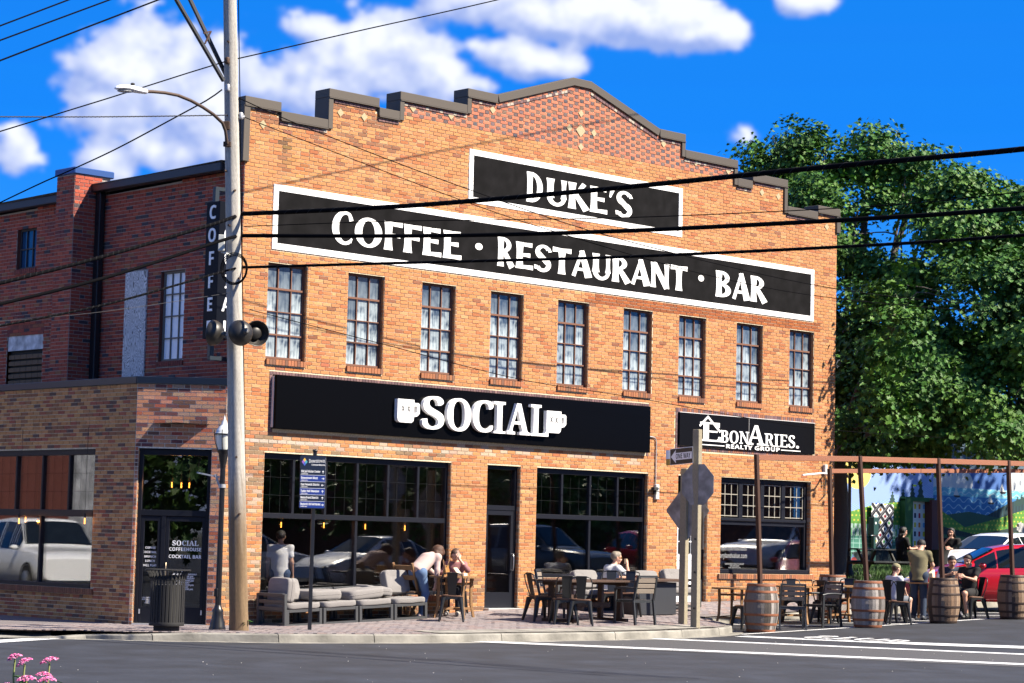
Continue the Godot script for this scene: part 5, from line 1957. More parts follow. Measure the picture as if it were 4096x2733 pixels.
func street_lamp(at: Vector3, label: String, h: float) -> void:
	var t := thing("street_lamp", label, "street lamp", at, 0.0, "black post lamps")
	var blk := M("lamp post black", Color(0.008, 0.008, 0.010), 0.35)
	var b := MB.new()
	b.lathe(Vector3.ZERO, [[0.135, 0], [0.14, 0.05], [0.125, 0.08], [0.12, 0.13], [0.095, 0.2], [0.085, 0.3], [0.09, 0.34], [0.065, 0.37], [0.05, 0.42]], 16)
	part(t, "base", b, blk)
	var p := MB.new()
	var top := h - 0.88
	for k in 10:   # fluted shaft
		var a := TAU * k / 10
		p.cyl(Vector3(cos(a) * 0.034, 0.4, sin(a) * 0.034), Vector3(cos(a) * 0.028, top, sin(a) * 0.028), 0.016, 0.013, 6)
	p.cyl(Vector3(0, 0.4, 0), Vector3(0, top, 0), 0.034, 0.03, 10)
	part(t, "shaft", p, blk)
	var f := MB.new()
	f.lathe(Vector3(0, top - 0.02, 0), [[0.04, 0], [0.05, 0.03], [0.045, 0.05], [0.06, 0.1], [0.08, 0.24], [0.105, 0.26], [0.105, 0.30]], 16)
	part(t, "fitter", f, blk)
	var gl := MB.new()
	gl.lathe(Vector3(0, top + 0.28, 0), [[0.095, 0], [0.115, 0.06], [0.14, 0.2], [0.145, 0.26]], 18)
	var frost := M("frosted globe", Color(0.62, 0.63, 0.58), 0.3)
	part(t, "globe", gl, frost)
	var cg := MB.new()
	cg.lathe(Vector3(0, top + 0.54, 0), [[0.148, 0], [0.13, 0.03], [0.125, 0.06], [0.08, 0.12], [0.05, 0.15], [0.045, 0.19], [0.02, 0.23], [0.004, 0.3]], 18)
	part(t, "cap", cg, M("clear cap", Color(0.55, 0.57, 0.58), 0.15))
	var cage := MB.new()
	var ring := []
	for k in 21:
		ring.append(Vector3(cos(TAU * k / 20) * 0.155, top + 0.53, sin(TAU * k / 20) * 0.155))
	cage.tube(ring, 0.012, 6)
	for k in 6:
		var a := TAU * k / 6 + 0.3
		var d := Vector3(cos(a), 0, sin(a))
		cage.tube([d * 0.105 + Vector3.UP * (top + 0.28), d * 0.15 + Vector3.UP * (top + 0.42), d * 0.165 + Vector3.UP * (top + 0.55), d * 0.158 + Vector3.UP * (top + 0.6)], 0.007, 5)
	part(t, "cage", cage, blk)
	var arm := MB.new()
	var dir := Vector3(-0.72, 0, -0.69)
	arm.bar(dir * 0.05 + Vector3.UP * (top - 0.17), dir * 0.42 + Vector3.UP * (top - 0.1), 0.02, 0.025)
	arm.bar(dir * 0.03 + Vector3.UP * (top - 0.35), dir * 0.12 + Vector3.UP * (top - 0.12), 0.03, 0.03)
	arm.cyl(Vector3(0, top - 0.34, 0), Vector3(0, top - 0.28, 0), 0.06, 0.06, 12)
	part(t, "banner_arm", arm, M("galvanised", Color(0.35, 0.36, 0.38), 0.5, 0.5))
	var ot := MB.new()
	ot.box(Vector3(-0.06, 0.62, 0.02), Vector3(0.07, 0.13, 0.06), Basis(Vector3.UP, 0.7), 0.006)
	part(t, "outlet_box", ot, blk)


func trash_can() -> void:
	var t := thing("trash_can", "black slatted steel litter bin with flared rim by the corner door", "litter bin", Vector3(-2.943, -1.29, 2.313))
	var blk := M("bin black", Color(0.006, 0.006, 0.007), 0.28)
	var one := MB.new()
	one.box(Vector3(0, 0.46, 0.262), Vector3(0.036, 0.72, 0.008), Basis.IDENTITY, 0.002)
	one.bar(Vector3(0, 0.82, 0.264), Vector3(0, 0.90, 0.29), 0.034, 0.008, Vector3.RIGHT)
	one.bar(Vector3(0, 0.90, 0.29), Vector3(0, 0.945, 0.335), 0.034, 0.008, Vector3.RIGHT)
	var sl := one.mesh()
	for k in 30:
		part(t, "slat", sl, blk, Transform3D(Basis(Vector3.UP, TAU * k / 30), Vector3.ZERO))
	var b := MB.new()
	for y in [[0.09, 0.06], [0.79, 0.07]]:
		b.lathe(Vector3(0, y[0], 0), [[0.255, 0], [0.27, 0.003], [0.27, y[1] - 0.003], [0.255, y[1]]], 32, Basis.IDENTITY, false)
	part(t, "band", b, blk)
	var r := MB.new()
	var ring := []
	for k in 41:
		ring.append(Vector3(cos(TAU * k / 40) * 0.335, 0.95, sin(TAU * k / 40) * 0.335))
	r.tube(ring, 0.011, 6)
	part(t, "rim", r, blk)
	var li := MB.new()
	li.lathe(Vector3(0, 0.1, 0), [[0.22, 0], [0.225, 0.62]], 24, Basis.IDENTITY, true)
	part(t, "liner", li, M("liner", Color(0.02, 0.02, 0.02), 0.7))
	var ft := MB.new()
	ft.lathe(Vector3(0, 0, 0), [[0.2, 0], [0.2, 0.1]], 24)
	part(t, "foot", ft, blk)


func wayfinding() -> void:
	var t := thing("wayfinding_sign", "dark blue directory sign on a black post, listing Downtown walks with white arrows", "sign", Vector3(-0.208, -1.306, 2.44), 0.0)
	var blk := M("post black", Color(0.008, 0.008, 0.010), 0.4)
	var g := MB.new()
	g.box(Vector3(0, 1.45, 0), Vector3(0.06, 2.94, 0.06), Basis(Vector3.UP, -0.6), 0.004)
	g.ball(Vector3(0, 2.93, 0), Vector3(0.045, 0.03, 0.045))
	part(t, "post", g, blk)
	var n := Vector3(-0.55, 0, 0.835)
	var u := Vector3.UP.cross(n)
	var bs := Basis(u, Vector3.UP, n)
	var mid: Vector3 = Vector3(-0.364, 1.106, 2.586) - t.position
	var z := 0.045
	var blue := M("sign blue", Color(0.012, 0.035, 0.21), 0.4)
	var navy := M("sign navy", Color(0.006, 0.012, 0.03), 0.4)
	var ink := M("sign white", Color(0.8, 0.8, 0.8), 0.5)
	for s in [1.0, -1.0]:
		var p := MB.new()
		var poly := PackedVector2Array()
		for c in [[1, 1, 0], [-1, 1, 90], [-1, -1, 180], [1, -1, 270]]:
			for k in 5:
				var a := deg_to_rad(c[2] + k * 22.5)
				poly.append(Vector2(c[0] * 0.18 + cos(a) * 0.025, c[1] * 0.405 + sin(a) * 0.025))
		p.prism(poly, z * s, (z + 0.006) * s, Transform3D(bs, mid))
		part(t, "panel", p, navy)
	var rim := MB.new()
	rim.box(mid + bs * Vector3(0.204, 0, z), Vector3(0.003, 0.8, 0.012), bs)
	part(t, "edge", rim, ink)
	var rows := [["Old Jail Visitor Center", "3 MINUTE WALK", 0], ["Downtown West", "5 MINUTE WALK", 1], ["East Fenwick District", "1 MINUTE WALK", 2], ["Tudor Hall Mansion", "5 MINUTE WALK", 0], ["Waterfront District", "8 MINUTE WALK", 0], ["Shepherd's Old Field Market", "5 MINUTE WALK", 1]]
	for k in 6:
		var y := 0.165 - k * 0.106
		if k % 2 == 1:
			var f := MB.new()
			f.box(mid + bs * Vector3(0, y, z + 0.007), Vector3(0.405, 0.1, 0.003), bs)
			part(t, "field", f, blue)
		var l := MB.new()
		l.box(mid + bs * Vector3(0, y - 0.052, z + 0.0085), Vector3(0.405, 0.004, 0.002), bs)
		if k < 5:
			part(t, "rule", l, ink)
		var w: float = [0.31, 0.27, 0.30, 0.30, 0.29, 0.325][k]
		lettering(t, rows[k][0], mid + bs * Vector3(-0.19 + w / 2, y + 0.008, z + 0.0095), bs, 0.036, ink, 0.001, false, w)
		lettering(t, rows[k][1], mid + bs * Vector3(-0.19 + 0.055, y - 0.032, z + 0.0095), bs, 0.014, ink, 0.001, false, 0.11)
		var ar := MB.new()
		var d: Vector2 = [Vector2(0, 1), Vector2(1, 0), Vector2(-1, 0)][rows[k][2]]
		var o := d.orthogonal()
		limb(ar, -d * 0.02, d * 0.02, 0.007, 0.007, 0.001)
		limb(ar, d * 0.022, d * 0.004 + o * 0.016, 0.007, 0.007, 0.0014)
		limb(ar, d * 0.022, d * 0.004 - o * 0.016, 0.007, 0.007, 0.0018)
		part(t, "arrow", ar, ink, Transform3D(bs, mid + bs * Vector3(0.165, y, z + 0.009)))
	lettering(t, "Downtown", mid + bs * Vector3(0.06, 0.345, z + 0.008), bs * Basis(Vector3.BACK, 0.04), 0.055, ink, 0.001, true, 0.26, false)
	lettering(t, "Leonardtown", mid + bs * Vector3(0.085, 0.282, z + 0.008), bs, 0.026, ink, 0.001, true, 0.22)
	var q := [Color(0.65, 0.38, 0.05), Color(0.06, 0.3, 0.36), Color(0.25, 0.1, 0.4), Color(0.05, 0.1, 0.4)]
	for k in 4:
		var e := MB.new()
		var c := Vector2([0.0, 0.024, -0.024, 0.0][k], [0.033, 0.0, 0.0, -0.033][k])
		e.prism(PackedVector2Array([c + Vector2(0, 0.033), c + Vector2(0.024, 0), c - Vector2(0, 0.033), c - Vector2(0.024, 0)]), 0.007, 0.009, Transform3D(bs, mid + bs * Vector3(-0.14, 0.325, z)), false)
		part(t, "emblem", e, M("emblem %d" % k, q[k], 0.5))


func sign_posts() -> void:
	var pa := Vector3(7.844, -1.214, 3.374)
	var pb := Vector3(7.491, -1.254, 4.005)
	var wood := wood_grain("post wood", Color(0.40, 0.345, 0.24), 0.6, 10.0)
	var a := thing("sign_post", "shorter weathered square timber post carrying the one way sign", "sign post", pa, 0.0, "timber sign posts at the crossing")
	var g := MB.new()
	g.box(Vector3(0, 1.40, 0), Vector3(0.10, 2.92, 0.15), Basis(Vector3.UP, 0.0), 0.006)
	part(a, "shaft", g, wood)
	var b := thing("sign_post", "taller weathered square timber post carrying the stop sign, right of the pair", "sign post", pb, 0.0, "timber sign posts at the crossing")
	var h := MB.new()
	h.box(Vector3(-0.03, 1.78, 0), Vector3(0.10, 3.62, 0.15), Basis(Vector3.BACK, 0.006), 0.006)
	part(b, "shaft", h, wood)
	for y in [0.35, 1.0, 1.6]:
		var bo := MB.new()
		bo.cyl(Vector3(-0.1, y, 0.03), Vector3(-0.07, y, 0.03), 0.018, 0.018, 8)
		part(b, "hole", bo, M("post hole", Color(0.01, 0.01, 0.01), 0.9))
	var back := M("sign back", Color(0.36, 0.355, 0.35), 0.6, 0.15, 2, 1.0)
	var s := thing("stop_sign", "grey back of an octagonal stop sign on the taller timber post", "sign", Vector3(7.364, 1.333, 4.06))
	var o := MB.new()
	var poly := PackedVector2Array()
	for k in 8:
		poly.append(Vector2.from_angle(PI / 8 + k * PI / 4) * 0.40)
	o.prism(poly, -0.002, 0.002, Transform3D(Basis(Vector3.UP, PI / 2 + 0.05), Vector3(0.05, 0, 0)))
	part(s, "plate", o, back)
	var dsg := thing("warning_sign", "grey back of a diamond shaped warning sign on the left timber post", "sign", Vector3(7.785, 0.867, 3.433))
	var d := MB.new()
	poly = PackedVector2Array()
	for k in 4:
		for e in 5:
			poly.append(Vector2.from_angle(k * PI / 2) * 0.49 + Vector2.from_angle(k * PI / 2 - PI / 4 + e * PI / 8) * 0.045)
	d.prism(poly, -0.002, 0.002, Transform3D(Basis(Vector3.UP, PI / 2 - 0.03), Vector3(0.07, 0, 0)))
	part(dsg, "plate", d, back)
	var sm := thing("small_sign", "narrow grey sign seen nearly edge on, below the stop sign", "sign", Vector3(7.545, 0.5, 3.993))
	var m := MB.new()
	m.box(Vector3(0.06, 0, 0), Vector3(0.30, 0.68, 0.004), Basis(Vector3.UP, 1.05), 0.001)
	part(sm, "plate", m, back)
	var ow := thing("one_way_sign", "black and white ONE WAY sign with arrow to the left on the left timber post", "sign", Vector3(7.485, 1.849, 3.613))
	var u := Vector3(-0.155, 0.0, 0.983).normalized()
	var n := u.cross(Vector3.UP)
	var tilt := Basis(n, 0.05)
	var bs := tilt * Basis(u, Vector3.UP, n)
	var blk := M("sign black", Color(0.008, 0.009, 0.014), 0.4)
	var ink := M("sign white", Color(0.8, 0.8, 0.8), 0.5)
	var z := 0.085
	var q := MB.new()
	q.box(bs * Vector3(0.08, 0, z), Vector3(0.66, 0.305, 0.003), bs, 0.001)
	part(ow, "plate", q, ink)
	var f := MB.new()
	f.box(bs * Vector3(0.08, 0, z + 0.002), Vector3(0.64, 0.285, 0.003), bs)
	part(ow, "field", f, blk)
	var ar := MB.new()
	ar.prism(PackedVector2Array([Vector2(-0.22, 0), Vector2(-0.075, 0.125), Vector2(-0.085, 0.065), Vector2(0.38, 0.065), Vector2(0.38, -0.065), Vector2(-0.085, -0.065), Vector2(-0.075, -0.125)]), z + 0.0038, z + 0.0055, Transform3D(bs, Vector3.ZERO), false)
	part(ow, "arrow", ar, ink)
	lettering(ow, "ONE WAY", bs * Vector3(0.13, 0, z + 0.0062), bs, 0.09, blk, 0.001, false, 0.42)
	var ye := MB.new()
	ye.box(bs * Vector3(-0.31, 0.055, z - 0.03), Vector3(0.13, 0.16, 0.004), bs * Basis(Vector3.UP, 0.5))
	part(ow, "side_plate", ye, M("pale plate", Color(0.68, 0.70, 0.72), 0.5))
	var yl := MB.new()
	yl.box(bs * Vector3(-0.31, -0.085, z - 0.03), Vector3(0.13, 0.12, 0.004), bs * Basis(Vector3.UP, 0.5))
	part(ow, "side_plate", yl, M("amber plate", Color(0.42, 0.23, 0.03), 0.5))


func wall_fittings() -> void:
	var t := thing("electric_conduit", "thin grey conduit with small boxes and a black lamp beside the second shop window", "conduit")
	var grey := M("grey plastic", Color(0.42, 0.43, 0.41), 0.5)
	var c := MB.new()
	c.tube([Vector3(10.42, 2.42, 0.03), Vector3(10.58, 2.42, 0.03), Vector3(10.66, 2.40, 0.03), Vector3(10.70, 2.34, 0.03), Vector3(10.70, 1.42, 0.03)], 0.012, 8)
	part(t, "pipe", c, M("galvanised", Color(0.35, 0.36, 0.38)))
	for y in [1.38, 1.22]:
		var b := MB.new()
		b.box(Vector3(10.73, y, 0.035), Vector3(0.11, 0.15, 0.07), Basis.IDENTITY, 0.01)
		part(t, "box", b, grey)
	var l := MB.new()
	l.box(Vector3(10.62, 1.36, 0.08), Vector3(0.13, 0.07, 0.1), Basis.IDENTITY, 0.01)
	l.box(Vector3(10.66, 1.30, 0.05), Vector3(0.06, 0.1, 0.06), Basis.IDENTITY, 0.01)
	part(t, "lamp", l, M("dark plastic", Color(0.02, 0.02, 0.02), 0.5))
	var w := thing("wall_bracket", "white metal bracket arm with a small box at the right corner of the brick front", "bracket")
	var a := MB.new()
	a.tube([Vector3(16.22, 1.86, 0.05), Vector3(16.1, 1.86, 0.3), Vector3(15.7, 1.87, 0.42), Vector3(14.95, 1.80, 0.45)], 0.02, 8)
	part(w, "arm", a, M("white enamel", Color(0.7, 0.7, 0.7), 0.5))
	var bx := MB.new()
	bx.box(Vector3(16.25, 1.98, 0.04), Vector3(0.10, 0.2, 0.08), Basis.IDENTITY, 0.01)
	part(w, "box", bx, grey)
	var pip := MB.new()
	pip.tube([Vector3(16.25, 1.88, 0.04), Vector3(16.25, 1.4, 0.04), Vector3(16.12, 1.32, 0.06)], 0.014, 8)
	part(w, "pipe", pip, M("dark plastic", Color(0.02, 0.02, 0.02)))


func sweep(pts: Array, n: int) -> Array:   # a smooth line through the points
	var c := Curve3D.new()
	for k in pts.size():
		var before: Vector3 = pts[maxi(k - 1, 0)]
		var after: Vector3 = pts[mini(k + 1, pts.size() - 1)]
		var h := (after - before) / 6.0
		c.add_point(pts[k], -h, h)
	var out := []
	for k in n + 1:
		out.append(c.sample_baked(c.get_baked_length() * k / n, true))
	return out


func cable(label: String, pts: Array, r: float, wire := false, group := "overhead cables", spun := false) -> void:
	var g := MB.new()
	var line := sweep(pts, 26 if pts.size() < 5 else 40)
	g.tube(line, r, 8)
	var o := part(self, "overhead_cable", g, M("wire grey", Color(0.05, 0.05, 0.055), 0.8, 0, 0, 1, 0, false, 0.2) if wire else M("cable black", Color(0.004, 0.004, 0.005), 0.9, 0, 0, 1, 0, false, 0.12))
	if spun:   # the lashing wire wound round a bundle
		var w := MB.new()
		var wp := []
		var fine := sweep(pts, 700)
		for k in fine.size():
			var d: Vector3 = (fine[mini(k + 1, fine.size() - 1)] - fine[maxi(k - 1, 0)]).normalized()
			var x := d.cross(Vector3.UP).normalized()
			var a := k * 0.55
			wp.append(fine[k] + (x * cos(a) + x.cross(d) * sin(a)) * r)
		w.tube(wp, 0.0035, 4)
		part(o, "lashing", w, M("lashing wire", Color(0.035, 0.035, 0.037), 0.7, 0, 0, 1, 0, false, 0.2))
	tag(o, label, "cable", group)


func cables() -> void:
	cable("thickest black cable bundle running right from the pole, uppermost, across the word DUKE'S", [Vector3(-1.941, 5.324, 2.56), Vector3(-1.682, 5.246, 4.472), Vector3(-1.325, 5.201, 6.482), Vector3(-0.769, 5.206, 9.526), Vector3(-0.159, 5.247, 12.905), Vector3(0.157, 5.222, 15.715), Vector3(0.423, 5.288, 17.651)], 0.036, false, "overhead cables", true)
	cable("thin wire between the two upper black cables, crossing the lower frame of the DUKE'S panel", [Vector3(-1.906, 5.124, 2.57), Vector3(-1.252, 5.039, 5.417), Vector3(-0.443, 4.833, 9.515), Vector3(0.167, 4.716, 13.433), Vector3(0.199, 4.695, 15.69), Vector3(0.466, 4.742, 17.625)], 0.007)
	cable("smooth black cable running right from the pole, second of the three thick ones", [Vector3(-1.914, 4.978, 2.543), Vector3(-1.156, 4.756, 6.312), Vector3(-0.429, 4.646, 9.506), Vector3(0.18, 4.557, 13.425), Vector3(0.215, 4.49, 15.68), Vector3(0.486, 4.484, 17.613)], 0.031)
	cable("lowest thick black cable running right from the pole, crossing the word RESTAURANT", [Vector3(-1.875, 4.473, 2.52), Vector3(-1.214, 4.387, 5.653), Vector3(-0.4, 4.28, 9.489), Vector3(0.207, 4.207, 13.409), Vector3(0.241, 4.157, 15.664), Vector3(0.511, 4.16, 17.597)], 0.022, false, "overhead cables", true)
	cable("upper black cable bundle running left from the pole in front of the red side wall", [Vector3(-2.078, 5.266, 2.561), Vector3(-2.777, 5.007, 2.692), Vector3(-4.583, 4.358, 2.686), Vector3(-6.208, 3.808, 2.447), Vector3(-7.816, 3.306, 2.231)], 0.028, false, "overhead cables", true)
	cable("smooth black cable running left from the pole, middle of the three", [Vector3(-2.053, 4.948, 2.546), Vector3(-2.528, 4.802, 2.767), Vector3(-4.511, 4.053, 2.717), Vector3(-6.185, 3.503, 2.432), Vector3(-7.793, 3.017, 2.218)], 0.027)
	cable("lower black cable with pale ties running left from the pole", [Vector3(-2.013, 4.445, 2.522), Vector3(-2.528, 4.297, 2.705), Vector3(-4.48, 3.648, 2.698), Vector3(-6.16, 3.186, 2.417), Vector3(-7.775, 2.79, 2.207)], 0.017, false, "overhead cables", true)
	cable("hair-thin wire running left below the black cables of the side wall", [Vector3(-2.033, 4.057, 2.455), Vector3(-4.471, 3.537, 2.692), Vector3(-6.165, 3.25, 2.42), Vector3(-7.574, 3.056, 2.434)], 0.004, true)
	cable("topmost of three parallel wires in the upper left sky", [Vector3(-6.765, 7.4, 2.351), Vector3(-4.957, 8.327, 1.976), Vector3(-3.371, 9.139, 1.651)], 0.012)
	cable("middle of three parallel wires in the upper left sky", [Vector3(-6.749, 7.192, 2.341), Vector3(-4.286, 8.435, 2.078), Vector3(-2.661, 9.264, 2.071)], 0.012)
	cable("lowest of three parallel wires in the upper left sky", [Vector3(-6.725, 6.893, 2.327), Vector3(-3.516, 8.547, 2.275), Vector3(-1.992, 9.346, 2.447)], 0.013)
	cable("single wire rising from the left edge past the pole to the top of the sky", [Vector3(-6.442, 5.96, 1.928), Vector3(-4.278, 6.884, 2.174), Vector3(-2.467, 7.684, 2.552), Vector3(-2.13, 7.805, 2.543), Vector3(0.514, 8.751, 2.556), Vector3(3.405, 9.769, 2.677), Vector3(9.429, 11.976, 3.173), Vector3(21.749, 16.472, 4.436)], 0.010)
	cable("twisted pale wire running level from the left edge to the pole", [Vector3(-6.468, 6.293, 1.944), Vector3(-4.256, 6.596, 2.16), Vector3(-2.119, 6.892, 2.581)], 0.009, true, "overhead cables", true)
	cable("drooping black service wire from the pole down past the chimney", [Vector3(-2.389, 7.268, 2.506), Vector3(-2.59, 7.092, 2.43), Vector3(-2.71, 6.871, 1.73), Vector3(-2.902, 6.483, 0.384), Vector3(-3.097, 6.205, -0.674), Vector3(-3.2, 6.053, -1.35), Vector3(-3.266, 5.815, -2.557), Vector3(-3.315, 5.598, -3.606)], 0.012)
	cable("upper of two long thin drop wires slanting across the brick front to the tree", [Vector3(-2.125, 7.162, 2.608), Vector3(-0.361, 6.974, 2.193), Vector3(3.527, 6.409, 2.104), Vector3(7.538, 5.982, 2.011), Vector3(14.462, 5.733, 1.679), Vector3(21.62, 5.951, 1.628), Vector3(26.138, 6.188, 1.826)], 0.009)
	cable("lower of two long thin drop wires slanting across the brick front to the tree", [Vector3(-2.104, 6.892, 2.595), Vector3(-0.585, 6.769, 2.231), Vector3(3.204, 6.234, 2.05), Vector3(5.73, 5.951, 1.939), Vector3(10.16, 5.62, 1.703), Vector3(14.478, 5.53, 1.669), Vector3(21.631, 5.808, 1.621), Vector3(26.15, 6.037, 1.819)], 0.008)
	cable("thin wire from the loudspeakers across the upper windows to the right edge", [Vector3(-1.616, 3.825, 2.41), Vector3(1.457, 3.551, 1.991), Vector3(5.103, 3.185, 1.693), Vector3(8.317, 3.05, 1.565), Vector3(12.039, 2.854, 1.362), Vector3(14.936, 2.751, 1.352), Vector3(21.865, 2.825, 1.481), Vector3(26.391, 2.96, 1.674)], 0.007)


# ---------------------------------------------------------------- furniture
func facing(d: Vector3) -> float:
	return atan2(d.x, d.z)


const AWAY := Vector3(0.69, 0, -0.72)    # the way the street view looks
var cafe0: Node3D
var slat0: Node3D


func cafe_chair(at: Vector3, dir: Vector3, label: String) -> Node3D:   # pressed steel chair with a wooden seat; the sitter looks along dir
	var grp := "black metal cafe chairs on the terrace"
	if cafe0 != null:
		return dup(cafe0, at, facing(dir), label, grp)
	var t := thing("metal_chair", label, "chair", at, facing(dir), grp)
	cafe0 = t
	var m := M("gunmetal", Color(0.017, 0.018, 0.020), 0.4, 0.35)
	var s := MB.new()
	s.cushion(Vector3(0, 0.448, 0), Vector3(0.37, 0.028, 0.37), Basis.IDENTITY, 0.12)
	part(t, "seat", s, M("seat wood", Color(0.14, 0.065, 0.035), 0.6, 0, 1, 5.0))
	for x in [-1.0, 1.0]:
		for z in [-1.0, 1.0]:
			var l := MB.new()
			var a := Vector3(x * 0.15, 0.43, z * 0.15)
			var b := Vector3(x * 0.215, 0.0, z * (0.215 if z > 0 else 0.25))
			var rows := []
			for k in 5:
				var f := k / 4.0
				var w := lerpf(0.042, 0.017, pow(f, 0.7))
				rows.append(PackedVector3Array([a.lerp(b, f) + Vector3(w, 0, w), a.lerp(b, f) + Vector3(w, 0, -w), a.lerp(b, f) + Vector3(-w, 0, -w), a.lerp(b, f) + Vector3(-w, 0, w)]))
			rows.reverse()
			l.rings(rows)
			part(t, "leg", l, m)
	var ap := MB.new()
	for k in 4:
		var bs := Basis(Vector3.UP, k * PI / 2)
		var p := PackedVector2Array([Vector2(-0.185, 0.435), Vector2(-0.185, 0.33)])
		for e in 9:
			var a := PI - PI * e / 8.0
			p.append(Vector2(cos(a) * 0.14, 0.325 + sin(a) * 0.075))
		p.append_array([Vector2(0.185, 0.33), Vector2(0.185, 0.435)])
		ap.prism(p, 0.176, 0.182, Transform3D(bs, Vector3.ZERO))
	part(t, "apron", ap, m)
	var h := MB.new()
	h.tube([Vector3(-0.17, 0.44, -0.12), Vector3(-0.19, 0.6, -0.18), Vector3(-0.195, 0.74, -0.225), Vector3(-0.16, 0.835, -0.255), Vector3(-0.08, 0.86, -0.262), Vector3(0.08, 0.86, -0.262), Vector3(0.16, 0.835, -0.255), Vector3(0.195, 0.74, -0.225), Vector3(0.19, 0.6, -0.18), Vector3(0.17, 0.44, -0.12)], 0.0115, 7)
	part(t, "back_hoop", h, m)
	var sp := MB.new()
	var up := Vector3(0, 0.43, -0.10).normalized()
	sp.prism(PackedVector2Array([Vector2(-0.065, 0), Vector2(0.065, 0), Vector2(0.095, 0.42), Vector2(-0.095, 0.42)]), -0.003, 0.003, Transform3D(Basis(Vector3.RIGHT, up, Vector3.RIGHT.cross(up)), Vector3(0, 0.44, -0.165)))
	part(t, "splat", sp, m)
	return t


func slat_chair(at: Vector3, dir: Vector3, label: String) -> Node3D:   # aluminium armchair with slats of composite
	var grp := "slatted aluminium armchairs on the terrace"
	if slat0 != null:
		return dup(slat0, at, facing(dir), label, grp)
	var t := thing("slat_armchair", label, "chair", at, facing(dir), grp)
	slat0 = t
	var m := M("dark aluminium", Color(0.035, 0.038, 0.043), 0.4, 0.4)
	var slat := M("taupe slat", Color(0.27, 0.22, 0.175), 0.7, 0, 1, 5.0)
	for x in [-1.0, 1.0]:
		var r := MB.new()
		r.bar(Vector3(x * 0.25, 0, -0.29), Vector3(x * 0.25, 0.44, -0.23), 0.032, 0.045)
		r.bar(Vector3(x * 0.25, 0.42, -0.231), Vector3(x * 0.23, 0.88, -0.33), 0.032, 0.04)
		part(t, "rear_post", r, m)
		var l := MB.new()
		l.bar(Vector3(x * 0.26, 0, 0.24), Vector3(x * 0.26, 0.64, 0.22), 0.032, 0.042)
		part(t, "front_leg", l, m)
		var a := MB.new()
		a.tube([Vector3(x * 0.26, 0.63, 0.25), Vector3(x * 0.265, 0.655, 0.12), Vector3(x * 0.265, 0.66, -0.05), Vector3(x * 0.25, 0.65, -0.26)], 0.02, 8)
		part(t, "armrest", a, m)
	var f := MB.new()
	f.bar(Vector3(-0.25, 0.415, 0.22), Vector3(0.25, 0.415, 0.22), 0.03, 0.04)
	f.bar(Vector3(-0.25, 0.415, -0.22), Vector3(0.25, 0.415, -0.22), 0.03, 0.04)
	f.bar(Vector3(-0.24, 0.865, -0.327), Vector3(0.24, 0.865, -0.327), 0.032, 0.04)
	part(t, "rail", f, m)
	for k in 5:
		var s := MB.new()
		s.box(Vector3(0, 0.438, -0.18 + k * 0.095), Vector3(0.5, 0.016, 0.085), Basis.IDENTITY, 0.003)
		part(t, "seat_slat", s, m)
	for k in 3:
		var s := MB.new()
		s.box(Vector3(0, 0.60 + k * 0.095, -0.272 - k * 0.02), Vector3(0.44, 0.075, 0.016), Basis(Vector3.RIGHT, -0.2), 0.003)
		part(t, "back_slat", s, slat)
	return t


func teak() -> StandardMaterial3D:
	return wood_grain("teak", Color(0.36, 0.185, 0.07), 3.0, 6.0, 0.6)


func round_table(at: Vector3, r: float, h: float, label: String, turn := 0.0) -> Node3D:   # wooden table on four outward curved legs
	var t := thing("wooden_table", label, "table", at, turn, "teak tables on the terrace")
	var m := teak()
	for k in 6:   # the top is made of planks
		var a := -r + k * r / 3.0
		var b := a + r / 3.0 - 0.006
		var p := PackedVector2Array()
		for e in 7:
			var x := lerpf(a, b, e / 6.0)
			p.append(Vector2(x, sqrt(maxf(r * r - x * x, 0.0004))))
		for e in 7:
			var x := lerpf(b, a, e / 6.0)
			p.append(Vector2(x, -sqrt(maxf(r * r - x * x, 0.0004))))
		var g := MB.new()
		g.prism(p, h - 0.03, h, Transform3D(Basis(Vector3.RIGHT, -PI / 2), Vector3.ZERO))
		part(t, "plank", g, m)
	for k in 4:
		var d := Vector3(0.72, 0, 0).rotated(Vector3.UP, PI / 4 + k * PI / 2)
		var g := MB.new()
		g.bar(d * r * 1.0 + Vector3.UP * (h - 0.03), d * r * 0.97 + Vector3.UP * h * 0.62, 0.045, 0.05, d)
		g.bar(d * r * 0.97 + Vector3.UP * h * 0.63, d * r * 1.0 + Vector3.UP * h * 0.3, 0.042, 0.045, d)
		g.bar(d * r * 1.0 + Vector3.UP * h * 0.31, d * r * 1.16 + Vector3.UP * 0.0, 0.04, 0.042, d)
		part(t, "leg", g, m)
	var s := MB.new()
	for y in [h - 0.14, 0.17]:
		for k in 2:
			var d := Vector3(0.70, 0, 0).rotated(Vector3.UP, PI / 4 + k * PI / 2) * r
			s.bar(d + Vector3.UP * y, -d + Vector3.UP * (y + k * 0.002), 0.03, 0.04)
	part(t, "stretcher", s, m)
	return t


func pillow(at: Vector3, size: Vector3, b: Basis, label: String) -> void:
	var o := thing("cushion", label, "cushion", at, 0.0, "grey seat cushions lying on the sofas")
	var g := MB.new()
	g.cushion(Vector3.ZERO, size, b, 0.42)
	part(o, "cover", g, M("grey fabric", Color(0.27, 0.255, 0.25), 0.95, 0, 1, 6.0, 0.2))
	var s := MB.new()
	var ring := []
	for k in 29:
		var w := TAU * k / 28.0
		ring.append(b * Vector3(signf(cos(w)) * pow(absf(cos(w)), 0.32) * size.x * 0.502, 0, signf(sin(w)) * pow(absf(sin(w)), 0.32) * size.z * 0.502))
	s.tube(ring, 0.005, 4)
	part(o, "piping", s, M("grey fabric", Color(0.27, 0.255, 0.25)))


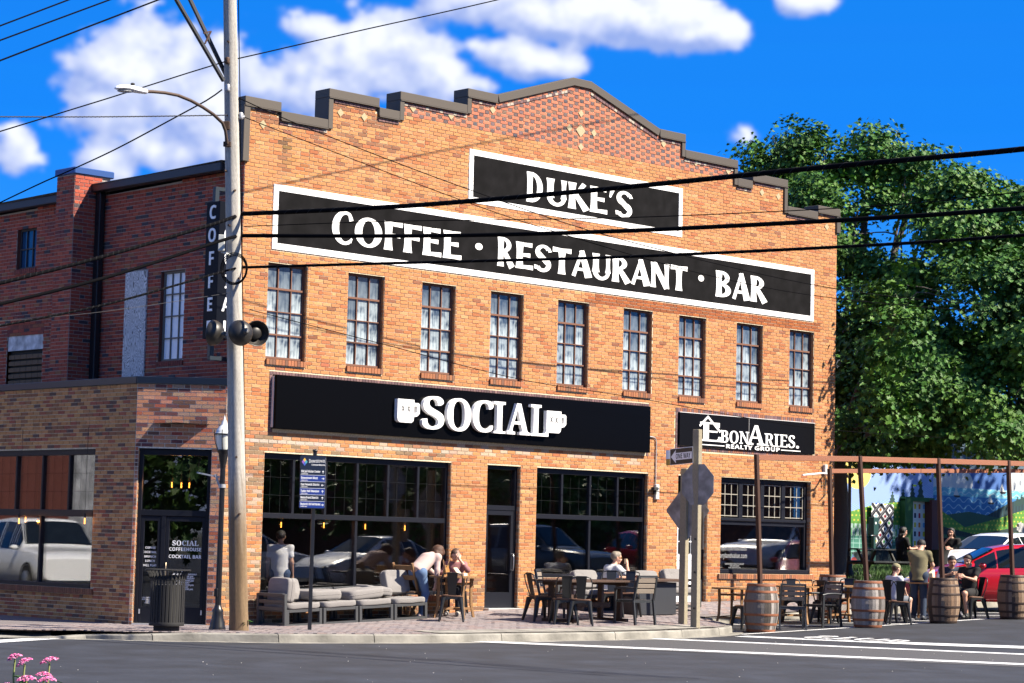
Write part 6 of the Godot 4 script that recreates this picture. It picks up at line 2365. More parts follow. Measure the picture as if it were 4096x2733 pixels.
func sofa(label: String, x0: float, z0: float, units: int, wide: float, arm_left: bool, arm_right: bool) -> Node3D:   # low outdoor sofa of square tube with loose pads; back to the wall
	var o := at_walk(x0 + units * wide / 2, z0 + 0.4)
	var t := thing("outdoor_sofa", label, "sofa", o, atan2(-(walk_y(x0 + units * wide, z0) - walk_y(x0, z0)), units * wide) * 0.0)
	var tilt := Basis(Vector3.BACK, atan2(walk_y(x0 + units * wide, z0) - walk_y(x0, z0), units * wide))
	t.basis = tilt * Basis.from_scale(Vector3(1, 0.84, 1))
	var m := M("charcoal tube", Color(0.04, 0.042, 0.046), 0.5)
	var pad := M("grey fabric", Color(0.27, 0.255, 0.25), 0.95, 0, 1, 6.0, 0.2)
	var w := units * wide
	for u in units:
		var xa := -w / 2 + u * wide
		var xb := xa + wide - 0.03
		var f := MB.new()
		for x in [xa + 0.03, xb - 0.03]:
			f.box(Vector3(x, 0.17, 0.34), Vector3(0.06, 0.34, 0.06), Basis.IDENTITY, 0.004)
			f.box(Vector3(x, 0.17, -0.34), Vector3(0.06, 0.34, 0.06), Basis.IDENTITY, 0.004)
			f.box(Vector3(x, 0.025, 0.0), Vector3(0.058, 0.05, 0.62))
			f.box(Vector3(x, 0.315, 0.0), Vector3(0.058, 0.05, 0.62))
		f.box(Vector3((xa + xb) / 2, 0.31, 0.34), Vector3(wide - 0.15, 0.06, 0.058), Basis.IDENTITY, 0.004)
		f.box(Vector3((xa + xb) / 2, 0.025, 0.34), Vector3(wide - 0.15, 0.05, 0.058))
		f.box(Vector3((xa + xb) / 2, 0.31, -0.34), Vector3(wide - 0.15, 0.06, 0.058))
		f.box(Vector3((xa + xb) / 2, 0.33, 0), Vector3(wide - 0.05, 0.02, 0.62))
		part(t, "frame", f, m)
		var b := MB.new()
		for x in [xa + 0.025, xb - 0.025]:
			b.box(Vector3(x, 0.50, -0.36), Vector3(0.05, 0.33, 0.05))
		b.box(Vector3((xa + xb) / 2, 0.685, -0.36), Vector3(wide - 0.03, 0.05, 0.05), Basis.IDENTITY, 0.004)
		b.box(Vector3((xa + xb) / 2, 0.545, -0.36), Vector3(wide - 0.13, 0.045, 0.048))
		part(t, "back_frame", b, m)
		var s := MB.new()
		s.cushion(Vector3((xa + xb) / 2, 0.40, 0.02), Vector3(wide - 0.03, 0.125, 0.74), Basis.IDENTITY, 0.16)
		part(t, "seat_pad", s, pad)
	for e in 2:
		if (e == 0 and arm_left) or (e == 1 and arm_right):
			var x := (-w / 2 - 0.03) if e == 0 else (w / 2 + 0.0)
			var a := MB.new()
			a.box(Vector3(x, 0.33, 0.36), Vector3(0.06, 0.66, 0.06), Basis.IDENTITY, 0.004)
			a.box(Vector3(x, 0.33, -0.36), Vector3(0.06, 0.66, 0.06), Basis.IDENTITY, 0.004)
			a.box(Vector3(x, 0.64, 0), Vector3(0.058, 0.06, 0.66), Basis.IDENTITY, 0.004)
			a.box(Vector3(x, 0.36, 0), Vector3(0.056, 0.08, 0.66), Basis.IDENTITY, 0.004)
			a.box(Vector3(x, 0.50, 0), Vector3(0.05, 0.07, 0.66), Basis.IDENTITY, 0.004)
			part(t, "arm_frame", a, m)
	return t


func terrace_left() -> void:
	var s := sofa("long charcoal outdoor sofa with grey pads under the left shop window", 0.52, 0.15, 4, 0.81, true, false)
	var o := s.position
	var up := func(rx: float, rz := 0.0): return Basis(Vector3.UP, 0.0) * Basis(Vector3.RIGHT, rx) * Basis(Vector3.BACK, rz)
	pillow(o + Vector3(-1.50, 0.545, 0.05), Vector3(0.44, 0.18, 0.58), Basis(Vector3.BACK, PI / 2 - 0.12), "plump grey cushion leaning on the left arm of the long sofa")
	pillow(o + Vector3(-1.18, 0.545, -0.2), Vector3(0.5, 0.16, 0.4), up.call(PI / 2 - 0.35), "grey cushion propped against the back at the left end of the long sofa")
	pillow(o + Vector3(-0.62, 0.475, -0.02), Vector3(0.72, 0.17, 0.5), Basis(Vector3.BACK, 0.05), "grey cushion lying flat behind the directory sign post")
	pillow(o + Vector3(0.28, 0.500, -0.02), Vector3(0.86, 0.18, 0.55), Basis(Vector3.UP, 0.1) * Basis(Vector3.BACK, 0.1), "long grey cushion lying flat in the middle of the long sofa")
	pillow(o + Vector3(0.72, 0.545, -0.12), Vector3(0.6, 0.15, 0.45), Basis(Vector3.BACK, -0.08), "grey cushion tucked under the upright one on the long sofa")
	pillow(o + Vector3(1.28, 0.685, -0.2), Vector3(0.58, 0.2, 0.44), up.call(PI / 2 - 0.3), "plump grey cushion standing upright at the right end of the long sofa")
	# the round table with the two women
	round_table(Vector3(4.32, -1.182, 0.98), 0.47, 0.755, "round teak table with curved legs between the two women", 0.5)
	cafe_chair(Vector3(3.671, -1.214, 1.62), AWAY, "black metal chair at the round table, its back to the street")
	folding_chair(Vector3(3.722, -1.191, 0.42))
	bag_and_tray()
	# the dark table of planks and its chairs
	var ta := Vector3(6.039, -1.192, 2.62)
	var t := thing("trestle_table", "long dark stained trestle table surrounded by metal chairs", "table", ta, 0.1)
	var dark := wood_grain("dark stain", Color(0.075, 0.035, 0.018), 5.0, 5.0, 0.55)
	for k in 6:
		var p := MB.new()
		p.box(Vector3(0, 0.735, -0.40 + k * 0.16), Vector3(2.0, 0.035, 0.152), Basis.IDENTITY, 0.004)
		part(t, "plank", p, dark)
	for x in [-0.72, 0.72]:
		var l := MB.new()
		l.box(Vector3(x, 0.39, 0.22), Vector3(0.07, 0.66, 0.1), Basis.IDENTITY, 0.004)
		l.box(Vector3(x, 0.39, -0.22), Vector3(0.07, 0.66, 0.1), Basis.IDENTITY, 0.004)
		l.box(Vector3(x, 0.03, 0), Vector3(0.09, 0.06, 0.8), Basis.IDENTITY, 0.004)
		l.box(Vector3(x, 0.69, 0), Vector3(0.085, 0.06, 0.78), Basis.IDENTITY, 0.004)
		part(t, "trestle", l, dark)
	var be := MB.new()
	be.box(Vector3(0, 0.3, 0), Vector3(1.4, 0.09, 0.04))
	part(t, "stretcher", be, dark)
	cafe_chair(Vector3(5.212, -1.195, 2.3), Vector3(0.9, 0, 0.25), "black metal chair at the left end of the dark trestle table")
	cafe_chair(Vector3(5.074, -1.22, 3.02), AWAY + Vector3(-0.2, 0, 0), "black metal chair on the street side of the trestle table, left of two")
	cafe_chair(Vector3(5.258, -1.225, 3.25), AWAY + Vector3(-0.1, 0, 0.1), "black metal chair on the street side of the trestle table, right of two")
	cafe_chair(Vector3(7.432, -1.146, 1.95), -AWAY, "black metal chair between the trestle table and the drinking man")
	cafe_chair(Vector3(7.768, -1.151, 2.05), Vector3(-0.8, 0, 0.5), "black metal chair on the wall side near the right end of the trestle table")
	slat_chair(Vector3(6.604, -1.217, 3.3), Vector3(0.05, 0, -1.0), "slatted armchair with taupe back at the right end of the trestle table")
	slat_chair(Vector3(6.117, -1.156, 1.75), Vector3(0.55, 0, 0.85), "slatted armchair behind the left end of the trestle table")
	# second sofa along the wall, with the fire table
	var s2 := sofa("charcoal outdoor sofa with grey pads under the right shop window", 7.75, 0.15, 4, 0.84, false, true)
	o = s2.position
	pillow(o + Vector3(-1.1, 0.545, -0.2), Vector3(0.68, 0.2, 0.38), up.call(PI / 2 - 0.4), "bulging grey cushion on the second sofa behind the metal chairs")
	pillow(o + Vector3(-0.5, 0.525, -0.22), Vector3(0.56, 0.17, 0.34), up.call(PI / 2 - 0.4), "grey cushion on the second sofa just left of the drinking man")
	pillow(o + Vector3(0.65, 0.56, -0.2), Vector3(0.7, 0.18, 0.36), up.call(PI / 2 - 0.35), "grey cushion on the second sofa right of the drinking man")
	pillow(o + Vector3(1.4, 0.58, -0.14), Vector3(0.62, 0.2, 0.40), up.call(PI / 2 - 0.35), "plump grey cushion at the right end of the second sofa")
	var fp := Vector3(8.848, -1.118, 1.5)
	var fr := thing("fire_table", "black box shaped fire table with dark wooden rim top", "table", fp, 0.05)
	var fb := MB.new()
	fb.box(Vector3(0, 0.31, 0), Vector3(1.15, 0.62, 0.62), Basis.IDENTITY, 0.006)
	part(fr, "body", fb, M("charcoal panel", Color(0.028, 0.03, 0.036), 0.45))
	for k in [-1.0, 1.0]:
		var p := MB.new()
		p.box(Vector3(0.0, 0.66, k * 0.29), Vector3(1.62, 0.05, 0.26), Basis.IDENTITY, 0.006)
		part(fr, "top_board", p, dark)
		var q := MB.new()
		q.box(Vector3(k * 0.66, 0.661, 0), Vector3(0.3, 0.05, 0.315), Basis.IDENTITY, 0.006)
		part(fr, "top_board", q, dark)
	var bu := MB.new()
	bu.box(Vector3(0, 0.64, 0), Vector3(1.0, 0.02, 0.3))
	part(fr, "burner", bu, M("burner", Color(0.02, 0.02, 0.02), 0.6))


func folding_chair(at: Vector3) -> void:
	var t := thing("folding_chair", "tall wooden folding chair behind the bending woman", "chair", at, facing(Vector3(0.95, 0, -0.3)))
	var m := wood_grain("folding wood", Color(0.24, 0.125, 0.05), 1.0, 8.0, 0.6)
	for x in [-0.2, 0.2]:
		var a := MB.new()
		a.bar(Vector3(x, 0.0, 0.30), Vector3(x, 0.5, -0.05), 0.03, 0.05)
		a.bar(Vector3(x, 0.48, -0.04), Vector3(x, 0.98, -0.27), 0.03, 0.05)
		part(t, "rear_rail", a, m)
		var b := MB.new()
		b.bar(Vector3(x * 0.82, 0.0, -0.26), Vector3(x * 0.82, 0.47, 0.16), 0.03, 0.045)
		part(t, "front_rail", b, m)
	for k in 5:
		var s := MB.new()
		s.box(Vector3(0, 0.46, -0.14 + k * 0.08), Vector3(0.4, 0.018, 0.06), Basis.IDENTITY, 0.003)
		part(t, "seat_slat", s, m)
	for y in [0.72, 0.9]:
		var s := MB.new()
		s.box(Vector3(0, y, -0.14 - (y - 0.7) * 0.45), Vector3(0.41, 0.09, 0.02), Basis(Vector3.RIGHT, -0.42), 0.004)
		part(t, "back_slat", s, m)


func bag_and_tray() -> void:
	var t := thing("handbag", "tan leather handbag on the round table in front of the seated woman", "handbag", Vector3(4.006, -1.194, 1.08) + Vector3(0, 0.757, 0), 0.7)
	var g := MB.new()
	var rows := []
	for k in 7:
		var f := k / 6.0
		var row := PackedVector3Array()
		for s in 18:
			var a := TAU * s / 18
			row.append(Vector3(cos(a) * (0.175 - 0.03 * f + 0.012 * sin(a * 5.0 + k)), f * 0.2, -sin(a) * (0.075 * (1.0 - f * 0.55) + 0.008 * sin(a * 4.0 + k * 2.0))))
		rows.append(row)
	g.rings(rows)
	part(t, "body", g, M("tan leather", Color(0.42, 0.19, 0.045), 0.55, 0, 1, 8.0))
	for z in [-0.03, 0.03]:
		var h := MB.new()
		h.tube([Vector3(-0.09, 0.19, z), Vector3(-0.08, 0.26, z * 1.6), Vector3(0, 0.30, z * 2.0), Vector3(0.08, 0.26, z * 1.6), Vector3(0.09, 0.19, z)], 0.007, 6)
		part(t, "handle", h, M("brown strap", Color(0.16, 0.075, 0.03), 0.6))
	var c := MB.new()
	c.tube([Vector3(-0.15, 0.185, 0.02), Vector3(0, 0.205, 0.035), Vector3(0.15, 0.185, 0.02)], 0.01, 6)
	part(t, "clasp", c, M("brass", Color(0.5, 0.36, 0.12), 0.35, 0.8))
	var b := thing("takeaway_box", "open cream cardboard food box on the round table", "box", Vector3(4.463, -1.178, 1) + Vector3(0, 0.757, 0), 0.5)
	var card := M("cream card", Color(0.62, 0.52, 0.36), 0.85)
	var y := MB.new()
	y.box(Vector3(0, 0.025, 0), Vector3(0.21, 0.05, 0.15))
	part(b, "tray", y, card)
	var l := MB.new()
	l.box(Vector3(0.01, 0.085, -0.09), Vector3(0.21, 0.012, 0.14), Basis(Vector3.RIGHT, 0.9))
	part(b, "lid", l, card)


# ---------------------------------------------------------------- barrels, frame and tables on the right
func barrel(at: Vector3, label: String, post_top: Vector3, grey: float, steel_hoops: bool) -> void:
	var t := thing("barrel", label, "barrel", at, 0.0, "oak barrels holding the posts of the frame")
	var H := 0.91
	var R := func(f: float): return 0.265 + 0.068 * sin(PI * f)
	var N := 30
	var one := MB.new()
	var rows := []
	for k in 9:
		var f := k / 8.0
		var r: float = R.call(f)
		var a := PI / N * 0.95
		rows.append(PackedVector3Array([Vector3(sin(-a) * r, f * H, cos(a) * r), Vector3(sin(a) * r, f * H, cos(a) * r), Vector3(sin(a) * (r - 0.03), f * H, cos(a) * (r - 0.03)), Vector3(sin(-a) * (r - 0.03), f * H, cos(a) * (r - 0.03))]))
	for r in 8:
		for s in 4:
			var e := (s + 1) % 4
			one.quad(rows[r][s], rows[r][e], rows[r + 1][e], rows[r + 1][s], [Vector3.BACK, Vector3.RIGHT, Vector3.FORWARD, Vector3.LEFT][s])
	one.quad(rows[8][0], rows[8][1], rows[8][2], rows[8][3], Vector3.UP)
	var mesh := one.mesh()
	for k in N:
		var c := [Color(0.34, 0.31, 0.29), Color(0.20, 0.18, 0.17), Color(0.44, 0.40, 0.37), Color(0.09, 0.075, 0.065)][rng.randi() % 4] as Color
		if grey < 0.5:
			c = [Color(0.29, 0.18, 0.11), Color(0.17, 0.105, 0.07), Color(0.34, 0.235, 0.155), Color(0.085, 0.055, 0.04)][rng.randi() % 4]
		part(t, "stave", mesh, wood_grain("stave %d %d" % [int(c.r * 100), int(c.b * 100)], c, 1.1, 9.0), Transform3D(Basis(Vector3.UP, TAU * (k + 0.3) / N), Vector3.ZERO))
	var lid := MB.new()
	lid.lathe(Vector3(0, H - 0.06, 0), [[0.25, 0.0], [0.25, 0.02]], 22)
	part(t, "lid", lid, wood_grain("barrel lid", Color(0.2, 0.15, 0.11), 3.0, 6.0))
	for f in [0.03, 0.165, 0.36, 0.64, 0.835, 0.97]:
		var h := MB.new()
		var w := 0.025
		h.lathe(Vector3(0, f * H, 0), [[R.call(f - w) - 0.004, -w * H], [R.call(f - w) + 0.004, -w * H], [R.call(f + w) + 0.004, w * H], [R.call(f + w) - 0.004, w * H]], 30, Basis.IDENTITY, false)
		part(t, "hoop", h, M("rusted hoop", Color(0.30, 0.105, 0.045), 0.75, 0.1, 1, 4.0) if not steel_hoops else M("brown hoop", Color(0.07, 0.045, 0.035), 0.55, 0.4, 1, 4.0))
	frame_posts.append([at, post_top])


var frame_posts := []


func terrace_right() -> void:
	barrel(Vector3(9.81, -1.373, 3.6), "weathered grey oak barrel with rusty hoops nearest the kerb corner, front row", Vector3(9.609, 1.982, 3.6), 1.0, false)
	barrel(Vector3(12.409, -1.287, 4.15), "weathered grey oak barrel with rusty hoops, second of the front row", Vector3(12.09, 2.05, 4.15), 1.0, false)
	barrel(Vector3(14.638, -1.214, 4.35), "brown oak barrel in front of the young couple, third of the front row", Vector3(14.419, 2.104, 4.35), 0.0, true)
	barrel(Vector3(16.916, -1.139, 4.5), "brown oak barrel at the right edge beside the red car", Vector3(16.699, 2.153, 4.5), 0.0, true)
	barrel(Vector3(14.361, -1.223, 1.75), "oak barrel of the rear row by the corner of the brick building", Vector3(14.217, 1.901, 1.75), 1.0, false)
	# the frame: steel posts standing in the barrels, timber beams between
	var t := thing("timber_frame", "open frame of rusty posts and red brown timber beams over the dining area", "frame")
	var rust := M("rusted post", Color(0.075, 0.032, 0.02), 0.7, 0.3, 1, 4.0)
	var beam := wood_grain("red brown beam", Color(0.36, 0.135, 0.07), 2.0, 3.0, 0.75)
	var tops := []
	for p in frame_posts:
		var g := MB.new()
		var top := Vector3(p[0].x, p[1].y, p[0].z)
		g.bar(p[0] + Vector3(0, 0.3, 0), p[1], 0.075, 0.075, Vector3.RIGHT, 0.004)
		part(t, "post", g, rust)
		tops.append(p[1])
	var beams := [[tops[0], tops[1]], [tops[1], tops[2]], [tops[2], tops[3]], [tops[3], tops[3] + (tops[3] - tops[2]) * 2.0]]
	for b in beams:
		var g := MB.new()
		var d: Vector3 = (b[1] - b[0]).normalized()
		g.bar(b[0] + Vector3(0, -0.06, 0) + d * 0.045, b[1] + Vector3(0, -0.06, 0) - d * 0.045, 0.045, 0.105, Vector3.UP, 0.004)
		part(t, "beam", g, beam)
	var rear := tops[4] as Vector3
	for k in 3:
		var g := MB.new()
		var a := rear + Vector3(k * 3.1, -0.05 + k * 0.12, k * 0.08)
		var c := rear + Vector3((k + 1) * 3.1 - 0.01, -0.05 + (k + 1) * 0.12, (k + 1) * 0.08)
		g.bar(a, c, 0.045, 0.09, Vector3.UP, 0.004)
		part(t, "beam", g, beam)
	for k in [1, 2]:
		var g := MB.new()
		var a := tops[k] as Vector3
		g.bar(a + Vector3(0.05, -0.06, -0.05), Vector3(a.x + 0.6, rear.y + 0.0 + (a.x - rear.x) * 0.04, 1.9), 0.04, 0.12, Vector3.UP, 0.004)
		if k == 9:
			part(t, "beam", g, beam)
	# tables and chairs between the barrels
	round_table(Vector3(10.748, -1.342, 2.2), 0.5, 0.76, "teak table left of the first barrel", 0.2)
	round_table(Vector3(12.288, -1.291, 2.4), 0.5, 0.76, "teak table behind the slatted armchair, between the first two barrels", 0.6)
	round_table(Vector3(13.099, -1.265, 2.9), 0.5, 0.76, "teak table beside the second barrel", 0.9)
	round_table(Vector3(15.555, -1.184, 3.3), 0.5, 0.76, "teak table of the young couple behind the third barrel", 0.3)
	cafe_chair(Vector3(10.208, -1.36, 2.9), -Vector3(0.8, 0, 0.3), "black metal chair half hidden behind the first barrel")
	slat_chair(Vector3(10.77, -1.342, 3.55), AWAY, "slatted armchair with its back to the street right of the first barrel")
	slat_chair(Vector3(11.788, -1.308, 3.5), Vector3(-0.9, 0, -0.1), "slatted armchair seen from the side between the first and second barrel")
	cafe_chair(Vector3(12.79, -1.275, 1.95), -AWAY, "black metal chair behind the teak table between the first two barrels")
	cafe_chair(Vector3(12.839, -1.273, 2.75), Vector3(0.9, 0, -0.3), "black metal chair behind the second slatted armchair")
	cafe_chair(Vector3(13.861, -1.24, 2.5), Vector3(-0.8, 0, 0.4), "black metal chair just left of the second barrel")
	cafe_chair(Vector3(13.969, -1.236, 3.55), Vector3(0.9, 0, -0.25), "black metal chair under the boy in the camouflage cap")
	cafe_chair(Vector3(13.607, -1.248, 4), AWAY, "empty black metal chair in front of the boy, its back to the street")
	cafe_chair(Vector3(16.312, -1.159, 3.9), Vector3(-0.95, 0, -0.3), "black metal chair under the woman with the braid")
	cafe_chair(Vector3(17.17, -1.13, 2.9), -AWAY, "black metal chair under the short haired young man")
	for c in [[2119, 3.35, 0.0], [2126, 3.25, 1.0]]:
		var cup := thing("drink_cup", "small pale cup with straw on the couple's table" if c[2] < 0.5 else "second pale cup with straw right of the first on the couple's table", "cup", Vector3(15.363, -1.19, 3.35) + Vector3(0.13 * c[2], 0.762, -0.08 * c[2]))
		var g := MB.new()
		g.lathe(Vector3.ZERO, [[0.03, 0], [0.042, 0.1]], 14)
		part(cup, "body", g, M("pale cup", Color(0.6, 0.45, 0.3), 0.4))
		var s := MB.new()
		s.cyl(Vector3(0, 0.05, 0), Vector3(0.02, 0.2, 0), 0.005, 0.005, 6)
		part(cup, "straw", s, M("sign white", Color(0.8, 0.8, 0.8), 0.5))
	var bt := thing("water_bottle", "clear plastic water bottle on the couple's table", "bottle", Vector3(15.995, -1.169, 3.25) + Vector3(0, 0.762, 0))
	var g := MB.new()
	g.lathe(Vector3.ZERO, [[0.032, 0], [0.034, 0.13], [0.014, 0.19], [0.014, 0.21]], 14)
	part(bt, "body", g, M("pale plastic", Color(0.5, 0.55, 0.6), 0.1))
	var sc := thing("paper_bag", "cream paper food bag in the standing man's hands", "bag", Vector3(15.498, -1.186, 3.45) + Vector3(0, 0.9, 0), 0.4)
	var pb := MB.new()
	pb.cushion(Vector3.ZERO, Vector3(0.22, 0.2, 0.1), Basis(Vector3.BACK, 0.25), 0.3)
	part(sc, "body", pb, M("cream card", Color(0.62, 0.52, 0.36)))


# ---------------------------------------------------------------- people
# a smooth skin round tapered bones [a, b, ra, rb]; clips keep the side below [point, normal]
func blob(bones: Array, cell: float, k: float, clips := []) -> MB:
	var lo := Vector3.INF
	var hi := -Vector3.INF
	for b in bones:
		var r := maxf(b[2], b[3]) + cell * 2.0 + k * 0.5
		for e in 2:
			lo = lo.min(b[e] - Vector3.ONE * r)
			hi = hi.max(b[e] + Vector3.ONE * r)
	var nx := int((hi.x - lo.x) / cell) + 2
	var ny := int((hi.y - lo.y) / cell) + 2
	var nz := int((hi.z - lo.z) / cell) + 2
	var f := PackedFloat32Array()
	f.resize(nx * ny * nz)
	f.fill(1.0)
	for b in bones:
		var a: Vector3 = b[0]
		var d: Vector3 = b[1] - a
		var dd := maxf(d.length_squared(), 1e-8)
		var ra: float = b[2]
		var rb: float = b[3]
		var m := maxf(ra, rb) + k + cell * 1.8
		var p0 := ((a.min(b[1]) - Vector3.ONE * m - lo) / cell).floor()
		var p1 := ((a.max(b[1]) + Vector3.ONE * m - lo) / cell).ceil()
		for z in range(maxi(int(p0.z), 0), mini(int(p1.z), nz - 1) + 1):
			for y in range(maxi(int(p0.y), 0), mini(int(p1.y), ny - 1) + 1):
				var row := (z * ny + y) * nx
				for x in range(maxi(int(p0.x), 0), mini(int(p1.x), nx - 1) + 1):
					var q := lo + Vector3(x, y, z) * cell - a
					var h := clampf(q.dot(d) / dd, 0.0, 1.0)
					var v := (q - d * h).length() - lerpf(ra, rb, h)
					var o := f[row + x]
					var g := maxf(k - absf(o - v), 0.0) / k
					f[row + x] = minf(o, v) - g * g * k * 0.25
	if clips.size() > 0:
		for z in nz:
			for y in ny:
				for x in nx:
					var at := (z * ny + y) * nx + x
					if f[at] < 0.5:
						var p := lo + Vector3(x, y, z) * cell
						for c in clips:
							f[at] = maxf(f[at], (p - c[0]).dot(c[1]))
	var g := MB.new()
	var ids := {}
	var sy := nx
	var sz := nx * ny
	var lim := cell * 1.75
	for z in nz - 1:
		for y in ny - 1:
			for x in nx - 1:
				var at := z * sz + y * sy + x
				if absf(f[at]) > lim:
					continue
				var v := [f[at], f[at + 1], f[at + sy], f[at + sy + 1], f[at + sz], f[at + sz + 1], f[at + sz + sy], f[at + sz + sy + 1]]
				var neg := 0
				for e in v:
					if e < 0.0:
						neg += 1
				if neg == 0 or neg == 8:
					continue
				var sum := Vector3.ZERO
				var n := 0
				for e in EDGES:
					var a: float = v[e[0]]
					var b: float = v[e[1]]
					if (a < 0.0) != (b < 0.0):
						sum += CORNER[e[0]].lerp(CORNER[e[1]], a / (a - b))
						n += 1
				var nn := Vector3(v[1] + v[3] + v[5] + v[7] - v[0] - v[2] - v[4] - v[6], v[2] + v[3] + v[6] + v[7] - v[0] - v[1] - v[4] - v[5], v[4] + v[5] + v[6] + v[7] - v[0] - v[1] - v[2] - v[3])
				ids[at] = g.vert(lo + (Vector3(x, y, z) + sum / n) * cell, nn.normalized())
	for at in ids:
		var s: bool = f[at] < 0.0
		for e in [[1, sy, sz], [sy, sz, 1], [sz, 1, sy]]:
			if (f[at + e[0]] < 0.0) != s:
				var b = ids.get(at - e[1])
				var c = ids.get(at - e[1] - e[2])
				var d = ids.get(at - e[2])
				if b != null and c != null and d != null:
					if s:
						g.i.append_array([ids[at], c, b, ids[at], d, c])
					else:
						g.i.append_array([ids[at], b, c, ids[at], c, d])
	return g


const CORNER: Array[Vector3] = [Vector3(0, 0, 0), Vector3(1, 0, 0), Vector3(0, 1, 0), Vector3(1, 1, 0), Vector3(0, 0, 1), Vector3(1, 0, 1), Vector3(0, 1, 1), Vector3(1, 1, 1)]
const EDGES := [[0, 1], [2, 3], [4, 5], [6, 7], [0, 2], [1, 3], [4, 6], [5, 7], [0, 4], [1, 5], [2, 6], [3, 7]]

var head_mb: MB
var hands := {}


func make_head() -> void:   # centre half-way up the head, looking along +z
	head_mb = blob([
		[Vector3(0, 0.032, -0.03), Vector3(0, 0.032, 0.008), 0.082, 0.080], [Vector3(0, -0.02, 0.0), Vector3(0, -0.06, 0.025), 0.068, 0.050],
		[Vector3(0, -0.088, 0.052), Vector3(0, -0.088, 0.056), 0.024, 0.022], [Vector3(-0.03, -0.03, 0.05), Vector3(0.03, -0.03, 0.05), 0.032, 0.032],
		[Vector3(0, 0.012, 0.082), Vector3(0, -0.026, 0.101), 0.010, 0.013], [Vector3(-0.012, -0.030, 0.09), Vector3(0.012, -0.030, 0.09), 0.009, 0.009],
		[Vector3(-0.035, 0.028, 0.074), Vector3(0.035, 0.028, 0.074), 0.012, 0.012], [Vector3(-0.016, -0.058, 0.080), Vector3(0.016, -0.058, 0.080), 0.010, 0.010],
		[Vector3(-0.081, 0.012, -0.012), Vector3(-0.079, -0.025, -0.006), 0.014, 0.010], [Vector3(0.081, 0.012, -0.012), Vector3(0.079, -0.025, -0.006), 0.014, 0.010]], 0.0075, 0.018)
	for k in head_mb.v.size():
		var p := head_mb.v[k]
		if p.z > 0.07 and absf(p.y + 0.058) < 0.011 and absf(p.x) < 0.025:
			head_mb.c[k] = Color(0.75, 0.42, 0.42)
		elif p.z > 0.05 and absf(p.y - 0.008) < 0.013 and absf(absf(p.x) - 0.033) < 0.017:
			head_mb.c[k] = Color(0.62, 0.58, 0.58)
	for s in [-1.0, 1.0]:
		head_mb.col = Color(1.1, 1.1, 1.1)
		head_mb.ball(Vector3(s * 0.032, 0.006, 0.071), Vector3(0.013, 0.008, 0.010), Basis.IDENTITY, 8, 5)
		head_mb.col = Color(0.06, 0.04, 0.03)
		head_mb.ball(Vector3(s * 0.032, 0.006, 0.078), Vector3(0.006, 0.007, 0.005), Basis.IDENTITY, 8, 5)
		head_mb.ball(Vector3(s * 0.034, 0.028, 0.083), Vector3(0.019, 0.0035, 0.005), Basis(Vector3.BACK, s * -0.15), 8, 5)
	head_mb.col = Color.WHITE


func make_hand(bend: float) -> MB:   # a right hand hanging down: fingers along -y, palm towards +x, thumb on the +z side
	var b := [[Vector3(0, 0.02, 0.0), Vector3(0, -0.03, 0.0), 0.024, 0.024], [Vector3(0, -0.03, -0.022), Vector3(0, -0.088, -0.030), 0.015, 0.012], [Vector3(0, -0.03, 0.0), Vector3(0, -0.092, 0.0), 0.016, 0.013], [Vector3(0, -0.03, 0.022), Vector3(0, -0.09, 0.028), 0.015, 0.012]]
	var long := [0.062, 0.078, 0.084, 0.076]
	for k in 4:
		var z := -0.032 + k * 0.0205
		var a := Vector3(0, -0.088 if k == 0 else -0.093, z)
		var d := Vector3(0, -1, (k - 1.5) * 0.05)
		var p := a
		for s in 3:
			d = d.rotated(Vector3.BACK, bend * (0.7 if s == 0 else 1.0))
			var q: Vector3 = p + d * long[k] * [0.45, 0.32, 0.25][s]
			b.append([p, q, 0.0092 - s * 0.0008, 0.0086 - s * 0.0009])
			p = q
	b.append([Vector3(0.004, -0.015, 0.026), Vector3(0.014, -0.05, 0.050), 0.015, 0.011])
	b.append([Vector3(0.014, -0.05, 0.050), Vector3(0.022 + bend * 0.02, -0.085, 0.052 - bend * 0.02), 0.011, 0.008])
	return blob(b, 0.0055, 0.007)


func joints(seated: bool) -> Dictionary:
	if seated:
		return {"pelvis": Vector3(0, 0.56, 0), "chest": Vector3(0, 0.90, -0.02), "neck": Vector3(0, 1.07, 0.0), "head": Vector3(0, 1.21, 0.035), "rs": Vector3(-0.175, 1.01, 0), "ls": Vector3(0.175, 1.01, 0), "re": Vector3(-0.22, 0.77, 0.1), "le": Vector3(0.22, 0.77, 0.1), "rw": Vector3(-0.14, 0.77, 0.34), "lw": Vector3(0.14, 0.77, 0.34), "rh": Vector3(-0.09, 0.53, 0.03), "lh": Vector3(0.09, 0.53, 0.03), "rk": Vector3(-0.11, 0.52, 0.43), "lk": Vector3(0.11, 0.52, 0.43), "ra": Vector3(-0.11, 0.09, 0.40), "la": Vector3(0.11, 0.09, 0.40)}
	return {"pelvis": Vector3(0, 0.96, 0), "chest": Vector3(0, 1.28, -0.01), "neck": Vector3(0, 1.46, -0.01), "head": Vector3(0, 1.61, 0.02), "rs": Vector3(-0.18, 1.41, 0), "ls": Vector3(0.18, 1.41, 0), "re": Vector3(-0.23, 1.13, -0.03), "le": Vector3(0.23, 1.13, -0.03), "rw": Vector3(-0.24, 0.89, 0.06), "lw": Vector3(0.24, 0.89, 0.06), "rh": Vector3(-0.09, 0.92, 0), "lh": Vector3(0.09, 0.92, 0), "rk": Vector3(-0.10, 0.49, 0.02), "lk": Vector3(0.10, 0.49, 0.02), "ra": Vector3(-0.105, 0.08, -0.02), "la": Vector3(0.105, 0.08, -0.02)}


func cloth(key: String, c: Color) -> StandardMaterial3D:
	return M("cloth " + key, c, 0.92, 0, 1, 7.0, 0.15)


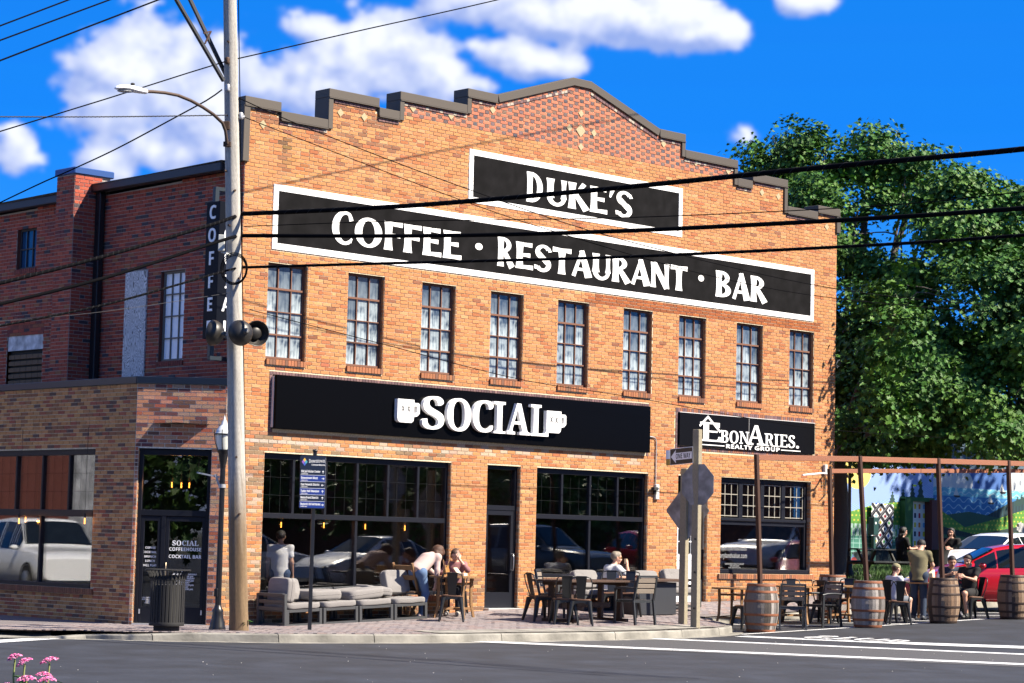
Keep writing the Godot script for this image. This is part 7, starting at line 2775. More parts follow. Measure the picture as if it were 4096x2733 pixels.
# o: skin, shirt, sleeve (0..2), trousers, leg (1 long, 0 short), hair, style, shoe, look (a vector the head faces), grip, size, hem
func person(called_label: String, at: Vector3, dir: Vector3, seated: bool, move: Dictionary, o: Dictionary) -> Node3D:
	if head_mb == null:
		make_head()
		hands = {"relaxed": make_hand(0.35), "flat": make_hand(0.08), "grip": make_hand(0.95)}
	var j := joints(seated)
	j.merge(move, true)
	var t := thing("person", called_label, "person", at, facing(dir))
	t.scale = Vector3.ONE * o.get("size", 1.0)
	var girth: float = o.get("girth", 1.0)
	var torso := [[j.pelvis, j.chest, 0.125 * girth, 0.125 * girth], [j.pelvis + Vector3(-0.05, 0, 0), j.chest + Vector3(-0.06, 0.0, 0), 0.105 * girth, 0.105 * girth], [j.pelvis + Vector3(0.05, 0, 0), j.chest + Vector3(0.06, 0.0, 0), 0.105 * girth, 0.105 * girth], [j.chest, j.neck + (j.chest - j.neck) * 0.25, 0.115, 0.07], [j.rs, j.ls, 0.062, 0.062], [j.chest + (j.rs - j.chest) * 0.5, j.rs, 0.085, 0.06], [j.chest + (j.ls - j.chest) * 0.5, j.ls, 0.085, 0.06]]
	var body := torso.duplicate()
	var face: Vector3 = o.get("look", Vector3.BACK).normalized()
	var hx := Vector3.UP.cross(face).normalized()
	var hb := Basis(hx, face.cross(hx), face)
	body.append([j.neck, j.head - hb.y * 0.07 - hb.z * 0.015, 0.056, 0.05])
	for s in ["r", "l"]:
		body.append([j[s + "s"], j[s + "e"], 0.047, 0.038])
		body.append([j[s + "e"], j[s + "w"], 0.038, 0.025])
		body.append([j[s + "h"], j[s + "k"], 0.083, 0.054])
		body.append([j[s + "k"], j[s + "a"], 0.053, 0.036])
	var skin: Color = o.skin
	var g := blob(body, 0.018, 0.03)
	g.add(head_mb, Transform3D(hb.scaled_local(Vector3.ONE * o.get("head", 1.0)), j.head))
	for s in ["r", "l"]:
		var d: Vector3 = o.get(s + "_hand", (j[s + "w"] - j[s + "e"]).normalized())
		var palm: Vector3 = o.get(s + "_palm", Vector3(1 if s == "r" else -1, 0, 0))
		var y := -d.normalized()
		var x := (palm - y * palm.dot(y)).normalized()
		var z := x.cross(y)
		if s == "l":
			g.add(hands[o.get("l_grip", "relaxed")], Transform3D(Basis(x, y, -z), j[s + "w"] - y * 0.015))
		else:
			g.add(hands[o.get("r_grip", "relaxed")], Transform3D(Basis(x, y, z), j[s + "w"] - y * 0.015))
	part(t, "body", g, M("skin %.2f %.2f" % [skin.r, skin.b], skin, 0.6, 0, 0, 1, 0, true))
	# shirt
	var sl: int = o.sleeve
	var cut: float = o.get("hem", 0.06)
	var shirt := []
	for b in torso:
		shirt.append([b[0], b[1], b[2] + 0.014, b[3] + 0.012])
	for s in ["r", "l"]:
		var e: Vector3 = j[s + "e"]
		var sh: Vector3 = j[s + "s"]
		if sl == 1:
			shirt.append([sh, sh.lerp(e, 0.55), 0.066, 0.062])
		elif sl == 2:
			shirt.append([sh, e, 0.062, 0.053])
			shirt.append([e, e.lerp(j[s + "w"], 0.9), 0.053, 0.042])
	var spine: Vector3 = (j.chest - j.pelvis).normalized()
	var low := [[j.pelvis - spine * cut, -spine], [j.neck - Vector3(0, 0.012, 0) + (j.neck - j.chest).normalized() * 0.02, (j.neck - j.chest).normalized()]]
	shirt.append([j.pelvis - spine * (cut + 0.1), j.pelvis, 0.145 * girth, 0.14 * girth])
	part(t, "shirt", blob(shirt, 0.017, 0.035, low), cloth(o.shirt_name, o.shirt))
	# trousers
	var legs := [[j.pelvis, (j.rh + j.lh) * 0.5, 0.12 * girth, 0.12], [j.rh, j.lh, 0.115, 0.115]]
	for s in ["r", "l"]:
		if o.leg > 0.5:
			legs.append([j[s + "h"], j[s + "k"], 0.103, 0.072])
			legs.append([j[s + "k"], j[s + "a"], 0.070, 0.058])
		else:
			legs.append([j[s + "h"], j[s + "h"].lerp(j[s + "k"], 0.72), 0.105, 0.093])
	var lc := [[j.pelvis + spine * 0.08, spine]]
	if o.leg > 0.5:
		lc.append([Vector3(0, 0.055, 0), Vector3.DOWN])
	part(t, "trousers", blob(legs, 0.017, 0.03, lc), cloth(o.trousers_name, o.trousers))
	for s in ["r", "l"]:
		var a: Vector3 = j[s + "a"]
		var fd: Vector3 = o.get(s + "_foot", Vector3(0, 0, 1))
		var sh := blob([[Vector3(a.x, 0.05, a.z) - fd * 0.045, Vector3(a.x, 0.035, a.z) + fd * 0.15, 0.045, 0.034], [Vector3(a.x, 0.035, a.z) + fd * 0.09, Vector3(a.x, 0.03, a.z) + fd * 0.165, 0.043, 0.034], [a, Vector3(a.x, 0.05, a.z), 0.047, 0.048]], 0.012, 0.02, [[Vector3(0, 0.004, 0), Vector3.DOWN]])
		part(t, "shoe", sh, M("shoe %.2f" % o.shoe.r, o.shoe, 0.6))
	# hair
	var hair := []
	var hc := []
	match o.style:
		"short":
			hair = [[Vector3(0, 0.042, -0.034), Vector3(0, 0.05, 0.012), 0.092, 0.084]]
			hc = [[Vector3(0, 0.052, 0.052), Vector3(0, -0.62, 0.78)], [Vector3(0, -0.045, 0), Vector3.DOWN]]
		"fluffy":
			hair = [[Vector3(0, 0.055, -0.05), Vector3(0, 0.065, 0.012), 0.118, 0.102], [Vector3(0.03, 0.03, -0.11), Vector3(-0.04, -0.03, -0.09), 0.05, 0.06], [Vector3(0.06, 0.0, -0.03), Vector3(-0.06, 0.0, -0.03), 0.075, 0.075], [Vector3(0.05, 0.1, 0.0), Vector3(-0.04, 0.11, -0.05), 0.05, 0.06]]
			hc = [[Vector3(0, 0.045, 0.062), Vector3(0, -0.6, 0.8)]]
		"bob", "long", "braid":
			hair = [[Vector3(0, 0.042, -0.034), Vector3(0, 0.05, 0.010), 0.093, 0.085], [Vector3(0.07, 0.02, -0.02), Vector3(0.072, -0.10, -0.01), 0.03, 0.03], [Vector3(-0.07, 0.02, -0.02), Vector3(-0.072, -0.10, -0.01), 0.03, 0.03], [Vector3(0, 0.0, -0.07), Vector3(0, -0.11, -0.06), 0.06, 0.055]]
			hc = [[Vector3(0, 0.05, 0.05), Vector3(0, -0.55, 0.83)]]
			if o.style == "long":
				hair.append_array([[Vector3(0.06, -0.08, -0.04), Vector3(0.07, -0.30, -0.05), 0.05, 0.04], [Vector3(-0.06, -0.08, -0.04), Vector3(-0.07, -0.30, -0.05), 0.05, 0.04], [Vector3(0, -0.1, -0.08), Vector3(0, -0.32, -0.09), 0.07, 0.06]])
			if o.style == "braid":
				hair.resize(1)
				for k in 9:
					var y := -0.03 - k * 0.042
					hair.append([Vector3(0.012 * (1 if k % 2 == 0 else -1), y, -0.115 - 0.004 * k), Vector3(0, y - 0.02, -0.115 - 0.004 * k), 0.026 - 0.001 * k, 0.02])
				hc = [[Vector3(0, 0.05, 0.05), Vector3(0, -0.62, 0.78)]]
		"cap":
			hair = [[Vector3(0, 0.03, -0.034), Vector3(0, 0.02, -0.01), 0.09, 0.08]]
			hc = [[Vector3(0, 0.0, 0.02), Vector3(0, -0.3, 0.95)], [Vector3(0, -0.05, 0), Vector3.DOWN]]
	part(t, "hair", blob(hair, 0.009, 0.02, hc), M("hair %.2f" % o.hair.r, o.hair, 0.65, 0, 1, 14.0, 0.3), Transform3D(hb, j.head))
	if o.style == "cap":
		var cg := blob([[Vector3(0, 0.055, -0.034), Vector3(0, 0.06, 0.012), 0.098, 0.092]], 0.01, 0.02, [[Vector3(0, 0.045, 0), Vector3.DOWN]])
		cg.ball(Vector3(0, 0.05, 0.13), Vector3(0.07, 0.012, 0.08), Basis(Vector3.RIGHT, 0.25))
		for k in cg.v.size():
			var n := cloud_noise.get_noise_3dv(cg.v[k] * 60.0)
			cg.c[k] = Color(0.32, 0.29, 0.19) if n > 0.12 else (Color(0.10, 0.13, 0.06) if n > -0.12 else Color(0.19, 0.14, 0.085))
		part(t, "cap", cg, M("camouflage", Color.WHITE, 0.9, 0, 0, 1, 0, true), Transform3D(hb, j.head))
	t.set_meta("head_basis", hb)
	return t


func people() -> void:
	var fair := Color(0.50, 0.30, 0.22)
	var tan := Color(0.36, 0.20, 0.13)
	person("woman in pale pink blouse and blue jeans bending over the round table", Vector3(3.86, -1.19, 0.62), Vector3(0.98, 0, -0.1), false, {
		"pelvis": Vector3(0, 0.90, -0.16), "chest": Vector3(0, 1.10, 0.10), "neck": Vector3(0, 1.20, 0.27), "head": Vector3(0, 1.20, 0.41), "rs": Vector3(-0.165, 1.15, 0.22), "ls": Vector3(0.165, 1.15, 0.22), "re": Vector3(-0.21, 0.90, 0.17), "le": Vector3(0.2, 0.93, 0.36), "rw": Vector3(-0.22, 0.69, 0.13), "lw": Vector3(0.14, 0.80, 0.53),
		"rh": Vector3(-0.09, 0.86, -0.15), "lh": Vector3(0.09, 0.86, -0.15), "rk": Vector3(-0.10, 0.47, -0.02), "lk": Vector3(0.11, 0.47, 0.09), "ra": Vector3(-0.10, 0.08, -0.14), "la": Vector3(0.12, 0.08, 0.12)},
		{"skin": fair, "shirt": Color(0.62, 0.46, 0.43), "shirt_name": "pale pink", "sleeve": 2, "trousers": Color(0.12, 0.20, 0.36), "trousers_name": "light jeans", "leg": 1.0, "hair": Color(0.085, 0.032, 0.014), "style": "fluffy", "shoe": Color(0.42, 0.34, 0.35), "look": Vector3(0.0, -0.62, 0.78), "l_grip": "flat", "l_hand": Vector3(-0.1, -0.25, 1.0), "l_palm": Vector3(0, -1, 0), "hem": 0.07, "size": 0.95})
	var w := person("young woman in dusty pink cardigan seated at the round table, hand to her forehead", Vector3(4.844, -1.149, 0.42), Vector3(-0.75, 0, 0.65), true, {
		"chest": Vector3(0, 0.90, 0.03), "neck": Vector3(0, 1.06, 0.07), "head": Vector3(0.0, 1.18, 0.14), "rs": Vector3(-0.165, 1.0, 0.06), "ls": Vector3(0.165, 1.0, 0.06), "re": Vector3(-0.25, 0.82, 0.18), "rw": Vector3(-0.10, 0.80, 0.36), "le": Vector3(0.27, 0.90, 0.24), "lw": Vector3(0.10, 1.11, 0.25)},
		{"skin": fair, "shirt": Color(0.36, 0.16, 0.165), "shirt_name": "dusty pink", "sleeve": 2, "trousers": Color(0.012, 0.016, 0.03), "trousers_name": "dark navy", "leg": 1.0, "hair": Color(0.07, 0.028, 0.014), "style": "bob", "shoe": Color(0.3, 0.28, 0.26), "look": Vector3(-0.05, -0.42, 0.9), "l_palm": Vector3(-0.3, 0, -1), "l_hand": Vector3(-0.35, 0.9, -0.15), "l_grip": "flat", "size": 0.92})
	var v := MB.new()
	v.tube([Vector3(-0.11, 1.09, 0.05), Vector3(-0.12, 1.02, 0.135), Vector3(-0.12, 0.88, 0.17), Vector3(-0.13, 0.75, 0.2)], 0.012, 6)
	part(w, "bag_strap", v, M("dark plastic", Color(0.02, 0.02, 0.02)))
	cafe_chair(Vector3(4.863, -1.148, 0.4), Vector3(-0.75, 0, 0.65), "black metal chair under the young woman in pink, against the brick pier")
	var m := person("grey haired man in white T-shirt and sunglasses drinking on the second sofa", Vector3(8.821, -1.055, 0.62), Vector3(0.93, 0, 0.25), true, {
		"pelvis": Vector3(0, 0.41, -0.04), "rh": Vector3(-0.09, 0.39, 0.0), "lh": Vector3(0.09, 0.39, 0.0), "chest": Vector3(0, 0.70, 0.0), "neck": Vector3(0, 0.86, 0.06), "head": Vector3(0, 1.00, 0.11), "rs": Vector3(-0.2, 0.79, 0.03), "ls": Vector3(0.2, 0.79, 0.03), "re": Vector3(-0.27, 0.65, 0.24), "rw": Vector3(-0.07, 0.86, 0.31), "le": Vector3(0.2, 0.61, 0.26), "lw": Vector3(0.1, 0.62, 0.51), "ra": Vector3(-0.11, 0.09, 0.46), "la": Vector3(0.13, 0.09, 0.42)},
		{"skin": Color(0.50, 0.27, 0.19), "shirt": Color(0.74, 0.75, 0.78), "shirt_name": "white", "sleeve": 1, "trousers": Color(0.26, 0.27, 0.23), "trousers_name": "khaki shorts", "leg": 0.0, "hair": Color(0.30, 0.25, 0.19), "style": "short", "shoe": Color(0.2, 0.2, 0.2), "girth": 1.12, "look": Vector3(-0.25, -0.05, 0.95), "r_grip": "grip", "r_hand": Vector3(0.5, 0.7, 0.4), "r_palm": Vector3(0.6, 0, -0.7), "l_grip": "grip"})
	var sg := MB.new()
	for s in [-1.0, 1.0]:
		sg.ball(Vector3(s * 0.034, 0.008, 0.092), Vector3(0.026, 0.02, 0.008), Basis.IDENTITY, 12, 6)
		sg.bar(Vector3(s * 0.06, 0.012, 0.085), Vector3(s * 0.085, 0.012, -0.01), 0.006, 0.008)
	part(w if m == null else m, "sunglasses", sg, M("amber lens", Color(0.22, 0.13, 0.01), 0.12, 0.5), Transform3D(m.get_meta("head_basis"), Vector3(0, 1.0, 0.11)))
	var cup := thing("drinking_glass", "small clear glass at the lips of the man in sunglasses", "glass", m.to_global(Vector3(-0.03, 0.91, 0.30)))
	var g := MB.new()
	g.lathe(Vector3(0, -0.02, 0), [[0.028, 0], [0.036, 0.1]], 14)
	part(cup, "body", g, M("iced drink", Color(0.45, 0.36, 0.24), 0.1))
	var ph := thing("phone", "dark phone in the left hand of the man in sunglasses", "phone", m.to_global(Vector3(0.08, 0.64, 0.60)))
	var pg := MB.new()
	pg.box(Vector3.ZERO, Vector3(0.075, 0.012, 0.15), Basis(Vector3.RIGHT, -0.4), 0.003)
	part(ph, "body", pg, M("dark plastic", Color(0.02, 0.02, 0.02)))
	person("boy in camouflage cap and white T-shirt seated on a metal chair", Vector3(14.411, -1.221, 3.3), Vector3(0.93, 0, 0.1), true, {"head": Vector3(0, 1.22, 0.06), "chest": Vector3(0, 0.9, 0.02), "rw": Vector3(-0.12, 0.62, 0.3), "lw": Vector3(0.1, 0.64, 0.34)},
		{"skin": fair, "shirt": Color(0.72, 0.73, 0.80), "shirt_name": "white tee", "sleeve": 1, "trousers": Color(0.16, 0.18, 0.22), "trousers_name": "grey shorts", "leg": 0.0, "hair": Color(0.09, 0.05, 0.03), "style": "cap", "shoe": Color(0.05, 0.05, 0.06), "size": 0.86, "head": 1.08, "look": Vector3(0.05, -0.3, 0.95)})
	person("man in olive T-shirt and blue jeans standing at the couple's table, back turned", Vector3(15.181, -1.196, 3.35), Vector3(0.88, 0, -0.35), false, {
		"chest": Vector3(0, 1.26, 0.03), "neck": Vector3(0, 1.42, 0.08), "head": Vector3(0, 1.52, 0.19), "rs": Vector3(-0.175, 1.36, 0.07), "ls": Vector3(0.175, 1.36, 0.07), "re": Vector3(-0.24, 1.13, 0.20), "le": Vector3(0.2, 1.12, 0.2), "rw": Vector3(-0.14, 0.98, 0.40), "lw": Vector3(0.06, 0.98, 0.40), "ra": Vector3(-0.12, 0.08, -0.08), "la": Vector3(0.12, 0.08, 0.08)},
		{"skin": Color(0.46, 0.26, 0.19), "shirt": Color(0.20, 0.175, 0.095), "shirt_name": "olive", "sleeve": 1, "trousers": Color(0.025, 0.045, 0.09), "trousers_name": "blue jeans", "leg": 1.0, "hair": Color(0.015, 0.013, 0.013), "style": "short", "shoe": Color(0.04, 0.045, 0.055), "look": Vector3(0.2, -0.75, 0.6), "girth": 1.03, "hem": 0.16, "r_grip": "grip", "l_grip": "grip"})
	person("young man with cropped dark hair in a navy T-shirt at the table", Vector3(16.97, -1.137, 2.85), Vector3(-0.62, 0, 0.75), true, {
		"chest": Vector3(0, 0.88, 0.08), "neck": Vector3(0, 1.02, 0.16), "head": Vector3(0, 1.14, 0.23), "rs": Vector3(-0.19, 0.96, 0.13), "ls": Vector3(0.19, 0.96, 0.13), "re": Vector3(-0.28, 0.82, 0.3), "le": Vector3(0.28, 0.82, 0.3), "rw": Vector3(-0.12, 0.88, 0.45), "lw": Vector3(0.12, 0.88, 0.45)},
		{"skin": tan, "shirt": Color(0.035, 0.05, 0.08), "shirt_name": "navy", "sleeve": 1, "trousers": Color(0.25, 0.27, 0.30), "trousers_name": "pale grey shorts", "leg": 0.0, "hair": Color(0.012, 0.01, 0.01), "style": "short", "shoe": Color(0.1, 0.1, 0.12), "look": Vector3(-0.05, -0.22, 0.95), "r_grip": "grip", "l_grip": "grip"})
	person("young woman with a long braid in black clothes seated sideways at the table", Vector3(16.436, -1.155, 3.75), Vector3(-0.97, 0, 0.1), true, {
		"chest": Vector3(0, 0.9, 0.02), "neck": Vector3(0, 1.06, 0.05), "head": Vector3(0, 1.2, 0.1), "re": Vector3(-0.22, 0.80, 0.2), "le": Vector3(0.22, 0.80, 0.2), "rw": Vector3(-0.1, 0.86, 0.4), "lw": Vector3(0.1, 0.86, 0.4), "ra": Vector3(-0.11, 0.09, 0.3), "la": Vector3(0.11, 0.09, 0.34)},
		{"skin": Color(0.42, 0.23, 0.155), "shirt": Color(0.008, 0.008, 0.010), "shirt_name": "black", "sleeve": 1, "trousers": Color(0.010, 0.010, 0.012), "trousers_name": "black shorts", "leg": 0.0, "hair": Color(0.035, 0.018, 0.010), "style": "braid", "shoe": Color(0.02, 0.02, 0.02), "look": Vector3(0.1, -0.25, 0.95)})
	var seat_a := lawn_at(Vector3(23.744, -0.176, -3.349))
	var seat_b := lawn_at(Vector3(25.483, -0.153, -3.065))
	var blk := {"skin": Color(0.40, 0.22, 0.16), "shirt": Color(0.008, 0.008, 0.010), "shirt_name": "black", "sleeve": 1, "trousers": Color(0.010, 0.010, 0.012), "trousers_name": "black shorts", "leg": 1.0, "hair": Color(0.012, 0.010, 0.010), "style": "long", "shoe": Color(0.02, 0.02, 0.02), "look": Vector3(0.0, -0.05, 1)}
	person("dark haired woman in black with bare shoulders at the picnic table, looking right", seat_a, Vector3(0.9, 0, 0.35), true, {"rw": Vector3(-0.1, 0.8, 0.36), "lw": Vector3(0.12, 0.8, 0.38)}, blk)
	person("woman in black with long dark hair at the picnic table, looking left", seat_b, Vector3(-0.9, 0, 0.3), true, {"re": Vector3(-0.22, 0.8, 0.22), "rw": Vector3(-0.06, 0.98, 0.28), "lw": Vector3(0.1, 0.8, 0.38)}, blk)
	person("man in white T-shirt and jeans standing inside the left shop window with his back turned", Vector3(1.55, -1.29, -0.62), Vector3(0.72, 0, -0.69), false, {},
		{"skin": tan, "shirt": Color(0.74, 0.75, 0.78), "shirt_name": "white", "sleeve": 1, "trousers": Color(0.035, 0.07, 0.16), "trousers_name": "dark jeans", "leg": 1.0, "hair": Color(0.015, 0.012, 0.01), "style": "short", "shoe": Color(0.05, 0.05, 0.05), "hem": 0.14, "size": 0.93})


# ---------------------------------------------------------------- lawn, mural, trees, cars
func lawn_y(x: float, z: float) -> float:
	return lerpf(wall_y(x) - 0.02, -0.24, clampf(-z / 10.0, 0.0, 1.0))


func lawn_at(p: Vector3) -> Vector3:
	return Vector3(p.x, lawn_y(p.x, p.z), p.z)


func far_side() -> void:
	var g := MB.new()
	for a in 15:
		for b in 6:
			var x0 := 16.7 + a * 2.4
			var x1 := x0 + 2.4
			var z0 := -0.02 - b * 2.0
			var z1 := z0 - 2.0
			g.quad(Vector3(x0, lawn_y(x0, z0), z0), Vector3(x1, lawn_y(x1, z0), z0), Vector3(x1, lawn_y(x1, z1), z1), Vector3(x0, lawn_y(x0, z1), z1), Vector3.UP)
	structure("lawn", g, M("turf", Color(0.045, 0.08, 0.022), 0.95, 0, 2, 1.0))
	var bl := MB.new()
	for k in 5:
		var a := k * 1.3
		var d := Vector3(cos(a), 0, sin(a))
		bl.face3(d * 0.01 - Vector3(-d.z, 0, d.x) * 0.006, d * 0.01 + Vector3(-d.z, 0, d.x) * 0.006, d * 0.05 + Vector3(0, 0.11, 0))
	var places := []
	var paints := []
	for k in 9000:
		var x := rng.randf_range(17.0, 40.0)
		var z := rng.randf_range(-9.9, -0.1)
		places.append(Transform3D(Basis(Vector3.UP, rng.randf() * TAU).scaled(Vector3.ONE * rng.randf_range(0.7, 1.6)), Vector3(x, lawn_y(x, z), z)))
		paints.append(vary(Color(0.05, 0.11, 0.025), 0.3))
	stuff(self, "grass", bl.mesh(), M("grass blade", Color.WHITE, 0.9, 0, 0, 1, 0, true), places, paints)
	# picnic tables under the tree
	picnic(lawn_at(Vector3(22.7, -0.193, -3.659)), "dark metal picnic table under the tree, left one")
	picnic(lawn_at(Vector3(24.597, -0.165, -3.223)), "dark metal picnic table under the tree between the two women in black")
	street_lamp(lawn_at(Vector3(22.402, -0.642, -4.001)), "black post lamp standing on the lawn in front of the mural", 3.75)
	# a brick house far behind the tree
	var h := thing("brick_house", "red brick house with white window seen through the tree, beyond the lamp on the lawn", "building")
	var o := Vector3(52.501, 4.705, -27.322)
	var w := MB.new()
	w.box(Vector3(o.x + 2.0, 3.2, o.z - 3.0), Vector3(9.0, 7.6, 6.0))
	part(h, "wall", w, M("house brick", Color(0.22, 0.07, 0.045), 0.9, 0, 1, 1.5))
	var r := MB.new()
	r.prism(PackedVector2Array([Vector2(-5, 7), Vector2(5, 7), Vector2(0, 9)]), -3.3, 3.3, Transform3D(Basis.IDENTITY, Vector3(o.x + 2.0, 0, o.z - 3.0)))
	part(h, "roof", r, M("roof felt", Color(0.1, 0.1, 0.11)))
	for k in 3:
		var f := MB.new()
		f.box(Vector3(o.x - 0.3 + k * 2.4, o.y, o.z + 0.02), Vector3(1.1, 1.5, 0.08))
		var win := part(h, "window", f, M("white enamel", Color(0.7, 0.7, 0.7)))
		var p := MB.new()
		for e in [-1.0, 1.0]:
			p.box(Vector3(o.x - 0.3 + k * 2.4 + e * 0.24, o.y, o.z + 0.07), Vector3(0.4, 1.25, 0.02))
		part(win, "pane", p, M("house pane", Color(0.25, 0.3, 0.33), 0.1))
	# cars in the parking bays
	car("red hatchback parked behind the dining area, facing left", Vector3(19.5, road_y(19.5), 2.5), 2.45, 4.3, 1.78, 1.47, Color(0.42, 0.004, 0.012), "hatch")
	car("white car behind the red hatchback, only its bonnet and windscreen showing", Vector3(26.3, -0.76, -2.2), PI, 4.6, 1.85, 1.5, Color(0.72, 0.73, 0.74), "hatch")


func picnic(at: Vector3, label: String) -> void:
	var t := thing("picnic_table", label, "picnic table", at, 0.05, "picnic tables on the lawn")
	var m := M("park green black", Color(0.010, 0.012, 0.012), 0.5)
	for k in 4:
		var p := MB.new()
		p.box(Vector3(0, 0.75, -0.27 + k * 0.18), Vector3(1.8, 0.04, 0.16), Basis.IDENTITY, 0.004)
		part(t, "plank", p, m)
	for s in [-1.0, 1.0]:
		var b := MB.new()
		b.box(Vector3(0, 0.44, s * 0.68), Vector3(1.8, 0.045, 0.28), Basis.IDENTITY, 0.004)
		part(t, "bench", b, m)
		var l := MB.new()
		l.bar(Vector3(s * 0.7, 0, -0.6), Vector3(s * 0.7, 0.74, -0.2), 0.06, 0.06)
		l.bar(Vector3(s * 0.7, 0, 0.6), Vector3(s * 0.7, 0.74, 0.2), 0.06, 0.06)
		l.bar(Vector3(s * 0.7, 0.4, -0.75), Vector3(s * 0.7, 0.4, 0.75), 0.05, 0.05)
		part(t, "leg_frame", l, m)


# a car lofted from stations; front looks along local +x
func car(label: String, at: Vector3, turn: float, L: float, W: float, H: float, paint: Color, kind: String) -> Node3D:
	var t := thing("parked_car", label, "car", at, turn, "cars parked in the bays")
	# station: x (share of length, from the tail), foot, belt, half width at belt, roof or bonnet height, half width at the top
	var st := []
	if kind == "sedan":
		st = [[0.0, 0.30, 0.72, 0.80, 0.80, 0.70], [0.03, 0.24, 0.84, 0.90, 0.92, 0.80], [0.15, 0.20, 0.90, 0.97, 1.0, 0.80], [0.19, 0.2, 0.91, 0.98, 1.03, 0.78], [0.34, 0.2, 0.92, 1.0, 1.38, 0.64], [0.44, 0.2, 0.92, 1.0, 1.45, 0.64], [0.56, 0.2, 0.91, 1.0, 1.42, 0.65], [0.72, 0.2, 0.90, 0.99, 1.0, 0.80], [0.76, 0.2, 0.88, 0.98, 0.96, 0.80], [0.9, 0.2, 0.80, 0.95, 0.84, 0.78], [0.97, 0.24, 0.66, 0.84, 0.70, 0.68], [1.0, 0.32, 0.58, 0.70, 0.60, 0.6]]
	elif kind == "hatch":
		st = [[0.0, 0.34, 0.86, 0.80, 0.92, 0.74], [0.03, 0.26, 0.95, 0.92, 1.06, 0.78], [0.07, 0.2, 0.97, 0.96, 1.2, 0.70], [0.18, 0.2, 0.97, 1.0, 1.42, 0.66], [0.36, 0.2, 0.95, 1.0, 1.47, 0.66], [0.50, 0.2, 0.93, 1.0, 1.45, 0.66], [0.58, 0.2, 0.92, 1.0, 1.38, 0.67], [0.74, 0.2, 0.90, 0.99, 1.02, 0.80], [0.78, 0.2, 0.88, 0.98, 0.97, 0.80], [0.91, 0.2, 0.78, 0.94, 0.82, 0.76], [0.98, 0.24, 0.62, 0.82, 0.66, 0.66], [1.0, 0.32, 0.55, 0.70, 0.58, 0.6]]
	else:
		st = [[0.0, 0.4, 0.95, 0.86, 1.0, 0.8], [0.02, 0.32, 1.02, 0.95, 1.25, 0.78], [0.05, 0.28, 1.04, 0.98, 1.6, 0.72], [0.10, 0.28, 1.05, 1.0, 1.72, 0.70], [0.35, 0.28, 1.04, 1.0, 1.78, 0.70], [0.52, 0.28, 1.03, 1.0, 1.75, 0.70], [0.58, 0.28, 1.03, 1.0, 1.70, 0.71], [0.70, 0.28, 1.02, 1.0, 1.16, 0.84], [0.74, 0.28, 1.01, 0.99, 1.10, 0.84], [0.90, 0.28, 0.98, 0.97, 1.04, 0.82], [0.98, 0.32, 0.88, 0.92, 0.96, 0.80], [1.0, 0.4, 0.8, 0.86, 0.86, 0.78]]
	var hs := H / (1.78 if kind == "suv" else 1.47)
	var n := 22
	var sect := func(s: Array, grow: float) -> PackedVector3Array:
		var x: float = (s[0] - 0.5) * L
		var w: float = W / 2 * s[3]
		var wt: float = W / 2 * s[5]
		var yb: float = s[1] * hs
		var ym: float = s[2] * hs
		var yt: float = s[4] * hs
		var half := [Vector2(0, yb), Vector2(w * 0.84, yb), Vector2(w * 0.96, yb + 0.07), Vector2(w * 1.0, lerpf(yb, ym, 0.45)), Vector2(w * 0.985, lerpf(yb, ym, 0.8)), Vector2(w * 0.955, ym), Vector2(w * 0.94, ym + 0.012), Vector2(lerpf(w * 0.94, wt, 0.5), lerpf(ym, yt, 0.55)), Vector2(wt, lerpf(ym, yt, 0.93)), Vector2(wt * 0.86, yt - 0.004), Vector2(wt * 0.45, yt + 0.012), Vector2(0, yt + 0.016)]
		var row := PackedVector3Array()
		for k in 12:
			row.append(Vector3(x, half[k].y, half[k].x + (grow if k > 0 and k < 11 else 0.0)))
		for k in range(10, 0, -1):
			row.append(Vector3(x, half[k].y, -half[k].x - grow))
		return row
	var rows := []
	for s in st:
		rows.append(sect.call(s, 0.0))
	var flip := []
	for r in rows:
		var q: PackedVector3Array = r.duplicate()
		flip.append(q)
	var b := MB.new()
	b.rings(flip)
	var pm := M("car paint %.2f %.2f" % [paint.r, paint.b], paint, 0.3)
	pm.clearcoat_enabled = true
	pm.clearcoat = 1.0
	pm.clearcoat_roughness = 0.03
	part(t, "body", b, pm)
	var gl := M("car glass", Color(0.008, 0.011, 0.013), 0.03)
	var green := [[2, 3], [3, 4], [4, 5], [5, 6]] if kind != "sedan" else [[3, 4], [4, 5], [5, 6]]
	for side in [1, -1]:
		for gk in green.size() + 1:
			var p := MB.new()
			var last := gk == green.size()
			var a: int = green[gk][0] if not last else 6
			var c: int = green[gk][1] if not last else 7
			var pts := []
			var cr := func(i: int, row: int) -> Vector3:
				var v: Vector3 = rows[i][row]
				return Vector3(v.x, v.y, (v.z + 0.006) * side)
			var inset := 0.03
			var a0: Vector3 = cr.call(a, 6)
			var a1: Vector3 = cr.call(a, 7)
			var a2: Vector3 = cr.call(a, 8)
			var c0: Vector3 = cr.call(c, 6)
			var c1: Vector3 = cr.call(c, 7)
			var c2: Vector3 = cr.call(c, 8)
			var f0 := 0.04 if gk != 0 else 0.25
			var f1 := 0.96 if not last else 0.72
			p.quad(a0.lerp(c0, f0) + Vector3(0, 0.02, 0), a0.lerp(c0, f1) + Vector3(0, 0.02, 0), a1.lerp(c1, f1), a1.lerp(c1, f0), Vector3(0, 0.3, side))
			p.quad(a1.lerp(c1, f0), a1.lerp(c1, f1), a1.lerp(c1, f1).lerp(a2.lerp(c2, f1), 0.82), a1.lerp(c1, f0).lerp(a2.lerp(c2, f0), 0.82), Vector3(0, 0.4, side))
			part(t, "side_window", p, gl)
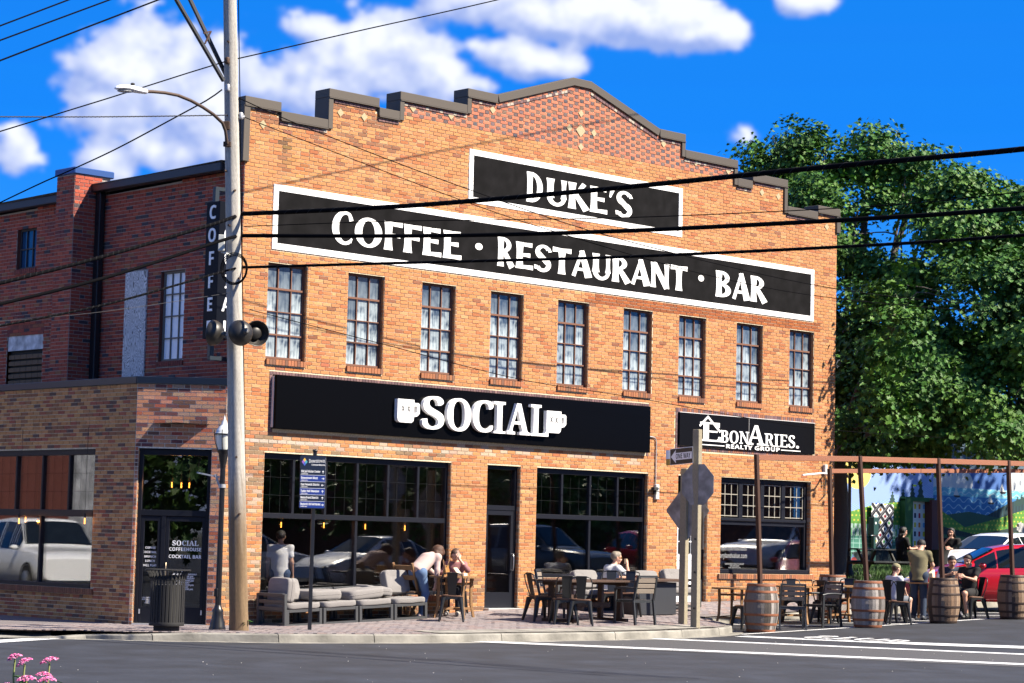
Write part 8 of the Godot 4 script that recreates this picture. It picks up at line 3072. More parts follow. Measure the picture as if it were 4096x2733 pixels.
	for e in 2:   # windscreen and rear window
		var a: int = 6 if e == 0 else (1 if kind != "sedan" else 3)
		var c: int = 7 if e == 0 else (3 if kind != "sedan" else 4)
		var p := MB.new()
		var up := Vector3(0.012 if e == 0 else -0.012, 0.012, 0)
		var ks := [8, 9, 10, 11, 12, 13, 14]
		for k in 6:
			var f0 := 0.05
			var f1 := 0.97
			p.quad(rows[a][ks[k]].lerp(rows[c][ks[k]], f0) + up, rows[a][ks[k + 1]].lerp(rows[c][ks[k + 1]], f0) + up, rows[a][ks[k + 1]].lerp(rows[c][ks[k + 1]], f1) + up, rows[a][ks[k]].lerp(rows[c][ks[k]], f1) + up, Vector3(1 if e == 0 else -1, 1, 0))
		part(t, "windscreen" if e == 0 else "rear_window", p, gl)
	var tyre := M("tyre", Color(0.012, 0.012, 0.012), 0.8)
	var R := 0.33 if kind != "suv" else 0.39
	for x in [-0.31, 0.32]:
		for s in [-1.0, 1.0]:
			var wn := Node3D.new()
			wn.name = "wheel"
			t.add_child(wn, true)
			wn.position = Vector3(x * L, R, s * (W / 2 - 0.1))
			var bs := Basis(Vector3.RIGHT, PI / 2)
			var g := MB.new()
			g.lathe(Vector3(0, 0, -0.11), [[R * 0.7, 0], [R * 0.96, 0.01], [R, 0.04], [R, 0.18], [R * 0.96, 0.21], [R * 0.7, 0.22]], 26, bs)
			part(wn, "tyre", g, tyre)
			var rm := MB.new()
			rm.lathe(Vector3(0, 0, -0.116), [[R * 0.2, 0], [R * 0.66, 0.0], [R * 0.68, 0.232], [R * 0.2, 0.232]], 20, bs)
			part(wn, "rim", rm, M("alloy", Color(0.32, 0.33, 0.34), 0.35, 0.7))
			var arch := MB.new()
			var ring := []
			for k in 15:
				var a := PI * k / 14.0
				ring.append(Vector3(cos(a) * (R + 0.05), sin(a) * (R + 0.05), s * 0.085))
			arch.tube(ring, 0.028, 6)
			part(wn, "arch", arch, M("arch black", Color(0.01, 0.01, 0.01), 0.7))
	for s in [-1.0, 1.0]:
		var hl := MB.new()
		hl.ball(Vector3(L * 0.462, st[10][2] * hs * 0.98, s * W * 0.38), Vector3(0.14, 0.06, 0.12))
		part(t, "headlight", hl, M("lamp glass", Color(0.5, 0.52, 0.55), 0.1))
		var tl := MB.new()
		tl.ball(Vector3(-L * 0.485, st[1][2] * hs * 0.92, s * W * 0.39), Vector3(0.07, 0.07, 0.14))
		part(t, "tail_light", tl, M("tail red", Color(0.25, 0.008, 0.008), 0.15))
		var mi := MB.new()
		mi.ball(Vector3(L * 0.17, st[6][2] * hs + 0.07, s * (W / 2 + 0.07)), Vector3(0.08, 0.065, 0.1))
		part(t, "mirror", mi, pm)
	return t


# ---------------------------------------------------------------- the mural and its wall
func mural_texture() -> ImageTexture:
	var im := Image.create(768, 256, false, Image.FORMAT_RGBA8)
	var H := func(x: float, a: Array) -> float: return lin(x, a[0], a[1])
	# hill lines: heights (0 foot .. 1 top) along x (0 .. 1)
	for py in 256:
		for px in 768:
			var x := (px + 0.5) / 768.0
			var y := 1.0 - (py + 0.5) / 256.0
			var c := Color(0.17, 0.33, 0.72)
			if x < 0.46:
				c = Color(0.28, 0.42, 0.80)
				if y < lin(x, [0.0, 0.15, 0.3, 0.46], [0.62, 0.58, 0.66, 0.85]):
					c = Color(0.22, 0.38, 0.78) if fposmod((px + py * 2) * 0.11, 1.0) > 0.35 else Color(0.4, 0.55, 0.9)
				if Vector2((x - 0.14) * 3.0, y - 0.90).length() < 0.17:
					c = Color(0.88, 0.68, 0.18)
			else:
				c = Color(0.06, 0.16, 0.46) if y > 0.8 else c
				for k in [[0.47, 0.86, 0.13], [0.58, 0.85, 0.12], [0.86, 0.88, 0.13], [0.96, 0.86, 0.11]]:
					if Vector2((x - k[0]) * 3.0, (y - k[1]) * 1.25).length() < k[2] * 1.4:
						c = Color(0.62, 0.66, 0.70)
				if y < 0.795:
					c = Color(0.16, 0.50, 0.66) if fposmod(y * 19.0 + 0.25 * sin(x * 170.0), 1.0) > 0.2 else Color(0.5, 0.72, 0.8)
				if y < 0.71:
					c = Color(0.03, 0.20, 0.50) if fposmod(y * 15.0 + 0.3 * sin(x * 140.0), 1.0) > 0.16 else Color(0.35, 0.6, 0.75)
			for b in [[0.775, 0.78], [0.72, 0.665], [0.565, 0.72]]:   # sailing boats
				var u: float = (x - b[0]) * 3.0
				var v: float = y - b[1]
				if v > 0.0 and v < 0.09 and absf(u + 0.012) < (0.09 - v) * 0.4:
					c = Color(0.75, 0.75, 0.72)
				elif v <= 0.0 and v > -0.022 and absf(u) < 0.05 + v:
					c = Color(0.02, 0.02, 0.03)
			var h1 := lin(x, [0.0, 0.2, 0.4, 0.47, 0.6, 0.75, 0.9, 1.0], [0.42, 0.58, 0.66, 0.6, 0.40, 0.5, 0.62, 0.68])
			if x > 0.68 and y < lin(x, [0.68, 0.8, 0.9, 1.0], [0.5, 0.66, 0.76, 0.9]):
				c = Color(0.008, 0.035, 0.045) if fposmod(x * 70.0, 1.0) > 0.4 else Color(0.01, 0.06, 0.075)
			if x > 0.52 and x < 0.78 and y < lin(x, [0.52, 0.62, 0.78], [0.52, 0.56, 0.5]):
				c = Color(0.02, 0.10, 0.07)
			for p in [[0.285, 0.64, 0.15], [0.33, 0.66, 0.16], [0.37, 0.68, 0.2], [0.405, 0.68, 0.26], [0.845, 0.70, 0.1], [0.865, 0.72, 0.11], [0.885, 0.74, 0.14], [0.91, 0.76, 0.12]]:   # cypress trees
				var v: float = (y - p[1] + 0.06) / p[2]
				if v > 0.0 and v < 1.0 and absf(x - p[0]) < 0.017 * (1.0 - v) + 0.002 * sin(v * 30.0):
					c = Color(0.012, 0.055, 0.05)
			if y < h1:
				c = Color(0.10, 0.30, 0.03)
				if Vector2(fposmod(x * 62.0 + floor(y * 22.0) * 0.5, 1.0) - 0.5, (fposmod(y * 22.0, 1.0) - 0.5)).length() < 0.22:
					c = Color(0.55, 0.52, 0.06)
			if x < 0.36 and y < 0.40:
				c = Color(0.42, 0.58, 0.52) if fposmod(x * 60.0 + floor(y * 14.0) * 0.5, 1.0) > 0.3 else Color(0.10, 0.35, 0.12)
			if x < 0.36 and y < 0.28:
				c = Color(0.05, 0.22, 0.16) if fposmod(x * 40.0, 1.0) > 0.12 and fposmod(y * 24.0, 1.0) > 0.16 else Color(0.25, 0.45, 0.4)
			var h2 := lin(x, [0.0, 0.36, 0.5, 0.65, 0.8, 1.0], [0.2, 0.22, 0.40, 0.33, 0.40, 0.5])
			if y < h2 and x > 0.36:
				c = Color(0.008, 0.035, 0.03)
				if Vector2(fposmod(x * 80.0 + floor(y * 26.0) * 0.5, 1.0) - 0.5, fposmod(y * 26.0, 1.0) - 0.5).length() < 0.2:
					c = Color(0.004, 0.014, 0.016)
			if x > 0.45 and y < lin(x, [0.45, 0.6, 0.8, 1.0], [0.34, 0.30, 0.22, 0.2]):
				c = Color(0.03, 0.12, 0.05) if fposmod(x * 110.0 + absf(fposmod(y * 30.0, 1.0) - 0.5), 1.0) > 0.4 else Color(0.06, 0.2, 0.07)
			if x > 0.38 and x < 0.52 and y < 0.17:
				c = Color(0.10, 0.28, 0.06)
			var h3 := lin(x, [0.0, 0.12, 0.25, 0.45, 0.7, 0.85, 1.0], [0.04, 0.12, 0.17, 0.07, 0.12, 0.12, 0.08])
			if y < h3:
				c = Color(0.008, 0.022, 0.024)
				if fposmod(x * 34.0 - y * 3.0, 1.0) < 0.06:
					c = Color(0.10, 0.16, 0.14)
			var yarn := 0.105 + 0.02 * sin(x * 30.0)   # the yellow yarn that runs along the hills
			if x > 0.44 and x < 0.86 and absf(y - yarn) < 0.009:
				c = Color(0.62, 0.46, 0.06)
			for q in [[0.86, 0.42, 0.024], [0.925, 0.40, 0.026], [0.89, 0.31, 0.04], [0.985, 0.36, 0.03], [0.975, 0.24, 0.036], [0.69, 0.06, 0.045]]:   # sheep
				var e := Vector2((x - q[0]) * 1.0, (y - q[1]) * 0.36)
				if e.length() < q[2] * 0.8 * (1.0 + 0.08 * sin(atan2(e.y, e.x) * 9.0)):
					c = Color(0.52, 0.51, 0.5)
				if Vector2((x - q[0] + q[2] * 0.55) * 1.0, (y - q[1] - 0.02) * 0.36).length() < q[2] * 0.26:
					c = Color(0.02, 0.02, 0.02)
			for q in [[0.10, 0.05, Color(0.4, 0.38, 0.36)], [0.12, 0.07, Color(0.1, 0.2, 0.35)], [0.11, 0.10, Color(0.05, 0.22, 0.12)], [0.13, 0.04, Color(0.35, 0.03, 0.03)]]:   # balls of wool
				if Vector2((x - q[0]) * 2.9, y - q[1]).length() < 0.035:
					c = q[2]
			im.set_pixel(px, py, (c * 0.68).linear_to_srgb())  # painting dimmed throughout, the tree shade put into its colours
	return ImageTexture.create_from_image(im)


func diamond_texture(quilt: bool) -> ImageTexture:
	var im := Image.create(96, 144, false, Image.FORMAT_RGBA8)
	var hue := [Color(0.45, 0.02, 0.03), Color(0.02, 0.08, 0.4), Color(0.6, 0.5, 0.03), Color(0.05, 0.28, 0.04), Color(0.55, 0.18, 0.02), Color(0.01, 0.02, 0.05), Color(0.15, 0.35, 0.6)]
	for y in 144:
		for x in 96:
			var c := Color(0.012, 0.013, 0.02)
			if quilt:
				var u := x / 96.0 * 5.0 + y / 144.0 * 7.0
				var v := x / 96.0 * 5.0 - y / 144.0 * 7.0 + 20.0
				var d := maxf(absf(fposmod(u, 2.0) - 1.0), absf(fposmod(v, 2.0) - 1.0))
				if d < 0.3:
					c = hue[(int(u / 2.0) * 3 + int(v / 2.0) * 5) % 7]
				elif d < 0.62:
					c = Color(0.62, 0.62, 0.6)
				elif fposmod(u, 2.0) > 1.85:
					c = Color(0.2, 0.2, 0.22)
			else:
				var u := fposmod(x / 96.0 * 4.0, 1.0)
				var v := fposmod(y / 144.0 * 7.0, 1.0)
				c = Color(0.58, 0.60, 0.56)
				if u > 0.27 and u < 0.75 and v > 0.25 and v < 0.78:
					c = hue[(int(x / 24) * 2 + int(y / 20.6) * 3 + int(y / 41.2)) % 7]
				elif u > 0.2 and u < 0.82 and v > 0.18 and v < 0.85:
					c = Color(0.7, 0.7, 0.68)
			im.set_pixel(x, y, c.linear_to_srgb())
	return ImageTexture.create_from_image(im)


func pictured(key: String, tex: Texture2D, rough := 0.8) -> StandardMaterial3D:
	var m := M(key, Color.WHITE, rough)
	m.albedo_texture = tex
	return m


func mural_wall() -> void:
	var t := thing("mural_wall", "block wall with a painted mural of hills, sea, sailing boats and sheep, far right behind the tree", "wall")
	var z := -10.0
	var x0 := 28.9
	var x1 := 40.9
	var y0 := -0.24
	var y1 := 2.85
	var g := MB.new()
	g.quad(Vector3(x0, y0, z), Vector3(x1, y0, z), Vector3(x1, y1, z), Vector3(x0, y1, z), Vector3.BACK)
	part(t, "mural", g, pictured("mural paint", mural_texture()))
	var b := MB.new()
	b.box(Vector3((x0 + x1) / 2 + 2.0, 1.8, z - 0.17), Vector3(x1 - x0 + 10.0, 4.4, 0.3))
	part(t, "block_wall", b, M("block wall", Color(0.10, 0.16, 0.22), 0.9, 0, 1, 1.5))
	var ds := Vector3(32.799, 1.79, -10)
	var de := Vector3(33.896, -0.111, -10)
	var d := MB.new()
	d.quad(Vector3(ds.x + 0.3, y0, z + 0.03), Vector3(de.x + 0.1, y0, z + 0.03), Vector3(de.x + 0.1, ds.y - 0.06, z + 0.03), Vector3(ds.x + 0.3, ds.y - 0.06, z + 0.03), Vector3.BACK)
	part(t, "door", d, pictured("painted door", diamond_texture(false)))
	var fr := MB.new()
	fr.box(Vector3(ds.x + 0.1, (y0 + ds.y) / 2, z + 0.1), Vector3(0.4, ds.y - y0, 0.2))
	fr.box(Vector3((ds.x + de.x) / 2 + 0.1, ds.y, z + 0.1), Vector3(de.x - ds.x + 0.4, 0.12, 0.21))
	part(t, "door_frame", fr, M("green frame", Color(0.02, 0.09, 0.02), 0.8))
	for k in 2:
		var p := MB.new()
		p.box(Vector3(Vector3(34.107, 1.093, -10).x if k == 0 else x0 + 0.35, (y0 + ds.y) / 2, z + 0.15), Vector3(0.34, ds.y - y0, 0.3))
		part(t, "brown_post", p, M("brown post", Color(0.10, 0.032, 0.028), 0.8))
	var q := thing("quilt_panel", "black and white diamond patterned quilt panel hung on the mural", "panel")
	var a := Vector3(31.124, 1.598, -9.9)
	var c := Vector3(32.245, 0.318, -9.9)
	var m := MB.new()
	m.quad(Vector3(a.x, c.y, z + 0.12), Vector3(c.x - 0.1, c.y - 0.05, z + 0.12), Vector3(c.x, a.y, z + 0.12), Vector3(a.x, a.y + 0.03, z + 0.12), Vector3.BACK)
	part(q, "cloth", m, pictured("quilt print", diamond_texture(true), 0.9))
	var bk := MB.new()
	bk.box(Vector3((a.x + c.x) / 2, (a.y + c.y) / 2, z + 0.1), Vector3(c.x - a.x - 0.1, a.y - c.y - 0.05, 0.03))
	part(q, "backing", bk, M("dark plastic", Color(0.02, 0.02, 0.02)))
	var e := thing("electric_box", "dark green metal cabinet in front of the quilt panel", "cabinet", lawn_at(Vector3(30.167, -0.7, -9.074)))
	var bx := MB.new()
	bx.box(Vector3(0, 1.18, 0), Vector3(0.24, 0.52, 0.2), Basis.IDENTITY, 0.01)
	part(e, "body", bx, M("cabinet green", Color(0.008, 0.04, 0.035), 0.5))
	var pg := MB.new()
	pg.box(Vector3(0, 0.45, 0), Vector3(0.1, 0.9, 0.1))
	part(e, "post", pg, M("cabinet green", Color(0.008, 0.04, 0.035)))
	var wl := MB.new()
	wl.lathe(Vector3(-0.04, 1.27, 0.102), [[0.035, 0], [0.035, 0.01]], 12, Basis(Vector3.RIGHT, PI / 2))
	part(e, "label_disc", wl, M("white enamel", Color(0.7, 0.7, 0.7)))
	var by := thing("litter_bin", "dark slatted bin on the lawn near the picnic tables", "bin", lawn_at(Vector3(23.18, -0.575, -1.85)))
	var bb := MB.new()
	bb.lathe(Vector3.ZERO, [[0.22, 0], [0.25, 0.7], [0.3, 0.85]], 18)
	part(by, "body", bb, M("bin black", Color(0.006, 0.006, 0.007)))


# ---------------------------------------------------------------- trees
func leaf_mesh() -> ArrayMesh:   # a five-lobed leaf, folded a little along its midrib
	var g := MB.new()
	var out := [Vector2(0, -0.5), Vector2(0.22, -0.42), Vector2(0.5, -0.12), Vector2(0.24, -0.05), Vector2(0.36, 0.32), Vector2(0.12, 0.14), Vector2(0, 0.55)]
	for s in [1.0, -1.0]:
		for k in out.size() - 1:
			var a := Vector3(out[k].x * s, absf(out[k].x) * 0.25, out[k].y)
			var b := Vector3(out[k + 1].x * s, absf(out[k + 1].x) * 0.25, out[k + 1].y)
			g.face3(Vector3(0, 0, -0.05), a, b, Vector3.UP)
	return g.mesh()


func leaf_material(key: String) -> StandardMaterial3D:
	var m := M(key, Color.WHITE, 0.55, 0, 0, 1, 0, true, 0.3)
	m.backlight_enabled = true
	m.backlight = Color(0.24, 0.3, 0.1)
	return m


func crown(parent: Node3D, lobes: Array, total: int, size: float, base: Color, called := "crown") -> void:
	var vol := 0.0
	for l in lobes:
		vol += pow(l[1].x * l[1].y * l[1].z, 0.667)
	var places := []
	var paints := []
	for l in lobes:
		var n := int(total * pow(l[1].x * l[1].y * l[1].z, 0.667) / vol)
		var sprays := maxi(6, n / 26)
		var clumps := []   # the boughs of this lobe, each a tuft of its own
		for e in 9:
			var q := Vector3(rng.randfn(), rng.randfn() + 0.25, rng.randfn()).normalized()
			clumps.append([l[0] + q * l[1] * rng.randf_range(0.55, 0.92), rng.randf_range(0.28, 0.5), vary(Color.WHITE, 0.2)])
		for k in sprays:
			var d := Vector3(rng.randfn(), rng.randfn(), rng.randfn()).normalized()
			var bough: Array = clumps[rng.randi() % 9]
			var c: Vector3 = bough[0] + d * l[1] * bough[1] * pow(rng.randf(), 0.45)
			d = (d * 0.7 + (c - l[0]).normalized() * 0.6).normalized()
			var out := (d + Vector3(0, 0.35, 0)).normalized()
			var tone := vary(base * bough[2], 0.12)
			if rng.randf() < 0.3:
				tone = Color(base.r * 1.45, base.g * 1.2, base.b * 0.9)
			var wide := rng.randf_range(0.17, 0.32) if size < 0.2 else rng.randf_range(0.3, 0.5)
			for e in 26:
				var p := Vector3(rng.randfn() * wide, rng.randfn() * wide * 0.42, rng.randfn() * wide)
				var up := (out + Vector3(rng.randfn(), rng.randfn() * 0.5 + 0.5, rng.randfn()) * 0.55).normalized()
				var x := up.cross(Vector3(rng.randfn(), rng.randfn(), rng.randfn())).normalized()
				places.append(Transform3D(Basis(x, up, x.cross(up)).scaled_local(Vector3.ONE * size * rng.randf_range(0.65, 1.25)), c + p - Vector3(0, p.length_squared() * 0.5, 0)))
				paints.append(vary(tone, 0.16))
	stuff(parent, called, leaf_mesh(), leaf_material("leaf"), places, paints)


func limb3(pts: Array, r0: float, r1: float) -> MB:
	var g := MB.new()
	var line := sweep(pts, 14)
	var rs := []
	for k in line.size():
		rs.append(lerpf(r0, r1, pow(float(k) / (line.size() - 1), 0.8)))
	g.tube(line, rs, 10)
	return g


func tree(label: String, foot: Vector3, r: float, fork: Vector3, lobes: Array, total: int, size: float, base: Color, group := "") -> void:
	var t := thing("maple_tree", label, "tree", Vector3.ZERO, 0.0, group)
	var bark := wood_grain("bark", Color(0.115, 0.10, 0.085), 1.2, 5.0, 0.95)
	part(t, "trunk", limb3([foot, foot.lerp(fork, 0.5) + Vector3(0.1, 0, 0.05), fork], r, r * 0.66), bark)
	for l in lobes:
		var c: Vector3 = l[0]
		part(t, "limb", limb3([fork - Vector3(0, 0.3, 0), fork.lerp(c, 0.4) + Vector3(0, 0.35, 0), fork.lerp(c, 0.8), c + Vector3(0, l[1].y * 0.4, 0)], r * 0.42, 0.02), bark)
		for k in 3:
			var d := Vector3(rng.randfn(), rng.randf() * 0.8, rng.randfn()).normalized()
			part(t, "limb", limb3([fork.lerp(c, 0.6), c + d * l[1] * 0.3, c + d * l[1] * 0.85], r * 0.16, 0.012), bark)
	crown(t, lobes, total, size, base)


func trees() -> void:
	var g := Color(0.043, 0.112, 0.020)
	var f := lawn_at(Vector3(20.35, 0, -2.9))
	tree("large maple with dense crown just behind the right corner of the brick building", f, 0.30, Vector3(20.3, 2.6, -2.8), [
		[Vector3(23.471, 10.362, -5.803), Vector3(1.5, 1.1, 1.5)], [Vector3(23.293, 10.911, -7.301), Vector3(0.95, 0.55, 0.95)], [Vector3(23.047, 10.256, -7.617), Vector3(0.7, 0.5, 0.7)], [Vector3(24.443, 10.741, -4.821), Vector3(1.35, 0.85, 1.4)], [Vector3(24.501, 10.082, -3.452), Vector3(1.5, 0.8, 1.5)],
		[Vector3(22.589, 8.483, -4.096), Vector3(2.1, 1.5, 2.2)], [Vector3(23.092, 7.944, -2.284), Vector3(2.0, 1.5, 2.2)], [Vector3(21.433, 5.624, -2.772), Vector3(1.7, 1.5, 2.0)], [Vector3(21.475, 4.496, -1.476), Vector3(2.2, 1.6, 2.2)], [Vector3(19.868, 3.456, -1.757), Vector3(1.3, 1.3, 1.6)], [Vector3(17.9, 5.4, 0.7), Vector3(0.85, 1.5, 0.8)], [Vector3(17.7, 3.0, 0.6), Vector3(0.7, 1.3, 0.7)]], 46000, 0.135, g, "maples on the lawn")
	tree("second large maple filling the right edge above the red car", lawn_at(Vector3(31.6, 0, -4.2)), 0.28, Vector3(30.6, 3.6, -3.9), [
		[Vector3(23.568, 8.948, -1.702), Vector3(1.3, 0.85, 1.4)], [Vector3(23.344, 8.06, -0.634), Vector3(1.7, 1.2, 1.8)], [Vector3(24.009, 8.513, 0.062), Vector3(1.5, 0.8, 1.5)], [Vector3(21.574, 6.113, 0.211), Vector3(2.0, 1.5, 2.1)], [Vector3(21.637, 5.829, 1.629), Vector3(1.8, 1.7, 2.0)], [Vector3(20.531, 3.955, 0.335), Vector3(2.0, 1.4, 2.0)], [Vector3(20.652, 3.716, 1.816), Vector3(2.0, 1.4, 2.0)], [Vector3(21.133, 2.852, 0.78), Vector3(2.0, 0.7, 1.8)], [Vector3(20.711, 2.756, -1.031), Vector3(1.6, 0.7, 1.5)]], 42000, 0.135, g, "maples on the lawn")
	tree("third maple added out of view on the right to shade the mural and the lawn", Vector3(41.0, -0.6, 0.5), 0.3, Vector3(40.6, 4.5, 0.5), [
		[Vector3(37.5, 9.0, 0.5), Vector3(3.2, 2.6, 3.0)], [Vector3(42.0, 11.0, 0.0), Vector3(4.0, 3.2, 3.4)], [Vector3(45.5, 9.0, 0.5), Vector3(3.4, 2.8, 3.0)], [Vector3(40.5, 13.5, 0.5), Vector3(3.4, 2.4, 3.0)]], 11000, 0.27, g, "maples on the lawn")  # unseen tree, added for the shade it throws on the mural


# ---------------------------------------------------------------- the other side of the street, seen in the window panes
func reflected_side() -> void:
	# lit pendants inside the coffee house
	var k := 0
	for p in [Vector3(2.082, 0.424, -1.3), Vector3(3.083, 0.438, -1.3), Vector3(4.086, 0.435, -1.3), Vector3(5.079, 0.431, -1.3), Vector3(0.818, 1.112, -2.964), Vector3(0.945, 1.108, -2.842), Vector3(1.227, 1.118, -2.988), Vector3(-1.42, 0.382, -4.511), Vector3(-0.794, 0.413, -5.299), Vector3(-1.347, 0.404, -2.488)]:
		var names := ["leftmost in the left shop window", "second from the left in the left shop window", "third from the left in the left shop window", "rightmost in the left shop window", "leftmost above the corner door", "middle one above the corner door", "rightmost above the corner door", "left one of the close pair in the wing window", "right one of the close pair in the wing window", "single one near the right edge of the wing window"]
		var t := thing("pendant_lamp", "glowing filament pendant, " + names[k], "lamp", p, 0.0, "filament pendants inside the coffee house")
		k += 1
		var f := MB.new()
		f.cyl(Vector3(0, -0.05, 0), Vector3(0, 0.05, 0), 0.011, 0.011, 8)
		var m := M("filament", Color(0.9, 0.6, 0.25), 0.5)
		m.emission_enabled = true
		m.emission = Color(1.0, 0.62, 0.22)
		m.emission_energy_multiplier = 1.4
		part(t, "filament", f, m)
		var c := MB.new()
		c.cyl(Vector3(0, 0.06, 0), Vector3(0, 0.13, 0), 0.02, 0.02, 10)
		c.cyl(Vector3(0, 0.13, 0), Vector3(0, 2.05 - p.y, 0), 0.004, 0.004, 6)
		part(t, "cord", c, M("dark plastic", Color(0.02, 0.02, 0.02)))
		var l := OmniLight3D.new()
		l.name = "glow"
		l.light_color = Color(1.0, 0.66, 0.3)
		l.light_energy = 0.03
		l.light_size = 0.02
		l.omni_range = 12.0
		l.omni_attenuation = 2.0
		l.shadow_enabled = true
		t.add_child(l)
	# parked cars over the road
	car("silver saloon parked over the road, mirrored in the left shop window", Vector3(15.9, road_y(15.9), 14.5), PI - 0.06, 4.7, 1.84, 1.47, Color(0.55, 0.57, 0.60), "sedan")
	car("pale grey saloon over the road, mirrored at the left edge of the left shop window", Vector3(15.4, road_y(15.4), 19.6), 0.05, 4.6, 1.84, 1.5, Color(0.5, 0.5, 0.5), "sedan")
	car("dark grey off-road car over the road, mirrored in the right shop window", Vector3(21.0, road_y(21), 13.6), PI / 2 - 0.2, 4.7, 1.9, 1.72, Color(0.07, 0.08, 0.09), "suv")
	car("red hatchback over the road, mirrored in the right shop window", Vector3(24.8, road_y(24.8), 12.6), PI / 2 + 0.5, 4.3, 1.8, 1.5, Color(0.36, 0.004, 0.015), "hatch")
	car("white off-road car over the road, mirrored in the right-hand office window", Vector3(30.5, road_y(30.5), 12.4), PI - 0.1, 4.7, 1.9, 1.75, Color(0.75, 0.76, 0.77), "suv")
	car("white off-road car by the cross street, mirrored in the wing window", Vector3(-9.9, road_y(-9.9), -17.6), -PI / 2 + 0.25, 5.2, 2.03, 1.94, Color(0.75, 0.77, 0.80), "suv")
	# hedge of small trees behind the cars
	for e in 6:
		var x := 9.0 + e * 6.3
		var z := 27.0 + (e % 3) * 1.5
		tree("leafy street tree over the road, %s of the row mirrored in the shop windows" % ["first", "second", "third", "fourth", "fifth", "last"][e], Vector3(x, road_y(x) - 0.02, z), 0.14, Vector3(x + 0.1, 1.0, z), [[Vector3(x, 2.9, z), Vector3(2.6, 2.0, 2.2)], [Vector3(x + 2.2, 2.1, z - 0.3), Vector3(1.9, 1.6, 1.8)], [Vector3(x - 1.8, 1.4, z - 0.6), Vector3(1.6, 1.5, 1.5)]], 2400, 0.34, Color(0.04, 0.10, 0.02), "street trees over the road")
	for e in 4:
		var x: float = [-33.0, -38.0, -41.0, -46.0][e]
		var z: float = [20.5, 30.0, 22.0, 31.0][e]
		tree("tall tree near the viewer, %s of those mirrored in the corner door" % ["first", "second", "third", "last"][e], Vector3(x, -1.5, z), 0.2, Vector3(x, 1.6, z), [[Vector3(x, 5.0, z), Vector3(3.4, 3.6, 3.4)], [Vector3(x + 2.0, 2.0, z + 1.5), Vector3(2.6, 2.4, 2.6)], [Vector3(x - 2.0, 1.2, z - 1.5), Vector3(2.6, 2.4, 2.6)]], 2600, 0.4, Color(0.035, 0.09, 0.018), "trees on the near side of the crossing")
	var b := thing("brick_building", "low dark brick building over the road, mirrored in the shop windows", "building")
	var w := MB.new()
	w.box(Vector3(28, 1.2, 34), Vector3(52, 5.0, 6))
	part(b, "wall", w, M("house brick", Color(0.22, 0.07, 0.045)))
	var c := thing("brick_building", "red brick and white painted building across the side street, mirrored in the wing window", "building")
	var r := MB.new()
	r.box(Vector3(-20, 3.0, -33), Vector3(8, 9.4, 14))
	part(c, "wall", r, M("side brick", Color(0.24, 0.07, 0.05), 0.9, 0, 1, 1.5))
	var q := MB.new()
	q.box(Vector3(-19.98, 3.0, -17.5), Vector3(8, 9.4, 17))
	part(c, "painted_wall", q, M("white wall paint", Color(0.70, 0.72, 0.75), 0.8, 0, 2, 0.5))


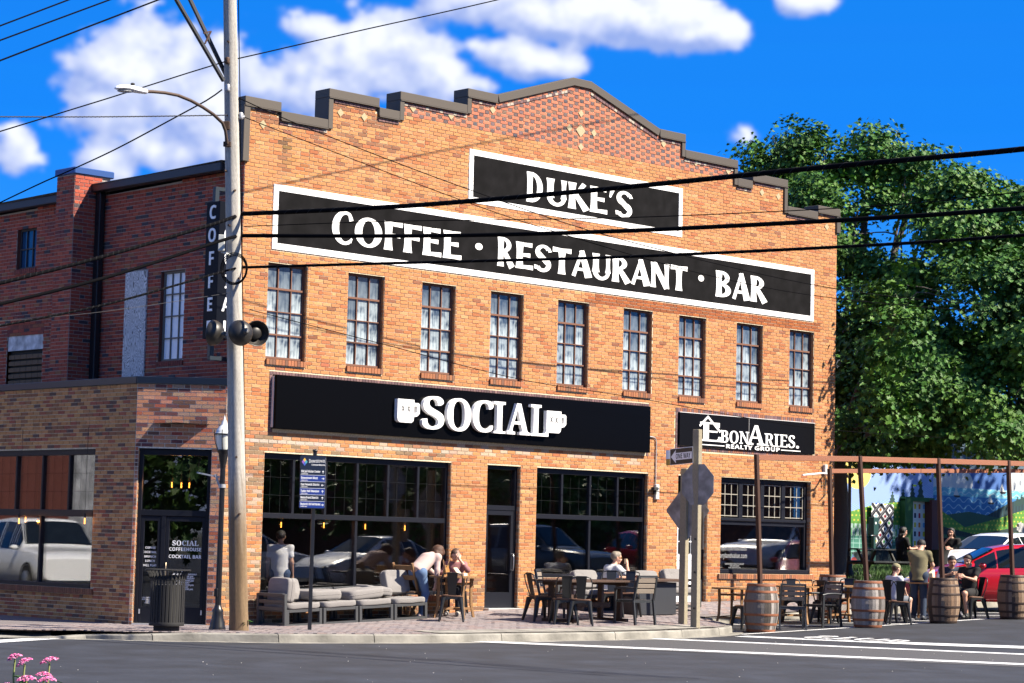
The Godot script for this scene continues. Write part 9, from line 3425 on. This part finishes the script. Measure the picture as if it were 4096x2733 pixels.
# ---------------------------------------------------------------- flowers in front
func flowers() -> void:
	var t := thing("flowering_shrub", "pink flowering shrub with flat flower heads at the lower left edge, near the viewer", "shrub")
	var d := 9.4
	var root := Vector3(-18.413, -0.536, 23.05)
	root.y = -1.5
	var stemm := M("stem green", Color(0.16, 0.20, 0.06), 0.8)
	var heads := [[Vector3(-18.452, -0.307, 23.041), 0.040, 0.35], [Vector3(-18.449, -0.323, 23.112), 0.045, 0.5], [Vector3(-18.292, -0.324, 23.053), 0.052, 0.3], [Vector3(-18.466, -0.39, 23.157), 0.05, 0.1], [Vector3(-18.332, -0.383, 23.077), 0.045, -0.1], [Vector3(-18.376, -0.396, 23.173), 0.05, 0.1], [Vector3(-18.469, -0.429, 23.01), 0.04, 0.0]]
	var floret := MB.new()
	for k in 5:
		var a := TAU * k / 5
		floret.ball(Vector3(cos(a) * 0.55, 0.1, sin(a) * 0.55), Vector3(0.5, 0.25, 0.5), Basis.IDENTITY, 6, 4)
	floret.ball(Vector3(0, 0.2, 0), Vector3(0.35, 0.4, 0.35), Basis.IDENTITY, 6, 4)
	var fm := floret.mesh()
	var leaf := MB.new()
	for s in [1.0, -1.0]:
		var o := [Vector2(0, 0), Vector2(0.16, 0.25), Vector2(0.17, 0.5), Vector2(0.1, 0.8), Vector2(0, 1)]
		for k in 4:
			leaf.quad(Vector3(0, -0.25 * o[k].y * o[k].y, o[k].y), Vector3(o[k].x * s, 0.05 - 0.25 * o[k].y * o[k].y, o[k].y), Vector3(o[k + 1].x * s, 0.05 - 0.25 * o[k + 1].y * o[k + 1].y, o[k + 1].y), Vector3(0, -0.25 * o[k + 1].y * o[k + 1].y, o[k + 1].y), Vector3.UP)
	var lm := leaf.mesh()
	var green := leaf_material("shrub leaf")
	green.albedo_color = Color(0.05, 0.13, 0.03).linear_to_srgb()
	for h in heads:
		var at: Vector3 = h[0]
		var pts := [root + Vector3(rng.randf_range(-0.1, 0.1), 0, rng.randf_range(-0.1, 0.1)), root.lerp(at, 0.6) + Vector3(0.03, 0.1, 0), at - Vector3(0.004, 0.12, 0), at]
		var g := MB.new()
		var line := sweep(pts, 16)
		g.tube(line, 0.004, 6)
		part(t, "stem", g, stemm)
		var places := []
		var paints := []
		for k in 150:
			var a := rng.randf() * TAU
			var r := sqrt(rng.randf())
			var p := Vector3(cos(a) * r * h[1] * 0.8, 0.017 * (1.0 - r * r) + rng.randf() * 0.006, sin(a) * r * h[1] * 0.8)
			p = Basis(Vector3(0.72, 0, 0.69).cross(Vector3.UP).normalized(), h[2]) * p
			places.append(Transform3D(Basis(Vector3(rng.randfn(), rng.randfn(), rng.randfn()).normalized(), rng.randf() * 0.7).scaled(Vector3.ONE * 0.0038), at + p))
			var tone := Color(0.60, 0.10, 0.30) if rng.randf() < 0.6 else Color(0.72, 0.34, 0.52)
			if rng.randf() < 0.12:
				tone = Color(0.35, 0.05, 0.12)
			paints.append(tone)
		stuff(t, "flower_head", fm, M("petal", Color.WHITE, 0.7, 0, 0, 1, 0, true), places, paints)
		for k in 22:
			var p: Vector3 = line[clampi(15 - k / 2, 3, 15)]
			var y := rng.randf() * TAU
			part(t, "leaf", lm, green, Transform3D((Basis(Vector3.UP, y) * Basis(Vector3.RIGHT, rng.randf_range(-0.4, 0.3))).scaled(Vector3.ONE * rng.randf_range(0.035, 0.075)), p))
		for k in 4:
			var p: Vector3 = line[14 - k * 2]
			var tip := p + Vector3(rng.randf_range(-0.06, 0.06), rng.randf_range(0.01, 0.05), rng.randf_range(-0.06, 0.06))
			var b := MB.new()
			b.tube([p, p.lerp(tip, 0.6), tip], 0.002, 5)
			b.ball(tip, Vector3(0.012, 0.008, 0.012), Basis.IDENTITY, 8, 5)
			part(t, "spent_head", b, M("spent flower", Color(0.2, 0.10, 0.07), 0.9))

	# a weed at the foot of the pole
	var w := thing("weed", "small green weed growing at the foot of the utility pole", "weed", Vector3(-1.448, -1.3, 2.281))
	for k in 9:
		part(w, "leaf", lm, green, Transform3D((Basis(Vector3.UP, k * 2.4) * Basis(Vector3.RIGHT, -0.9 + k * 0.1)).scaled(Vector3.ONE * rng.randf_range(0.08, 0.16)), Vector3(0.01 * k - 0.04, 0.02 + 0.018 * k, 0.0)))
